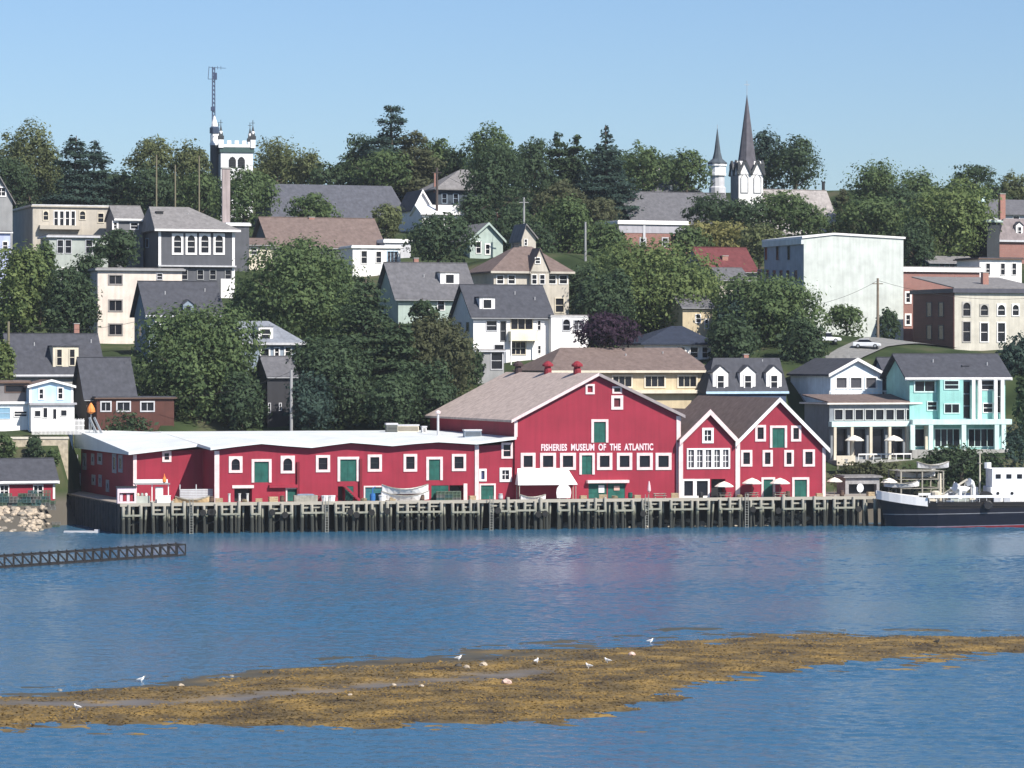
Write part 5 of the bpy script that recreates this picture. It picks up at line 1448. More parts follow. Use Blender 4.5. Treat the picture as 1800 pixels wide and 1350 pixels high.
SK = 'trees along the skyline'
T = [
 ('broad_tree', 'broad olive-green tree on the far left skyline', 52, 221, 365, 118, 640, 'round', 'olive', SK),
 ('broad_tree', 'dark lower tree under the far left olive tree', 20, 280, 380, 90, 632, 'round', 'dark', SK),
 ('spruce_tree', 'dark pointed spruce right of the far left olive tree', 130, 234, 385, 112, 630, 'cedar', 'teal', SK),
 ('spruce_tree', 'second dark spruce, leaning over the gap in the left skyline', 165, 242, 385, 104, 634, 'cedar', 'teal', SK),
 ('broad_tree', 'small dark tree in the dip of the left skyline', 212, 308, 385, 70, 638, 'round', 'dark', SK),
 ('umbrella_tree', 'flat-topped olive tree behind the grey hip roof poles', 268, 244, 330, 98, 634, 'umbrella', 'olive', SK),
 ('broad_tree', 'dark tree mass under the flat-topped olive tree', 262, 295, 395, 100, 628, 'round', 'dark', SK),
 ('broad_tree', 'narrow olive tree just left of the white gothic tower', 336, 254, 375, 66, 630, 'round', 'olive', SK),
 ('broad_tree', 'olive tree below the narrow one, left of the pinkish stack', 352, 305, 400, 80, 622, 'round', 'mid', SK),
 ('broad_tree', 'green tree at the foot of the white gothic tower', 428, 299, 412, 118, 606, 'round', 'mid', SK),
 ('broad_tree', 'yellowish feathery tree right of the white gothic tower', 488, 249, 345, 96, 655, 'wisp', 'olive', SK),
 ('broad_tree', 'low yellowish shrubby tree reaching right of the feathery one', 545, 268, 345, 60, 655, 'wisp', 'olive', SK),
 ('broad_tree', 'dark rounded tree above the slate church roof', 580, 288, 345, 86, 650, 'round', 'dark', SK),
 ('broad_tree', 'dark tree on the left shoulder of the tallest pine', 636, 238, 345, 60, 652, 'round', 'dark', SK),
 ('pine_tree', 'tallest ragged pine on the middle skyline', 690, 180, 350, 140, 644, 'pine', 'teal', SK),
 ('pine_tree', 'brownish right half of the tall pine clump', 728, 225, 350, 120, 640, 'pine', 'brown', SK),
 ('broad_tree', 'lighter green tree in front of the tallest pine', 665, 268, 345, 112, 634, 'round', 'mid', SK),
 ('broad_tree', 'green tree on the right shoulder of the tall pine', 765, 246, 340, 60, 650, 'round', 'mid', SK),
 ('broad_tree', 'small dark tree in the gap right of the pine clump', 800, 262, 340, 40, 645, 'round', 'dark', SK),
 ('broad_tree', 'tall dark tree topped with lighter green above the conical roof', 858, 222, 345, 92, 642, 'round', 'mid', SK),
 ('broad_tree', 'big dark tree beside the conical roof', 872, 258, 400, 110, 606, 'round', 'dark', SK),
 ('broad_tree', 'dark tree left of the twin-topped middle trees', 938, 246, 375, 88, 640, 'round', 'dark', SK),
 ('spruce_tree', 'dark narrow tree with the first of two middle peaks', 982, 231, 370, 66, 640, 'cedar', 'dark', SK),
 ('spruce_tree', 'dark narrow tree with the second of two middle peaks', 1010, 234, 370, 62, 641, 'cedar', 'dark', SK),
 ('spruce_tree', 'layered dark conifer right of the twin peaks', 1066, 216, 390, 150, 634, 'spruce', 'teal', SK),
 ('broad_tree', 'brown-leaved tree below the twin peaks', 985, 322, 400, 96, 612, 'round', 'brown', SK),
 ('broad_tree', 'brown-green tree right of the other brown one', 1050, 350, 410, 84, 605, 'round', 'brown', SK),
 ('broad_tree', 'rounded green tree behind the church hall chimney', 1132, 256, 350, 92, 660, 'round', 'mid', SK),
 ('broad_tree', 'green tree left of the small flared spire', 1208, 266, 350, 82, 670, 'round', 'mid', SK),
 ('broad_tree', 'large dark tree right of the tall spire', 1398, 243, 350, 104, 664, 'round', 'dark', SK),
 ('broad_tree', 'dark tree directly behind the tall spire', 1345, 232, 350, 62, 668, 'round', 'teal', SK),
 ('broad_tree', 'pale wispy tree above the mint block', 1540, 291, 400, 102, 640, 'wisp', 'mid', SK),
 ('broad_tree', 'thin pale tree right of the wispy one', 1612, 305, 400, 70, 645, 'wisp', 'mid', SK),
 ('spruce_tree', 'dark layered spruce overlapping the pale nave roof', 1482, 330, 425, 66, 610, 'cedar', 'brown', SK),
 ('broad_tree', 'green tree rising behind the mint block roof', 1528, 350, 430, 130, 600, 'round', 'mid', SK),
 ('broad_tree', 'bright green tree right of the mint block', 1662, 322, 482, 164, 586, 'round', 'bright', SK),
 ('broad_tree', 'dark domed tree on the right skyline', 1714, 291, 350, 88, 668, 'round', 'dark', SK),
 ('broad_tree', 'olive tree at the right edge of the skyline', 1788, 306, 385, 66, 665, 'round', 'olive', SK),
 ('broad_tree', 'bright leafy tree at the left edge beside the white tenement', 36, 440, 612, 116, 505, 'round', 'bright', None),
 ('broad_tree', 'darker leafy tree between bright left tree and white tenement', 126, 476, 615, 100, 502, 'round', 'dark', None),
 ('broad_tree', 'dark bushy tree between sage house and charcoal house', 203, 405, 480, 84, 527, 'round', 'dark', None),
 ('broad_tree', 'large green tree standing behind the left end of the white roof', 340, 545, 765, 216, 472, 'round', 'mid', None),
 ('broad_tree', 'huge bushy green tree right of the charcoal house', 520, 428, 640, 226, 498, 'round', 'mid', None),
 ('cedar_tree', 'huge dark layered tree behind the middle of the white roof', 640, 480, 775, 224, 480, 'cedar', 'dark', None),
 ('cedar_tree', 'dark layered tree between the huge one and the hall roof', 700, 560, 765, 130, 474, 'cedar', 'dark', None),
 ('broad_tree', 'brownish green tree beside the tan hall roof', 770, 562, 730, 128, 478, 'round', 'brown', None),
 ('broad_tree', 'shaded tree behind the shaded gable shed', 560, 600, 770, 110, 474, 'round', 'dark', None),
 ('broad_tree', 'dark tree in front of the white verandah wing', 772, 378, 475, 124, 560, 'round', 'dark', None),
 ('broad_tree', 'dark tree behind the pale green house', 900, 365, 470, 76, 588, 'round', 'dark', None),
 ('broad_tree', 'mid-green tree behind the beige house right side', 985, 352, 480, 108, 582, 'round', 'mid', None),
 ('broad_tree', 'green tree in front of the brick flat block', 1056, 392, 490, 96, 570, 'round', 'mid', None),
 ('broad_tree', 'dark tree right behind the beige house', 1030, 470, 570, 100, 540, 'round', 'dark', None),
 ('broad_tree', 'big bright leafy tree above the purple tree', 1150, 428, 605, 226, 525, 'round', 'bright', None),
 ('broad_tree', 'big dark green tree below the mint block side', 1350, 488, 645, 194, 515, 'round', 'mid', None),
 ('broad_tree', 'blue-green tree between the yellow house and big dark tree', 1296, 515, 620, 70, 512, 'round', 'teal', None),
 ('purple_tree', 'purple-leaved beech above the long yellow building', 1066, 552, 622, 112, 490, 'round', 'purple', None),
 ('broad_tree', 'yellow-green low tree below the steeple', 1268, 391, 455, 112, 590, 'round', 'yellow', None),
 ('broad_tree', 'dark tree left of the white steeple tower', 1258, 345, 412, 108, 612, 'round', 'dark', None),
 ('broad_tree', 'dark green tree right of the white steeple tower foot', 1372, 338, 420, 120, 608, 'round', 'mid', None),
 ('broad_tree', 'green tree hiding the slate church eaves', 545, 342, 410, 100, 592, 'round', 'mid', None),
 ('broad_tree', 'thin olive tree at the slate church right eave', 678, 360, 425, 58, 590, 'round', 'olive', None),
 ('broad_tree', 'green tree at the left edge beside the dormer house', 4, 600, 700, 44, 466, 'round', 'bright', None),
 ('broad_tree', 'added dark tree standing for the shade on the cream town house', 1790, 590, 690, 80, 500, 'round', 'teal', None),  # added tree; its dark crown stands for shade on the house behind
 ('broad_tree', 'dark tree beside the aqua house right wall', 1806, 660, 790, 44, 474, 'round', 'dark', None),
 ('broad_tree', 'dark tree filling the slope left of the huge layered tree', 590, 610, 765, 120, 470, 'round', 'dark', None),
 ('broad_tree', 'shaded tree between the blue hip roof and shaded shed', 470, 650, 765, 70, 474, 'round', 'teal', None),
 ('broad_tree', 'low shaded tree right of the grey utility pole', 545, 660, 768, 80, 464, 'round', 'teal', None),
 ('broad_tree', 'low dark tree behind the roof flue', 745, 640, 765, 110, 470, 'round', 'dark', None),
 ('broad_tree', 'small dark tree behind the pale roof unit', 690, 660, 768, 90, 464, 'round', 'dark', None),
 ('broad_tree', 'dark tree at the back corner of the tan hall roof', 815, 600, 715, 70, 484, 'round', 'dark', None),
 ('broad_tree', 'dark tree left of the shaded porch house', 300, 620, 765, 90, 478, 'round', 'dark', None),
 ('broad_tree', 'shaded tree right of the large green tree', 425, 660, 768, 80, 466, 'round', 'dark', None),
 ('broad_tree', 'dark tree in the gap above the dark roofed house', 430, 500, 610, 60, 505, 'round', 'dark', None),
 ('broad_tree', 'dark tree left of the white house gable', 745, 520, 640, 100, 500, 'cedar', 'dark', None),
 ('broad_tree', 'dark green tree between annex and navy roof', 1060, 480, 610, 110, 512, 'round', 'dark', None),
 ('broad_tree', 'dark tree between navy roof and charcoal mansard', 1290, 560, 650, 90, 500, 'round', 'dark', None),
 ('broad_tree', 'dark tree on the bank above the white gabled house', 1410, 560, 665, 80, 500, 'round', 'dark', None),
 ('broad_tree', 'tree filling the gap between beige house and big bright tree', 1080, 440, 560, 110, 545, 'round', 'mid', None),
 ('broad_tree', 'dark tree below the maroon roof', 1235, 470, 560, 80, 535, 'round', 'dark', None),
 ('broad_tree', 'dark tree behind the white tenement left side', 150, 450, 560, 70, 520, 'round', 'dark', None),
 ('broad_tree', 'dark tree below the sage bay house', 70, 430, 540, 70, 515, 'round', 'mid', None),
 ('broad_tree', 'dark skyline tree behind the spruce pair', 100, 290, 385, 110, 650, 'round', 'dark', SK),
 ('broad_tree', 'dark skyline tree behind the dip on the left', 190, 300, 385, 90, 655, 'round', 'dark', SK),
 ('broad_tree', 'dark skyline tree behind the tall flagpoles', 310, 300, 395, 90, 650, 'round', 'dark', SK),
 ('broad_tree', 'skyline tree filling behind the feathery yellowish tree', 500, 280, 350, 110, 668, 'round', 'mid', SK),
 ('broad_tree', 'skyline tree filling left of the tallest pine', 620, 270, 350, 90, 668, 'round', 'dark', SK),
 ('broad_tree', 'skyline tree filling right of the brownish pine', 785, 270, 350, 90, 668, 'round', 'dark', SK),
 ('broad_tree', 'skyline tree filling left of the twin peaks', 905, 262, 360, 90, 668, 'round', 'dark', SK),
 ('broad_tree', 'skyline tree filling right of the twin peaks', 1030, 262, 360, 100, 668, 'round', 'dark', SK),
 ('broad_tree', 'skyline tree filling right of the layered conifer', 1110, 268, 360, 110, 675, 'round', 'mid', SK),
 ('broad_tree', 'skyline tree filling behind the church hall dormer', 1170, 275, 360, 90, 680, 'round', 'dark', SK),
 ('broad_tree', 'dark skyline tree low behind the mint block', 1590, 330, 430, 110, 630, 'round', 'dark', SK),
 ('broad_tree', 'dark skyline tree right of the bright green one', 1740, 325, 420, 90, 650, 'round', 'dark', SK),
 ('broad_tree', 'dark tree hiding the steeple tower foot', 1312, 352, 425, 96, 604, 'round', 'dark', None),
 ('broad_tree', 'green tree low in front of the pale nave roof', 1420, 362, 430, 80, 600, 'round', 'mid', None),
 ('broad_tree', 'olive tree between maroon roof and mint block', 1335, 395, 470, 80, 575, 'round', 'olive', None),
 ('broad_tree', 'dark tree low at the mint block right shoulder', 1605, 385, 490, 80, 575, 'round', 'dark', None),
 ('broad_tree', 'green tree left of the yellow-green low tree', 1215, 400, 470, 80, 585, 'round', 'mid', None),
 ('broad_tree', 'dark tree below the conical grey roof', 830, 345, 430, 80, 600, 'round', 'dark', None),
 ('broad_tree', 'dark tree between pale green house and beige roof', 940, 390, 480, 80, 570, 'round', 'dark', None),
 ('shrub', 'leafy shrub against the foot of the mint block', 1488, 537, 600, 66, 528, 'shrub', 'mid', None),
 ('shrub', 'round shrub beside the mint block utility pole', 1561, 545, 605, 42, 528, 'shrub', 'dark', None),
 ('shrub', 'green bush at the left edge above the small red shed', 6, 765, 815, 42, 446, 'shrub', 'mid', None),
 ('shrub', 'dark bush against the pale stone retaining wall', 60, 768, 815, 34, 446, 'shrub', 'dark', None),
 ('shrub', 'small bush right of the dark bush on the stone wall', 92, 790, 820, 26, 445, 'shrub', 'mid', None),
 ('shrub', 'pale green bush beside the aqua house porch', 1782, 745, 790, 44, 460, 'shrub', 'teal', None),
 ('hedge', 'dark clipped hedge below the aqua house porch', 1690, 785, 818, 150, 458, 'shrub', 'dark', None),
 ('hedge', 'dark bank of shrubs below the cafe sign', 1530, 812, 832, 140, 455, 'shrub', 'brown', None),
 ('hedge', 'dark hedge in front of the shaded porch', 235, 728, 765, 130, 455, 'shrub', 'dark', None),
]
for t_ in T:
    nm, lb, px, yt, yb_, wp, Y_, kd, lf, gp = t_
    cat = 'shrub' if nm == 'shrub' else 'hedge' if nm == 'hedge' else 'tree'
    if nm == 'hedge':
        tree(nm, lb, px, yt, yb_, wp, Y_, 'shrub', lf, gp, cat=cat, dy=.18, dens=2.0)
    else:
        tree(nm, lb, px, yt, yb_, wp, Y_, kd, lf, gp, cat=cat, dens=(1.5 if wp < 80 else 1.15) * (1.35 if kd in ('cedar', 'pine', 'spruce') else 1))

# ------------------------------------------------------------------ weed-covered bar in the harbour
def wat(x, y): 
    Y = CH * F / (y - YH); return Vector(((x - 900) / F * Y, Y, 0))
UP = [(-400, 1262), (-80, 1222), (0, 1217), (120, 1206), (250, 1194), (420, 1177), (600, 1158), (800, 1141), (960, 1130), (1150, 1122), (1400, 1114), (1560, 1109), (1700, 1107), (1800, 1111), (1900, 1113), (2150, 1124), (2300, 1130)]
LO = [(-400, 1264), (-80, 1282), (0, 1281), (300, 1277), (600, 1277), (850, 1276), (960, 1268), (1050, 1256), (1110, 1238), (1160, 1218), (1210, 1203), (1400, 1184), (1540, 1172), (1600, 1170), (1700, 1160), (1800, 1148), (1900, 1145), (2150, 1128), (2300, 1128)]
def interp(tab, x):
    xs_ = [p[0] for p in tab]; return float(np.interp(x, sorted(xs_), [p[1] for p in sorted(tab)]))
NX, NY = 600, 120
V = []; W_ = []; U_ = []
for j in range(NY):
    y = 1296 - (1296 - 1098) * j / (NY - 1)
    for i in range(NX):
        x = -400 + 2700 * i / (NX - 1)
        p = wat(x, y)
        u_, l_ = interp(UP, x), interp(LO, x)
        d = min((y - u_), (l_ - y))          # rows inside the outline
        n3 = noise.noise(Vector((p.x * .16, p.y * .30, 1.7))); n2 = noise.noise(Vector((p.x * .45, p.y * .9, 5.1))); n1_ = noise.noise(Vector((p.x * 1.6, p.y * 2.2, 8.1)))
        up_ = max(0.0, min(1.0, 1.15 - max(0, y - u_ + n3 * 16) / (30.0 if x < 1050 else 30 - 20 * min(1, (x - 1050) / 150))))
        ch = interp([(0, 1240), (150, 1243), (300, 1238), (450, 1228), (600, 1214), (750, 1200), (900, 1190), (1000, 1180), (1100, 1165), (1900, 1000)], x)
        cw = math.exp(-((y - ch + n2 * 5) / 6.0) ** 2) * (1 if x < 900 else max(0, 1 - (x - 900) / 100)) * max(0, min(1, .75 + n3))
        h = max(-.6, min(.20, d * .0085)) + .10 * n3 + .055 * n2 + .02 * n1_
        for (xa, xb, yc, am_) in ((960, 1150, 1249, .10), (1040, 1235, 1229, .12), (1080, 1220, 1216, .10), (980, 1100, 1258, .08), (900, 1010, 1270, .08), (1120, 1300, 1107, .07)):
            if xa < x < xb: h = max(h, am_ * math.exp(-((y - yc - (x - xa) * -.012) / 3.2) ** 2) * min(1, (xb - x) / 60, (x - xa) / 60) * 2 - .06 + .06 * n2)
        h = h * (1 - .7 * cw) + .04 * cw
        pool = math.exp(-((x - 1530) / 80.0) ** 2 - ((y - 1166 + (x - 1530) * .10) / 4.5) ** 2)
        h -= .34 * pool
        h -= .075 * up_ * (1 if d > 0 else 0)
        V.append((p.x, p.y, h)); W_.append(cw if d > 0 else 0); U_.append(up_)
faces = [(j * NX + i, j * NX + i + 1, (j + 1) * NX + i + 1, (j + 1) * NX + i) for j in range(NY - 1) for i in range(NX - 1)]
bm_ = bpy.data.materials.new('rockweed_bar'); bm_.use_nodes = True
n, l = bm_.node_tree.nodes, bm_.node_tree.links
bs = n['Principled BSDF']; bs.inputs['Roughness'].default_value = .7; bs.inputs['Specular IOR Level'].default_value = .3
g_ = n.new('ShaderNodeNewGeometry')
n1 = n.new('ShaderNodeTexNoise'); n1.inputs['Scale'].default_value = .32; n1.inputs['Detail'].default_value = 9; mpp = n.new('ShaderNodeMapping'); mpp.inputs['Scale'].default_value = (.8, 1, 1); l.new(g_.outputs['Position'], mpp.inputs['Vector']); l.new(mpp.outputs[0], n1.inputs['Vector'])
cr = n.new('ShaderNodeValToRGB'); e = cr.color_ramp.elements
e[0].position = .32; e[0].color = (.035, .024, .012, 1); e[1].position = .68; e[1].color = (.28, .175, .045, 1); q_ = e.new(.5); q_.color = (.125, .086, .032, 1)
l.new(n1.outputs['Fac'], cr.inputs['Fac'])
at = n.new('ShaderNodeAttribute'); at.attribute_name = 'silt'
mx = n.new('ShaderNodeMix'); mx.data_type = 'RGBA'; mx.inputs['B'].default_value = (.135, .125, .12, 1)
at2 = n.new('ShaderNodeAttribute'); at2.attribute_name = 'eelgrass'
mx2 = n.new('ShaderNodeMix'); mx2.data_type = 'RGBA'; mx2.inputs['B'].default_value = (.060, .058, .045, 1)
l.new(at2.outputs['Fac'], mx2.inputs['Factor']); l.new(cr.outputs['Color'], mx2.inputs['A'])
l.new(at.outputs['Fac'], mx.inputs['Factor']); l.new(mx2.outputs['Result'], mx.inputs['A']); l.new(mx.outputs['Result'], bs.inputs['Base Color'])
bar = mesh_obj('weed_bar', V, faces, bm_, smooth=True); tag(bar, 'low bar covered with golden brown rockweed in the harbour', None, kind='structure')
at_ = bar.data.attributes.new('silt', 'FLOAT', 'POINT'); at_.data.foreach_set('value', np.array(W_, np.float32))
at_ = bar.data.attributes.new('eelgrass', 'FLOAT', 'POINT'); at_.data.foreach_set('value', np.array(U_, np.float32))
# rockweed fronds
rg = np.random.default_rng(3)
Va = np.array(V); ok = np.where((Va[:, 2] > .02) & (np.array(W_) < .35) & (np.array(U_) < .55))[0]
pk = rg.choice(ok, 30000)
pp = Va[pk] + np.stack([rg.normal(size=30000) * .12, rg.normal(size=30000) * .25, rg.uniform(.0, .03, 30000)], 1)
nr = rg.normal(size=(30000, 3)) * .22 + np.array([0, -.1, 1.0])
wd = leaves('rockweed', pp, nr, rg.uniform(.08, .2, 30000), leafmat('weed_frond', (.048, .036, .018), (.27, .172, .05), .1, wi=.22, wn_=.80, sc=.22), None, rg, aspect=2.0)
tag(wd, 'loose golden brown rockweed fronds over the bar', 'seaweed', kind='stuff')

# gulls and pale stones on the bar
GULLW = paint('gull_white', (.78, .76, .74), var=.05); GULLG = paint('gull_grey', (.35, .36, .38), var=.05); GULLD = paint('gull_dark', (.03, .028, .025), var=.1); BEAK = simple('beak_yellow', (.6, .38, .05))
def skinmesh(name, pts, edges, rads, mat, parent):
    me = bpy.data.meshes.new(name); me.from_pydata(pts, edges, []); me.update()
    o = bpy.data.objects.new(name, me); COL.objects.link(o); o.parent = parent
    sk = o.modifiers.new('skin', 'SKIN')
    for i, r in enumerate(rads):
        me.skin_vertices[0].data[i].radius = r if hasattr(r, '__len__') else (r, r)
    me.skin_vertices[0].data[0].use_root = True
    ss = o.modifiers.new('sub', 'SUBSURF'); ss.levels = 1; ss.render_levels = 1
    me.materials.append(mat)
    return o
def gull(x, y, face, label, mat=GULLW, back=GULLG, sc=1.0):
    p = wat(x, y); p.z = max(.02, bar_z(p)); R = empty('gull', p, face, label, 'gull', 'gulls resting on the weed bar'); R.scale = (sc,) * 3
    pts = [(0, 0, .20), (.13, 0, .24), (.19, 0, .34), (.22, 0, .41), (-.14, 0, .19), (-.32, 0, .18), (.02, .05, .10), (.02, .06, -.01), (.02, -.05, .10), (.02, -.06, -.01), (.07, .07, -.02), (.07, -.07, -.02)]
    ed = [(0, 1), (1, 2), (2, 3), (0, 4), (4, 5), (0, 6), (6, 7), (0, 8), (8, 9), (7, 10), (9, 11)]
    skinmesh('body', pts, ed, [.12, .10, .055, .06, .09, .025, .02, .012, .02, .012, .015, .015], mat, R)
    for sgn in (-1, 1):
        MB().poly([(.12, sgn * .10, .30), (-.05, sgn * .13, .28), (-.38, sgn * .05, .19), (-.05, sgn * .125, .17)]).poly([(.12, sgn * .115, .30), (-.05, sgn * .125, .17), (-.38, sgn * .06, .19), (-.05, sgn * .145, .28)]).build('wing', back, R)
    MB().tube([(.26, 0, .41), (.34, 0, .395)], [.018, .005], 5).build('beak', BEAK, R)
def bar_z(p):
    d = (Va[:, 0] - p.x) ** 2 + (Va[:, 1] - p.y) ** 2
    return float(Va[d.argmin(), 2])
for x, y, f, lb in ((248, 1199, .4, 'white gull on the left upper edge of the weed bar'), (136, 1254, 2.8, 'white gull alone on the left foreground weed'), (806, 1163, .2, 'white gull farthest back beside the dark rock'),
                    (943, 1170, 1.0, 'white gull right of the dark rock group'), (1035, 1180, 3.0, 'white gull in the middle of the bar, left of two stones'), (1143, 1131, .3, 'white gull on the far edge of the bar'), (1068, 1170, 2.9, 'white gull just left of the pale pink boulder')):
    gull(x, y, f, lb)
gull(1647, 1136, .3, 'single dark bird on the right end of the weed bar', mat=GULLD, back=GULLD)

def rock_mesh(seed, sub=2):
    import bmesh
    bm2 = bmesh.new(); bmesh.ops.create_icosphere(bm2, subdivisions=sub, radius=1.0)
    for v in bm2.verts:
        d = v.co.normalized(); k = 1 + .28 * noise.noise(d * 1.4 + Vector((seed * 7.1, 0, 0))) + .12 * noise.noise(d * 3.5 + Vector((0, seed * 3.3, 0)))
        v.co = d * k
    me = bpy.data.meshes.new('boulder'); bm2.to_mesh(me); bm2.free(); return me
ROCKC = [paint('pale_boulder', (.40, .33, .25), var=.25, scale=1.5), paint('grey_boulder', (.24, .21, .17), var=.25, scale=1.5), paint('dark_boulder', (.05, .045, .04), var=.3, scale=1.5), paint('pink_boulder', (.55, .40, .34), var=.2, scale=1.5)]
RM = {}
for c_ in range(4):
    for k in range(3):
        m_ = rock_mesh(k + c_ * 3); m_.materials.append(ROCKC[c_]); RM[(c_, k)] = m_
def boulder(p, r, c_, label, group=None, flat=.65, rs=None):
    rs = rs or random
    o = bpy.data.objects.new('boulder', RM[(c_, rs.randrange(3))]); COL.objects.link(o)
    o.location = p; o.scale = (r, r * rs.uniform(.7, 1), r * flat); o.rotation_euler = (0, 0, rs.uniform(0, 6.28))
    return tag(o, label, 'boulder', group)
for x, y, r, c_, lb in ((820, 1178, .26, 0, 'pale round stone beside the dark rock on the bar'), (806, 1176, .30, 2, 'dark rock with pale stones on the bar'), (850, 1174, .35, 0, 'long pale stone right of the dark rock'),
                        (890, 1205, .40, 3, 'largest pale pinkish boulder at the centre of the bar'), (1110, 1157, .30, 3, 'pale orange boulder near the far edge of the bar'), (741, 1213, .20, 0, 'small pale stone in the golden weed left of centre'),
                        (692, 1208, .20, 0, 'small pale stone beside the grey silt channel'), (615, 1228, .18, 0, 'smallest pale stone on the silt channel'), (105, 1214, .25, 1, 'grey stone near the left end of the bar'), (318, 1209, .22, 0, 'pale stone right of the left upper gull'), (407, 1190, .22, 1, 'grey stone on the upper weed edge')):
    p = wat(x, y); p.z = bar_z(p) + r * .2; boulder(p, r, c_, lb)

# ------------------------------------------------------------------ zigzag boom, left
RB = empty('timber_boom', (0, 0, 0), 0, 'long low zigzag timber boom afloat on the left water', 'boom')
BOOMW = paint('boom_timber', (.022, .020, .020), var=.3, scale=2)
A = wat(-90, 1006); Bp = wat(326, 977); dirv = (Bp - A).normalized(); side = Vector((-dirv.y, dirv.x, 0)); Lb = (Bp - A).length
BH = 1.35; BWD = 1.6
for k, off in enumerate((0, BWD)):
    for zz in (.12, BH): MB().bar(A + side * off + Vector((0, 0, zz)), Bp + side * off + Vector((0, 0, zz)), .16).build('stringer', BOOMW, RB)
nb_ = int(Lb / 1.35)
for i in range(nb_ + 1):
    p = A + dirv * (Lb * i / nb_)
    MB().bar(p + Vector((0, 0, -.4)), p + Vector((0, 0, BH + .1)), .15).build('post', BOOMW, RB)
    MB().bar(p + side * BWD + Vector((0, 0, -.4)), p + side * BWD + Vector((0, 0, BH + .2)), .15).build('post', BOOMW, RB)
    MB().bar(p + Vector((0, 0, BH)), p + side * BWD + Vector((0, 0, BH)), .12).build('cross_tie', BOOMW, RB)
    if i < nb_:
        q = A + dirv * (Lb * (i + 1) / nb_)
        MB().bar(p + Vector((0, 0, BH)), q + Vector((0, 0, .15)), .13).build('diagonal', BOOMW, RB)

# ------------------------------------------------------------------ left shore
rs = random.Random(11)
for i in range(170):
    x = rs.uniform(-25, 116); f_ = rs.random()
    Y_ = 421.3 + f_ * 10 ; X_ = (x - 900) / F * Y_
    r = rs.uniform(.25, .62)
    boulder((X_, Y_, tz(X_, Y_) + r * .15), r, rs.choice((0, 0, 0, 1)), 'pale boulder in the rough riprap below the small red shed', 'shore boulders below the red shed', .7, rs)
NET = [paint('trap_teal', (.06, .12, .12), var=.25, scale=3), paint('trap_green', (.09, .13, .09), var=.25, scale=3), paint('trap_grey', (.16, .16, .15), var=.25, scale=3)]
def trap_mesh(mat):
    m = MB(); a, b_, c_ = 1.1, .55, .4
    for x in (0, a / 2, a):
        for y in (0, b_): m.box(x - .035, x + .035, y - .035, y + .035, 0, c_)
    for z_ in (.0, .2, c_):
        for y in (0, b_): m.box(0, a, y - .03, y + .03, z_ - .03, z_ + .03)
        for x in (0, a / 2, a): m.box(x - .03, x + .03, 0, b_, z_ - .03, z_ + .03)
    for k in range(6): m.box(.05 + k * .18, .10 + k * .18, .02, b_ - .02, .03, c_ - .03)
    me = bpy.data.meshes.new('lobster_trap'); me.from_pydata(m.v, [], m.f); me.materials.append(mat); me.update(); return me
TM = [trap_mesh(m_) for m_ in NET]
def trap(p, rz, k, label, group):
    o = bpy.data.objects.new('lobster_trap', TM[k]); COL.objects.link(o); o.location = p; o.rotation_euler = (0, 0, rz); tag(o, label, 'lobster trap', group)
for i in range(14):
    X0_, Y0_ = (-18 + i * 8.4 - 900) / F * 432.5, 432.4
    g0 = tz(X0_ + .5, Y0_)
    for k in range(rs.choice((3, 4, 4, 5))):
        trap((X0_ + rs.uniform(-.1, .1), Y0_ + rs.uniform(-.2, .2), g0 + k * .42), rs.uniform(-.15, .15), rs.randrange(3), 'weathered blue-green trap stacked on the shore below the small red shed', 'traps stacked on the left shore')
# stone retaining wall under the left houses
RW = empty('retaining_wall', P(-40, 824, 447.5), rad(6), 'pale stone retaining wall below the white and blue houses', 'wall')
sW = 447.5 / F
mb = MB().box(0, 158 * sW, 0, .8, -3, 52 * sW); mb.build('stone_face', STONE, RW)
MB().box(-.1, 158 * sW + .1, -.12, .9, 52 * sW + .003, 52 * sW + .3).build('coping', paint('coping', (.60, .55, .46)), RW)
FN = empty('picket_fence', P(56, 752, 451.5), rad(6), 'white picket fence in front of the white and blue house', 'fence')
sF = 451.5 / F
gz0 = FN.location.z
for i in range(40):
    MB().box(i * .19, i * .19 + .11, 0, .04, -1.0, 1.25 + .08 * (i % 2)).build('picket', WHITE, FN)
for z_ in (.3, .95): MB().box(-.05, 7.6, .045, .1, z_, z_ + .1).build('rail', WHITE, FN)
# orange covered thing and slanting rail by the brown cottage
OP = P(160, 752, 455)
R = empty('orange_parasol', OP, 0, 'orange folded parasol beside the brown slate-roofed cottage', 'parasol'); sO = 455 / F
MB().lathe((0, 0, 0), [(.05, 24 * sO), (.62, 28 * sO), (.55, 34 * sO), (.3, 40 * sO), (.05, 44 * sO)], 9).build('cover', paint('orange_cloth', (.75, .25, .06), var=.2), R)
MB().tube([(0, 0, -1), (0, 0, 24 * sO)], .06, 6).build('pole', METAL, R)
R = empty('stair_rail', P(157, 758, 452), 0, 'slanting grey stair rails descending behind the white roof', 'railing')
MB().bar((0, 0, 2.0), (1.3, -.8, -.5), .18, .3).build('handrail', METAL, R); MB().bar((.7, 0, 2.0), (2.0, -.8, -.5), .18, .3).build('handrail', METAL, R)
for t_ in (0, .5, 1): MB().bar((t_ * 1.3, -.8 * t_, -1.5), (t_ * 1.3, -.8 * t_, 2 - 2.5 * t_), .1).build('baluster', METAL, R)

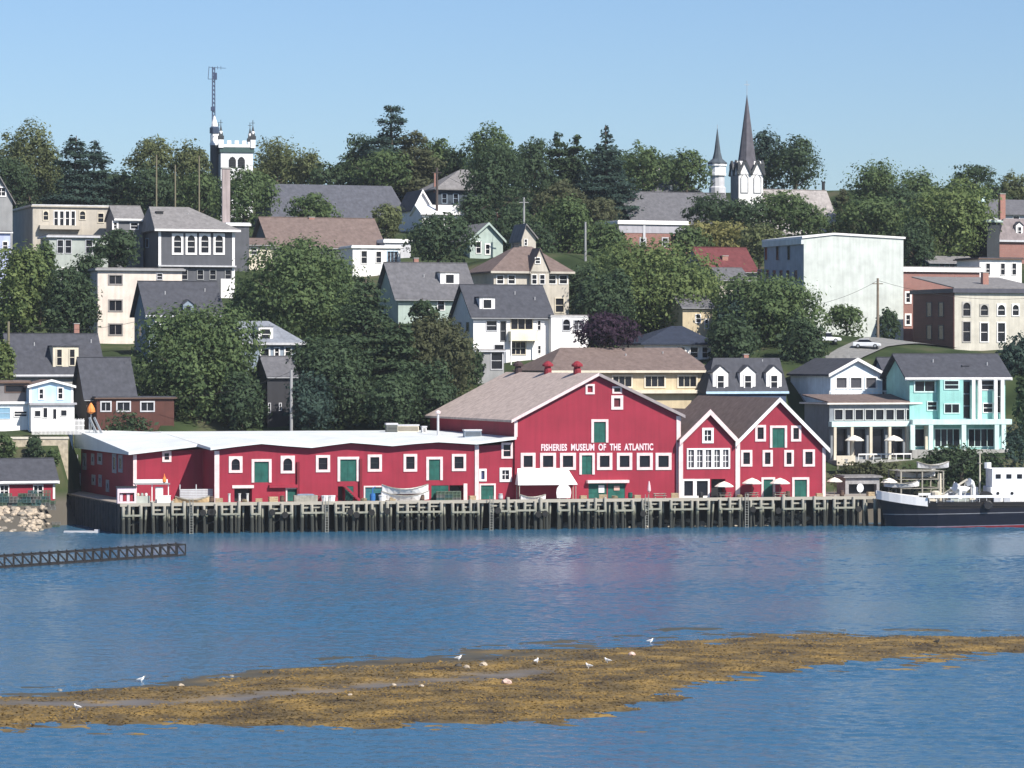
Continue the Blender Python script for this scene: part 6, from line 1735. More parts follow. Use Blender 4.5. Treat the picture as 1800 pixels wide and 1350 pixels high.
# ------------------------------------------------------------------ roof things on the white roof
def on_roof(px, b_): 
    a, _ = ms.fx(px, 770, b_); return a
def roofz(a, b_):
    t = min(1.0, max(0, (b_ + .9) / 34.4) * 1.25); zz = float(np.interp(a, [p[0] for p in eav], [p[1] for p in eav])); return zb2 * t + zz * (1 - t)
a = on_roof(770, 16); z_ = roofz(a, 16); w_ = ms.W3(a, 16, z_)
R = empty('roof_flue', w_, 0, 'slim white flue pipe with a round cap on the white roof', 'flue')
MB().tube([(0, 0, -.1), (0, 0, 3.0)], .17, 8).build('pipe', LGREY, R); MB().lathe((0, 0, 3.0), [(.1, 0), (.36, .12), (.36, .4), (.1, .55)], 10).build('cap', paint('pinkish_cap', (.72, .6, .6)), R)
for px, b_, w2, h2, mt, nm, lb in ((830, 9, 2.4, 1.0, BLUEG, 'roof_ventilator_unit', 'grey box unit on the white roof beside the hall'), (688, 25, 1.6, 1.3, paint('unit_dark', (.12, .13, .12)), 'roof_ventilator_unit', 'dark box unit at the back of the white roof'), (716, 27, 3.2, 1.0, CREAM, 'roof_ventilator_unit', 'pale long unit at the back of the white roof'),
                               (745, 24, .6, .9, WHITE, 'roof_ventilator_unit', 'short white vent right of the pale unit'), (350, 14, 1.1, .45, GREYW, 'roof_ventilator_unit', 'small low grey vent on the left part of the white roof')):
    a = on_roof(px, b_); w_ = ms.W3(a, b_, roofz(a, b_) if px > 378 else zl + (zbk - zl) * .55)
    R = empty(nm, w_, ya, lb, 'roof vent')
    MB().box(-w2/2, w2/2, -.6, .6, -.25, h2 * .8).build('housing', mt, R); MB().box(-w2/2 - .08, w2/2 + .08, -.68, .68, h2 * .8 + .003, h2).build('lid', LGREY, R)
    for k in range(4): MB().box(-w2/2 + .1, w2/2 - .1, -.64, -.603, .08 + k * h2 * .16, .14 + k * h2 * .16).build('grille_slat', BLACK, R)

# ------------------------------------------------------------------ things on the wharf
def wloc(px, sb, z=DECK):
    Y_ = wharfY(px, sb); return Vector(((px - 900) / F * Y_, Y_, z))
MPX = F / 425.0
def parasol(px, sb, ytop, wpx, label, closed=False, z=DECK, mat=None, loc=None):
    p = loc or wloc(px, sb, z)
    h = CH + (YH - ytop) / F * p.y - p.z
    R = empty('parasol', p, 0, label, 'parasol', 'white patio parasols'); w = wpx / F * p.y
    MB().tube([(0, 0, 0), (0, 0, h)], .035, 6).build('pole', POLEW, R)
    MB().lathe((0, 0, 0), [(.28, 0), (.28, .08), (.06, .12)], 10).build('base', CONC, R)
    m = MB()
    if closed: m.lathe((0, 0, 0), [(.08, h * .35), (.26, h * .45), (.2, h * .7), (.1, h * .92), (.02, h * 1.0)], 8)
    else:
        m.lathe((0, 0, 0), [(w/2 * .96, h - w * .30), (w/2, h - w * .26), (w * .27, h - w * .10), (.03, h)], 8)
    m.build('canopy', mat or paint('canvas_white', (.80, .74, .64), var=.05), R)
    return R
parasol(1273, 1.0, 846, 34, 'cream parasol in front of the small gabled house')
parasol(1322, .9, 840, 36, 'left of the two open parasols before the steep red store')
parasol(1371, .9, 840, 36, 'right of the two open parasols before the steep red store')
parasol(1467, 4.0, 839, 28, 'white parasol just right of the steep red store')
parasol(1563, 9.0, 840, 30, 'white parasol behind the ship bow')
parasol(1141, 1.2, 845, 14, 'closed pinkish parasol in front of the hall', closed=True, mat=paint('pinkish_canvas', (.72, .50, .52)))
for px, lb in ((1502, 'left parasol on the cafe terrace'), (1571, 'right parasol on the cafe terrace')):
    q = P(px, 806, 462.3); parasol(px, 0, 765, 34, lb, loc=q)
# white canopy stall
sA, _ = ha.fx(905, 880, -2.6)
R = empty('canopy_stall', wloc(913, .9), ya, 'white canvas canopy stall in front of the hall windows', 'stall')
k_ = wharfY(960, 2) / F
Wc = 104 * k_
mb = MB(); e0 = (885 - 858) * k_; e1 = (885 - 830) * k_
mb.v = [(-.2, -.2, e0), (Wc, -.2, e0), (Wc, 1.9, e0), (-.2, 1.9, e0), (.0, 1.3, e1), (Wc - 1.1, 1.3, e1)]
mb.v += [(x, y, z - .06) for x, y, z in mb.v[:4]]
mb.f = [(0, 1, 5, 4), (1, 2, 5), (2, 3, 4, 5), (3, 0, 4), (0, 6, 7, 1), (1, 7, 8, 2), (2, 8, 9, 3), (3, 9, 6, 0), (9, 8, 7, 6)]
mb.build('canopy', paint('canopy_canvas', (.80, .80, .78), var=.04), R)
for x in (0, Wc - .2):
    for y in (0, 1.7): MB().box(x - .05, x + .05, y - .05, y + .05, 0, e0 - .07).build('post', WOODG, R)
def dory(name, p, rz, L_, label, mat=WHITE, inv=False, cat='boat', tilt=0.0, up=False, group=None):
    R = empty(name, p, rz, label, cat, group)
    m = MB(); st = []
    for i in range(9):
        t = i / 8.0; x = (t - .5) * L_
        wd = L_ * .15 * math.sin(math.pi * (t * .86 + .09)) ** .8; bw = wd * .5; sh = L_ * (.105 + .10 * (2 * t - 1) ** 2)
        st.append([(x, -wd, sh), (x, -bw, .02 + L_ * .03 * (2 * t - 1) ** 2), (x, bw, .02 + L_ * .03 * (2 * t - 1) ** 2), (x, wd, sh)])
    for s_ in st: m.v += s_
    for i in range(8):
        for k in range(3): q = i * 4 + k; m.f.append((q, q + 1, q + 5, q + 4))
    m.f += [(3, 2, 1, 0), (32, 33, 34, 35)]
    o = m.build('hull', mat, R)
    md = o.modifiers.new('thick', 'SOLIDIFY'); md.thickness = .06
    g2 = MB()
    for sgn in (0, 3):
        for i in range(8): g2.bar(Vector(st[i][sgn]) + Vector((0, 0, .03)), Vector(st[i + 1][sgn]) + Vector((0, 0, .03)), .10, .10)
    gw = g2.build('gunwale', WOODG if mat is not WOODG else WHITE, R)
    for t_ in (3, 5):
        s_ = st[t_]; MB().box(s_[0][0] - .14, s_[0][0] + .14, s_[0][1] * .9, s_[3][1] * .9, s_[0][2] * .65, s_[0][2] * .65 + .05).build('thwart', WOODG, R)
    if inv: R.rotation_euler = (math.pi, 0, rz); R.location.z += L_ * .21
    return R
dory('dory', wloc(937, .9), ya + .1, 3.6, 'small white dory lying under the white canvas canopy')
# rounded white board beside it
R = empty('rounded_board', wloc(991, .55), ya, 'tall rounded white board standing under the canopy stall edge', 'board')
m = MB(); pr = [(-.95, .25), (.95, .25), (1.05, 1.0), (.95, 1.6), (.6, 2.05), (0, 2.15), (-.6, 2.05), (-.95, 1.6), (-1.05, 1.0)]
n_ = len(pr); m.v = [(a, 0, z) for a, z in pr] + [(a, .12, z) for a, z in pr]; m.f = [tuple(range(n_)), tuple(reversed(range(n_, 2 * n_)))] + [(q, q + n_, (q + 1) % n_ + n_, (q + 1) % n_) for q in range(n_)]
m.build('panel', WHITE, R); MB().box(-.6, -.5, .02, .1, 0, .249).box(.5, .6, .02, .1, 0, .249).build('legs', WOODG, R)
dory('dory', wloc(712, 1.5, DECK + .95), ya, 6.4, 'upper white dory of the two stacked before the long shed', group='stacked dories')
dory('dory', wloc(712, 1.5, DECK + .02), ya, 6.6, 'lower white dory of the two stacked before the long shed', group='stacked dories')
for i in range(9):
    for k in range(3):
        trap(wloc(768 + (i % 3) * 14 + k * 1.5, .9 + (i // 3) * .02, DECK + (i // 3) * .42) if k == 0 else wloc(768 + (i % 3) * 14, .9 + k * .65, DECK + (i // 3) * .42), ya, rs.randrange(3), 'grey trap in the pile beside the dark shed doorway', 'traps piled on the wharf')
R = empty('tarpaulin_crate', wloc(537, .9), ya, 'blue-grey tarpaulin covered crate on the wharf', 'crate')
MB().box(-1.6, 1.6, -.5, .6, 0, .95).build('crate', WOODG, R)
m = MB(); m.lathe((0, .05, 0), [(2.0, .12), (1.95, 1.0), (1.7, 1.12), (.3, 1.16)], 4, math.pi/4, .86, .36); m.build('tarpaulin', paint('tarp_blue', (.16, .20, .27), var=.2), R)
for px, lb in ((571, 'left white tub in the row beside the red stairs'), (583, 'right white tub in the row beside the red stairs'), (672, 'white tub in front of the teal doorway')):
    R = empty('fish_tub', wloc(px, .8), ya, lb, 'tub', 'white fish tubs')
    MB().lathe((0, 0, 0), [(.42, 0), (.5, .75), (.56, .78), (.56, .85)], 10).build('tub', WHITE, R); MB().lathe((0, 0, .852), [(.52, 0), (.50, .06)], 10).build('lid', LGREY, R)
# red outside stairs
R = empty('outside_stairs', wloc(632, 2.3), ya, 'red slanting outside stairs at the long shed', 'stairs')
for k in range(8): MB().box(-.25 + k * -.27, .05 + k * -.27, -.5, .4, k * .26 + .02, k * .26 + .10).build('tread', RED, R)
for y in (-.55, .42): MB().bar((.1, y, 0.05), (-2.15, y, 2.15), .10, .25).build('stringer', RED, R)
R = empty('blue_barrel', wloc(655, .9), 0, 'bright blue barrel pump in front of the teal doorway', 'barrel')
MB().lathe((0, 0, 0), [(.34, 0), (.38, .3), (.38, .8), (.34, 1.1)], 12).build('barrel', paint('barrel_blue', (.03, .14, .38)), R); MB().tube([(0, 0, 1.1), (0, 0, 1.8), (.4, 0, 2.0)], .09, 6).build('pump', paint('barrel_blue', (.03, .14, .38)), R)
# pink ticket booth
R = empty('ticket_booth', wloc(223, .8), ya, 'small pinkish-white booth with a red counter on the wharf left corner', 'booth')
PK = paint('booth_pink', (.70, .56, .60))
for (x0, x1, y0, y1, z0, z1) in ((-1.25, -1.0, 0, 1.6, 0, 2.2), (1.0, 1.25, 0, 1.6, 0, 2.2), (-1.0, 1.0, 1.5, 1.6, 0, 2.2), (-1.0, 1.0, 0, .1, 0, .35), (-1.0, 1.0, 0, .1, 1.5, 2.2)): MB().box(x0, x1, y0, y1, z0, z1).build('panel', PK, R)
for k in range(4): MB().box(-.9 + k * .46, -.52 + k * .46, .3, .36, .36, 1.35).build('shelf_front', RED if k % 2 else PK, R)
MB().box(-1.4, 1.4, -.15, 1.75, 2.203, 2.35).build('roof', BLACK, R)
# shop stall with signboard
R = empty('market_stall', wloc(270, 1.4), ya, 'open market stall with a long white signboard in the wharf left corner', 'stall')
MB().box(-2.6, 1.9, 0, .12, 2.75, 3.25).build('signboard', WHITE, R); MB().box(-2.5, 2.2, -.2, 2.2, 2.55, 2.70).build('roof', GREYW, R)
for x in (-2.4, -.2, 2.0): MB().box(x - .06, x + .06, .1, .22, 0, 2.55).build('post', WHITE, R)
MB().box(-2.3, -.4, .8, 1.2, 0, 1.0).build('counter', SAGE, R); MB().box(.3, 1.3, .3, 1.1, 0, 2.2).build('white_cabinet', WHITE, R)
for k in range(3):
    MB().lathe((-2.0 + k * .55, 1.0, 1.0), [(.16, 0), (.22, .2), (.12, .42)], 8).build('bucket', (CREAM, SAGE, WHITE)[k], R)
o = MB().lathe((0, 0, 0), [(.05, 0), (.28, .2), (.28, .5), (.1, .9), (.03, 1.3)], 8).build('buoy_flag', paint('buoy_orange', (.8, .22, .05)), None); o.location = wloc(289, 1.5, DECK + 2.72); tag(o, 'orange pointed buoy standing on the market stall roof', 'buoy')
R = empty('white_cabinet', wloc(288, .55), ya, 'white ice chest in front of the market stall', 'chest')
MB().box(-.9, .9, 0, .6, 0, 1.0).build('chest', BWHITE, R); MB().box(-.95, .95, -.05, .65, 1.003, 1.1).build('lid', WHITE, R)
dory('dory', wloc(338, 1.3), ya, 4.6, 'tan wooden dory right of the market stall', mat=paint('tan_hull', (.5, .36, .2)))
R = empty('deck_shelter', wloc(345, 4.2), ya, 'pale slatted shelter in the shadow behind the tan dory', 'shelter')
for k in range(6): MB().box(-2.2, 2.4, -.05, .02, .5 + k * .22, .68 + k * .22).build('slat', LGREY, R)
for x in (-2.2, 0, 2.3): MB().box(x - .06, x + .06, .03, .14, 0, 2.4).build('post', LGREY, R)
for px, lb in ((403, 'pale bollard post beside the dark shed entrance'), (421, 'second pale post, right of the dark shed entrance'), (435, 'third pale post at the dark shed entrance')):
    o = MB().tube([(0, 0, 0), (0, 0, 1.05), (0, 0, 1.3)], [.17, .15, .22], 8).build('bollard', paint('bollard_pale', (.6, .58, .54)), None); o.location = wloc(px, .5); tag(o, lb, 'bollard')
# picnic tables along the right wharf, and rail
for px, lb in ((1160, 'picnic table left of the small gabled house'), (1322, 'picnic table under the left open parasol'), (1371, 'picnic table under the right open parasol'), (1275, 'picnic table under the cream parasol')):
    R = empty('picnic_table', wloc(px, .9), ya, lb, 'table', 'picnic tables on the wharf')
    MB().box(-.9, .9, -.12, .55, .70, .76).build('top', WOODG, R)
    for y in (-.42, .72): MB().box(-.9, .9, y, y + .25, .42, .47).build('bench', WOODG, R)
    for x in (-.7, .7):
        MB().bar((x, -.35, 0), (x, .1, .7), .08).build('leg', WOODG, R); MB().bar((x, .85, 0), (x, .35, .7), .08).build('leg', WOODG, R)
for k, (px, sb, lb) in enumerate(((1512, 1.0, 'round white sign on a post near the ship bow'),)):
    R = empty('round_sign', wloc(px, sb), ya, lb, 'sign')
    MB().box(-.06, .06, .04, .12, 0, .8).build('post', WOODG, R)
    m = MB(); N_ = 20; m.v = [(math.cos(t * 6.2832 / N_) * .50, y, 1.25 + math.sin(t * 6.2832 / N_) * .62) for y in (-.05, .035) for t in range(N_)]; m.f = [tuple(range(N_)), tuple(reversed(range(N_, 2 * N_)))] + [(q, (q + 1) % N_, (q + 1) % N_ + N_, q + N_) for q in range(N_)]
    m.build('board', BWHITE, R)
q = P(1471, 820, 456); R = empty('cafe_sign', q, ya, 'cream board sign with a dark arrow mark below the cafe', 'sign'); s_ = 456 / F
MB().box(0, 34 * s_, 0, .12, .2, 19 * s_).build('board', CREAM, R)
m = MB().bar((14 * s_, -.01, 12 * s_), (20 * s_, -.01, 12 * s_), .05, .18).bar((20 * s_, -.01, 12 * s_), (15 * s_, -.01, 7 * s_), .05, .18).bar((15 * s_, -.01, 7 * s_), (20 * s_, -.01, 7 * s_), .05, .18); m.build('mark', GREYW, R)
for x in (2, 31): MB().box(x * s_, x * s_ + .1, .125, .2, -2.5, 10 * s_).build('post', WOODG, R)
# grey low storage shed and boats on racks at the wharf right end
b = Bld('grey_wharf_shed', 'low grey plank shed with an open front at the wharf right end', 'shed', 1486, 1546, zrow(DECK, wharfY(1486, 9)), wharfY(1486, 9), 4, paint('grey_planks', (.30, .29, .29), var=.25, scale=2), yaw=WYAW, drop=.02, ground=False)
b.flat(836, mat=GREYR, ch=.3, over=.4); b.opening(1492, 851, 1541, deck_row(1510, 9)); b.finish()
for px, sb, L_, zz, lb in ((1585, 9, 5.5, .9, 'white dory on a rack behind the ship bow'), (1610, 12, 6.0, 2.2, 'long pale dory on the upper rack behind the ship'), (1640, 14, 5.0, 3.4, 'grey-white boat highest on the rack behind the ship')):
    p_ = wloc(px, sb); p_.z = DECK + zz
    dory('dory', p_, ya + .1, L_, lb, mat=WHITE if zz < 3 else LGREY)
R = empty('boat_rack', wloc(1612, 11), ya, 'timber rack holding dories behind the ship', 'rack')
for x in (-3.2, 0, 3.2):
    for y in (-2.2, 0, 3.2): MB().box(x - .1, x + .1, y - .1, y + .1, -1.5, 3.3).build('post', WOODG, R)
for z_ in (.8, 2.1, 3.3): MB().box(-3.4, 3.4, -2.3, 3.3, z_ - .08, z_ - .002).build('shelf', WOODG, R)

# ------------------------------------------------------------------ ship at the right edge
SY = 431.0; sp0 = P(1546, 928, SY); SR = empty('trawler', (sp0.x, SY + 3.6, 0), rad(3), 'moored trawler with a black-blue hull, white bow rail and red waterline', 'ship')
SL = 44.0; hull_m = bpy.data.materials.new('ship_hull'); hull_m.use_nodes = True
n, l = hull_m.node_tree.nodes, hull_m.node_tree.links
bs = n['Principled BSDF']; bs.inputs['Roughness'].default_value = .45
tc = n.new('ShaderNodeTexCoord'); spx = n.new('ShaderNodeSeparateXYZ'); l.new(tc.outputs['Object'], spx.inputs[0])
# painted bands follow the sheer: boot topping rises into view towards the stern
ma = n.new('ShaderNodeMath'); ma.operation = 'MULTIPLY_ADD'; ma.inputs[1].default_value = -.020; l.new(spx.outputs['X'], ma.inputs[0]); l.new(spx.outputs['Z'], ma.inputs[2])
cr = n.new('ShaderNodeValToRGB'); cr.color_ramp.interpolation = 'CONSTANT'; e = cr.color_ramp.elements
mr = n.new('ShaderNodeMapRange'); mr.inputs[1].default_value = -1; mr.inputs[2].default_value = 5; l.new(ma.outputs[0], mr.inputs[0]); l.new(mr.outputs[0], cr.inputs['Fac'])
e[0].position = 0; e[0].color = (.22, .015, .02, 1); e[1].position = .15; e[1].color = (.30, .30, .36, 1)
for ps, cc in ((.162, (.007, .008, .018)), (.44, (.25, .25, .26)), (.455, (.008, .008, .016)), (.56, (.020, .016, .014))): q_ = e.new(ps); q_.color = (*cc, 1)
no = n.new('ShaderNodeTexNoise'); no.inputs['Scale'].default_value = .9; no.inputs['Detail'].default_value = 6; l.new(tc.outputs['Object'], no.inputs['Vector'])
r_ = n.new('ShaderNodeMapRange'); r_.inputs[3].default_value = .6; r_.inputs[4].default_value = 1.5; l.new(no.outputs['Fac'], r_.inputs[0])
vm = n.new('ShaderNodeVectorMath'); vm.operation = 'SCALE'; l.new(cr.outputs['Color'], vm.inputs[0]); l.new(r_.outputs[0], vm.inputs['Scale']); l.new(vm.outputs[0], bs.inputs['Base Color'])
def sheer(x): return 3.55 + 1.05 * max(0, 1 - x / 9.0) ** 1.6
def half(x): return 3.9 * (1 - max(0, 1 - x / 11.0) ** 2.0) ** .8 + .05
m = MB(); ST = [0, .6, 1.5, 3, 5, 8, 11, 15, 20, 28, 36, 44]
for x in ST:
    hb = half(x); zs = sheer(x); rake = 1.6
    for fz, fw_ in ((-1.2, .45), (0, .80), (.5, .92), (1, 1.0)):
        zz = fz if fz < 0 else fz * zs; xx = x + (1 - max(0, fz)) * rake * max(0, 1 - x / 8.0)
        wv = hb * fw_ if x > 0 else .05
        m.v.append((xx, -wv, zz))
    for fz, fw_ in ((1, 1.0), (.5, .92), (0, .80), (-1.2, .45)):
        zz = fz if fz < 0 else fz * zs; xx = x + (1 - max(0, fz)) * rake * max(0, 1 - x / 8.0)
        wv = hb * fw_ if x > 0 else .05
        m.v.append((xx, wv, zz))
for i in range(len(ST) - 1):
    for k in range(7): q = i * 8 + k; m.f.append((q, q + 8, q + 9, q + 1))
q = (len(ST) - 1) * 8; m.f.append(tuple(q + k for k in range(8))); m.f.append(tuple(reversed(range(8))))
hl = m.build('hull', hull_m, SR)
m = MB()
for i in range(len(ST) - 1): 
    x0, x1 = ST[i], ST[i + 1]; m.poly([(x0, -half(x0), sheer(x0) - .55 if i else sheer(x0) - .5), (x1, -half(x1), sheer(x1) - .55), (x1, half(x1), sheer(x1) - .55), (x0, half(x0), sheer(x0) - .5)])
m.build('deck', WOODG, SR)
m = MB(); bx = [0, .6, 1.5, 3, 5, 6.6]
for sgn in (-1, 1):
    for x0, x1 in zip(bx, bx[1:]):
        a_, b_ = half(x0) + .04, half(x1) + .04
        m.poly([(x0, sgn * a_, sheer(x0) - .75), (x1, sgn * b_, sheer(x1) - .75), (x1, sgn * b_, sheer(x1) + .45), (x0, sgn * a_, sheer(x0) + .45)])
bw = m.build('bow_bulwark', WHITE, SR); md = bw.modifiers.new('t', 'SOLIDIFY'); md.thickness = .08
m = MB()
for sgn in (-1, 1):
    for i in range(16): m.tube([(6.8 + i * 1.0, sgn * half(8), sheer(9) - .1), (6.8 + i * 1.0, sgn * half(8), sheer(9) + .75)], .035, 5)
    m.bar((6.6, sgn * half(8), sheer(9) + .75), (22, sgn * half(9), sheer(9) + .78), .16, .34)
m.build('side_rail', BWHITE, SR)
MB().box(15.6, 34, -2.6, 2.6, 3.0, 5.55).build('deckhouse', BWHITE, SR)
wh = MB().box(15.9, 27, -2.2, 2.2, 5.553, 8.1).build('wheelhouse', BWHITE, SR)
for i in range(6): MB().box(16.4 + i * 1.5, 17.1 + i * 1.5, -2.26, -2.203, 6.75, 7.35).build('window', GLASS, wh)
for i in range(5):
    m = MB(); m.v = [(16.6 + i * 2 + math.cos(t * .628) * .22, y, 4.7 + math.sin(t * .628) * .22) for y in (-2.66, -2.603) for t in range(10)]; m.f = [tuple(range(10))] + [(q, (q + 1) % 10, (q + 1) % 10 + 10, q + 10) for q in range(10)]; m.build('porthole', GLASS, SR)
MB().box(15.4, 34.2, -2.9, 2.9, 5.50 + .06, 5.50 + .20).build('boat_deck_edge', WHITE, SR) if False else None
m = MB().lathe((0, 0, 0), [(.95, -.7), (1.0, -.6), (.45, -.5), (.45, .5), (1.0, .6), (.95, .7)], 14); m.v = [(15.0 + v[0], -2.3 + v[2], 4.0 + v[1]) for v in m.v]; m.build('winch', BLACK, SR)
for x, y, h in ((11.5, -1.4, 2.6), (13.6, -.6, 3.2)):
    m = MB().tube([(x, y, 3.0), (x, y, 3 + h * .75), (x - .25, y - .15, 3 + h * .95), (x - .75, y - .4, 3 + h)], [.28, .28, .36, .62], 10); m.build('ventilator_cowl', BWHITE, SR)
MB().tube([(9.0, 0, 3.0), (9.0, 0, 7.4)], [.22, .15], 8).bar((9.0, 0, 4.2), (12.6, -1.2, 6.6), .28).build('derrick', CREAM, SR)
MB().tube([(8.2, -.8, 3.0), (8.2, -.8, 4.3)], .16, 8).lathe((8.2, -.8, 4.3), [(.2, 0), (.7, .05), (.7, .5), (.3, .7)], 10).build('windlass', CREAM, SR)
MB().box(10.2, 12.8, -1.9, .6, 3.0, 3.9).build('hatch', SAGE, SR)
m = MB().lathe((0, 0, 0), [(.6, -.25), (.75, -.1), (.75, .1), (.6, .25)], 14); m.v = [(14.9 + v[0] * .9, -half(12) - .25 + v[2] * .6, 3.1 + v[1] * .9) for v in m.v]; m.build('tyre_fender', BLACK, SR)
for x in (15.8, 17.2): MB().box(x, x + .9, -half(15) + .1, -half(15) + .7, 3.1, 4.1).build('deck_locker', LGREY, SR)
MB().tube([(15.7, 0, 8.1), (15.7, 0, 8.9)], .5, 10).build('radar_dome', BWHITE, SR)
# small grey float by the crib
o = MB().box(-2.4, 2.4, -.5, .5, -.1, .22).box(1.7, 2.4, -.5, .5, .222, .42).build('floating_log', paint('float_grey', (.42, .42, .44)), None); o.location = wat(144, 936); o.rotation_euler = (0, 0, .05); tag(o, 'pale grey float lying low on the water beside the dark crib', 'float')

# ------------------------------------------------------------------ poles and wires
def upole(px, yt, yb_, Y_, label, wpx=4.0, cross=True, mat=POLEW, cat='utility pole'):
    p = P(px, yb_, Y_); g0 = tz(p.x, p.y); s_ = Y_ / F; top = CH + (YH - yt) * s_ - g0
    R = empty('utility_pole', (p.x, p.y, g0 - .3), rad(10), label, cat)
    MB().tube([(0, 0, 0), (0, 0, top + .3)], [wpx * s_ * .55, wpx * s_ * .42], 8).build('pole', mat, R)
    if cross: MB().box(-.9, .9, -.06, .06, top - .7, top - .56).build('crossarm', mat, R)
    return R
upole(1543, 489, 600, 520, 'dark utility pole in front of the mint block', 5)
upole(512, 650, 755, 462, 'grey utility pole with a box beside the shaded shed', 6, mat=paint('pole_grey', (.28, .28, .28)), cross=False)
upole(768, 295, 385, 598, 'dark utility pole beside the white verandah', 5, mat=paint('pole_dark', (.07, .055, .05)))
upole(921, 347, 395, 575, 'grey utility pole among the trees above the beige house', 4, mat=paint('pole_grey', (.28, .28, .28)))
upole(1029, 390, 440, 558, 'short grey pole in the trees left of the brick flat block', 4, mat=paint('pole_grey', (.28, .28, .28)), cross=False)
TP = paint('pole_tan', (.17, .15, .10))
upole(275, 272, 365, 600, 'leftmost of three thin tan flagpoles above the grey hip roof', 3, cross=False, mat=TP, cat='flagpole'); upole(308, 290, 365, 600, 'middle of three thin tan flagpoles above the grey hip roof', 3, cross=False, mat=TP, cat='flagpole'); upole(350, 274, 380, 598, 'rightmost of three thin tan flagpoles above the grey hip roof', 3, cross=False, mat=TP, cat='flagpole')
upole(15, 565, 665, 470, 'tan pole at the left edge beside the dormer house', 5, cross=False, mat=TP)

# ------------------------------------------------------------------ road and cars
m = MB(); rd = []
for (x, y, Y_, wd) in ((1425, 668, 484, 4.5), (1455, 645, 492, 4.5), (1490, 622, 503, 4.2), (1540, 606, 514, 4.2), (1600, 603, 519, 4.0), (1680, 605, 520, 4.0)):
    p = P(x, y, Y_); rd.append((p.x, p.y, wd))
pts = []
for k in range(len(rd) - 1):
    for t in range(6):
        f_ = t / 6; pts.append(tuple(rd[k][i] * (1 - f_) + rd[k + 1][i] * f_ for i in range(3)))
for (x, y, wd) in pts:
    for q in range(6):
        yy = y + (q / 5 - .5) * 2 * wd; xx = x + (q / 5 - .5) * -wd * .6; m.v.append((xx, yy, tz(xx, yy) + .30))
for i in range(len(pts) - 1):
    for q in range(5): k = i * 6 + q; m.f.append((k, k + 6, k + 7, k + 1))
o = m.build('road', paint('asphalt_road', (.20, .195, .185), var=.15, scale=1.2), None); tag(o, 'grey sloping road beside the parked white car', kind='structure')
TYRE = simple('tyre', (.015, .015, .015), rough=.8)
def car(px, y, Y_, rz, label, pickup=False):
    p = P(px, y, Y_); p.z = tz(p.x, p.y) + .33; R = empty('parked_car', p, rz, label, 'car')
    L_, Wd = (4.5, 1.8) if not pickup else (5.2, 1.9)
    lower = [(-L_/2, .30), (L_/2, .30), (L_/2, .62), (L_/2 - .15, .78), (L_*.18, .92), (-L_/2 + .05, .95), (-L_/2, .7)]
    m = MB(); n_ = len(lower)
    for yy in (-Wd/2, Wd/2): m.v += [(x, yy, z) for x, z in lower]
    m.f = [tuple(range(n_)), tuple(reversed(range(n_, 2*n_)))] + [(q, q + n_, (q+1) % n_ + n_, (q+1) % n_) for q in range(n_)]
    bo = m.build('body', simple('car_white', (.75, .76, .78), rough=.25, spec=.6), R); md = bo.modifiers.new('bevel', 'BEVEL'); md.width = .08; md.segments = 2
    cab = [(-L_*.36, .93), (L_*.20, .90), (L_*.06, 1.38), (-L_*.10, 1.46), (-L_*.26, 1.38)] if not pickup else [(-L_*.02, .93), (L_*.24, .90), (L_*.15, 1.6), (L_*.02, 1.62)]
    m = MB(); n_ = len(cab)
    for yy, sc_ in ((-Wd/2 + .08, 1), (Wd/2 - .08, 1)): m.v += [(x, yy * (1 if z < 1 else .88), z) for x, z in cab]
    m.f = [tuple(range(n_)), tuple(reversed(range(n_, 2*n_)))] + [(q, q + n_, (q+1) % n_ + n_, (q+1) % n_) for q in range(n_)]
    m.build('windows', GLASS, R)
    hi = [c for c in cab if c[1] > 1.2]; MB().box(min(c[0] for c in hi) - .05, max(c[0] for c in hi) + .05, -Wd * .42, Wd * .42, max(c[1] for c in hi) - .06, max(c[1] for c in hi) + .04).build('roof', simple('car_white', (.75, .76, .78)), R)
    for x in (-L_*.31, L_*.31):
        for sgn in (-1, 1):
            m = MB().lathe((0, 0, 0), [(.33, -.1), (.33, .1)], 14); m.v = [(x + v[0], sgn * (Wd/2 - .08) + v[2], .32 + v[1]) for v in m.v]; w_ = m.build('wheel', TYRE, R)
            m = MB().lathe((0, 0, 0), [(.2, -.02), (.2, .02)], 10); m.v = [(x + v[0], sgn * (Wd/2 + .03) + v[2], .32 + v[1]) for v in m.v]; m.build('rim', METAL, w_)
car(1524, 606, 508, rad(-12), 'white car parked on the road below the mint block')
car(1303, 626, 492, rad(8), 'white car half hidden behind the charcoal mansard roof')
car(1450, 596, 512, rad(5), 'white pickup parked beside the big dark green tree', pickup=True)

# riprap seen between the piles on the right half of the wharf
import bmesh as _bm
bmj = _bm.new(); rj = random.Random(4)
for i in range(260):
    px = rj.uniform(880, 1540); sb = rj.uniform(1.3, 6.0); p = wloc(px, sb, 0); zz = tz(p.x, p.y); r = rj.uniform(.25, .6)
    k0 = len(bmj.verts); t_me = RM[(rj.choice((0, 1)), rj.randrange(3))]
    bmj.from_mesh(t_me); bmj.verts.ensure_lookup_table()
    for v in bmj.verts[k0:]: v.co = Vector((v.co.x * r + p.x, v.co.y * r * .9 + p.y, v.co.z * r * .7 + zz + r * .2))
me = bpy.data.meshes.new('riprap'); bmj.to_mesh(me); bmj.free(); me.materials.clear(); me.materials.append(paint('riprap_stone', (.42, .36, .28), var=.35, scale=1.0))
o = bpy.data.objects.new('riprap', me); COL.objects.link(o); tag(o, 'heaped pale riprap stones under the right half of the wharf', 'stones', kind='stuff')

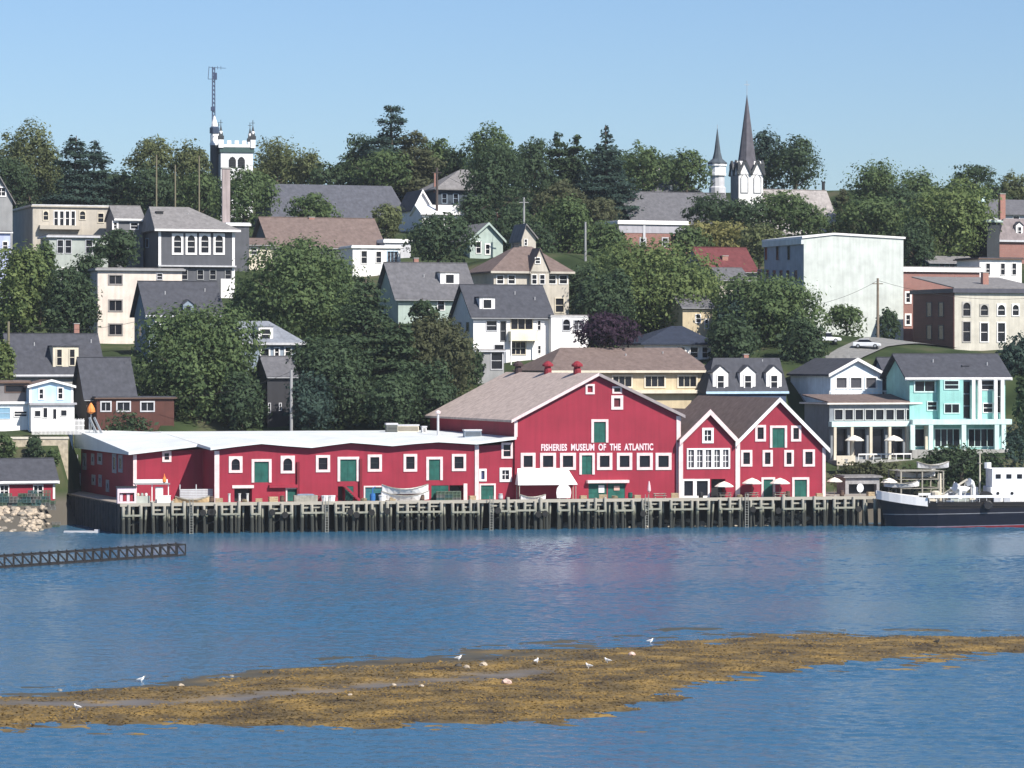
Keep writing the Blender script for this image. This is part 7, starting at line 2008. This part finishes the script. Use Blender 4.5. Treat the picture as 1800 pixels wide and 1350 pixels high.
# small gear along the wharf
CR = paint('crate_wood', (.38, .29, .18), var=.25, scale=3)
def crate(px, sb, w_, h_, label, mat=CR):
    R = empty('fish_crate', wloc(px, sb), ya + rs.uniform(-.2, .2), label, 'crate', 'fish crates along the wharf')
    for k in range(3):
        z0 = k * h_ / 3 + .01
        m = MB().box(-w_/2, w_/2, -.35, -.31, z0, z0 + h_ / 3 - .04).box(-w_/2, w_/2, .31, .35, z0, z0 + h_ / 3 - .04).box(-w_/2, -w_/2 + .04, -.305, .305, z0, z0 + h_ / 3 - .04).box(w_/2 - .04, w_/2, -.305, .305, z0, z0 + h_ / 3 - .04)
        m.build('slat', mat, R)
    for x in (-w_/2 + .06, w_/2 - .06): MB().box(x - .04, x + .04, -.3, -.24, 0, h_).build('batten', mat, R)
for px, w_, h_, lb in ((310, .9, .6, 'wooden crate between the market stall and tan dory'), (385, 1.0, .7, 'wooden crate at the corner of the long shed'), (455, .9, .6, 'wooden crate below the left green loading door'), (480, 1.2, .8, 'larger wooden crate left of the tarpaulin crate'), (690, .8, .6, 'wooden crate under the bow of the stacked dories'),
                       (830, .9, .7, 'wooden crate before the white door post of the shed'), (1025, .9, .6, 'wooden crate right of the canopy stall'), (1060, 1.1, .7, 'pale crate before the hall green double doors'), (1120, .9, .6, 'wooden crate left of the closed parasol'), (1186, 1.0, .8, 'wooden crate at the right corner of the hall'), (1440, .9, .6, 'wooden crate at the right corner of the steep store'), (1530, 1.0, .7, 'wooden crate before the grey wharf shed')):
    crate(px, rs.uniform(.7, 1.6), w_, h_, lb)
def barrel(px, sb, label, mat):
    R = empty('barrel', wloc(px, sb), 0, label, 'barrel', 'barrels along the wharf')
    MB().lathe((0, 0, 0), [(.26, 0), (.33, .3), (.33, .6), (.26, .9)], 12).build('staves', mat, R)
    for z_ in (.15, .72): MB().lathe((0, 0, z_), [(.325, 0), (.33, .06)], 12).build('hoop', BLACK, R)
for px, lb, mt in ((372, 'brown barrel in the shadowed recess', BROWN), (496, 'brown barrel left of the ledge door', BROWN), (560, 'red barrel between tarpaulin crate and white tubs', RED), (742, 'brown barrel right of the stacked dories', BROWN), (880, 'pale barrel before the link green door', LGREY), (1108, 'green barrel right of the hall double doors', GREEN), (1232, 'dark barrel before the small house door', BLACK), (1385, 'brown barrel between the two store doors', BROWN), (1480, 'brown barrel right of the steep store', BROWN)):
    barrel(px, rs.uniform(.9, 1.8), lb, mt)
for px, lb in ((430, 'heap of rope before the dark shed entrance'), (640, 'heap of rope beside the blue barrel'), (1080, 'heap of rope before the hall doors'), (1300, 'heap of rope before the steep store corner')):
    m = MB()
    for q in range(7): m.lathe((rs.uniform(-.1, .1), rs.uniform(-.1, .1), q * .07), [(.30, 0), (.50 - q * .02, .0), (.52 - q * .02, .05), (.30, .075)], 12)
    o = m.build('rope_coil', paint('rope_tan', (.30, .24, .15), var=.3, scale=6), None); o.location = wloc(px, .7); tag(o, lb, 'rope', 'rope coils along the wharf')
# more gear on the ship's deck
for (x, y, z, sx_, sy_, sz_, mt, nm) in ((7.4, -2.4, 3.05, .8, .6, .9, CREAM, 'deck_box'), (9.8, -2.8, 3.05, 1.0, .6, .7, WHITE, 'deck_box'), (12.9, -2.9, 3.05, .7, .5, 1.1, CREAM, 'deck_box'), (11.2, .9, 3.05, 1.6, 1.0, 1.7, LGREY, 'deck_box'), (13.9, .6, 3.05, 1.0, 1.0, 2.4, WHITE, 'deck_box')):
    MB().box(x - sx_/2, x + sx_/2, y - sy_/2, y + sy_/2, z, z + sz_).build(nm, mt, SR)
m = MB().tube([(10.2, -1.0, 5.4), (10.9, -1.0, 5.15), (12.3, -1.0, 5.15), (13.0, -1.0, 5.4)], [.1, .5, .5, .1], 10); m.build('lifeboat', BWHITE, SR)
for x in (10.8, 12.4): MB().tube([(x, -.4, 3.0), (x, -.4, 5.9), (x, -1.0, 6.2)], .07, 6).build('davit', WHITE, SR)
MB().tube([(14.6, 0, 3.0), (14.6, 0, 10.2)], [.16, .08], 8).bar((14.6, -1.4, 8.8), (14.6, 1.4, 8.8), .1).build('mast', CREAM, SR)
for x0, z0 in ((1.0, 4.6), (8.9, 7.3), (28, 8.0)): MB().tube([(14.6, 0, 10.0), (x0, 0, z0)], .025, 4).build('stay', BLACK, SR)
# sagging cables
def cable(name_l, p, q, sag):
    p, q = Vector(p), Vector(q); m = MB(); pts = [p.lerp(q, t / 12) - Vector((0, 0, sag * 4 * (t / 12) * (1 - t / 12))) for t in range(13)]
    o = m.tube(pts, .028, 4).build('power_cable', simple('cable_black', (.02, .02, .02)), None); tag(o, name_l, 'cable')
cable('sagging cable from the verandah pole toward the trees above the beige house', P(768, 300, 598), P(921, 350, 575), 1.2)
cable('sagging cable from the tree pole to the short grey pole', P(921, 350, 575), P(1029, 392, 558), .9)
cable('sagging cable from the mint block pole to the right edge', P(1543, 493, 520), P(1850, 520, 515), 1.6)
cable('sagging cable from the mint block pole into the big dark green tree', P(1543, 493, 520), P(1370, 540, 512), 1.3)
cable('sagging cable from the left edge pole over the dormer house', P(15, 568, 470), P(260, 560, 490), 1.3)
cable('sagging cable from the grey pole to the shaded porch', P(512, 653, 462), P(300, 698, 461), 1.0)
cable('sagging cable from the grey pole toward the tan hall roof', P(512, 653, 462), P(800, 700, 466), 1.5)

# ------------------------------------------------------------------ light sea haze
hz_m = bpy.data.materials.new('sea_haze'); hz_m.use_nodes = True
n, l = hz_m.node_tree.nodes, hz_m.node_tree.links
n.remove(n['Principled BSDF'])
pv = n.new('ShaderNodeVolumePrincipled'); pv.inputs['Color'].default_value = (.82, .90, 1.0, 1); pv.inputs['Density'].default_value = 0.00006
l.new(pv.outputs[0], n['Material Output'].inputs['Volume'])
o = MB().box(-3100, 3100, -700, 4100, -7.5, 92).build('haze', hz_m, None); tag(o, 'thin sea haze over harbour and town', 'haze', kind='stuff')
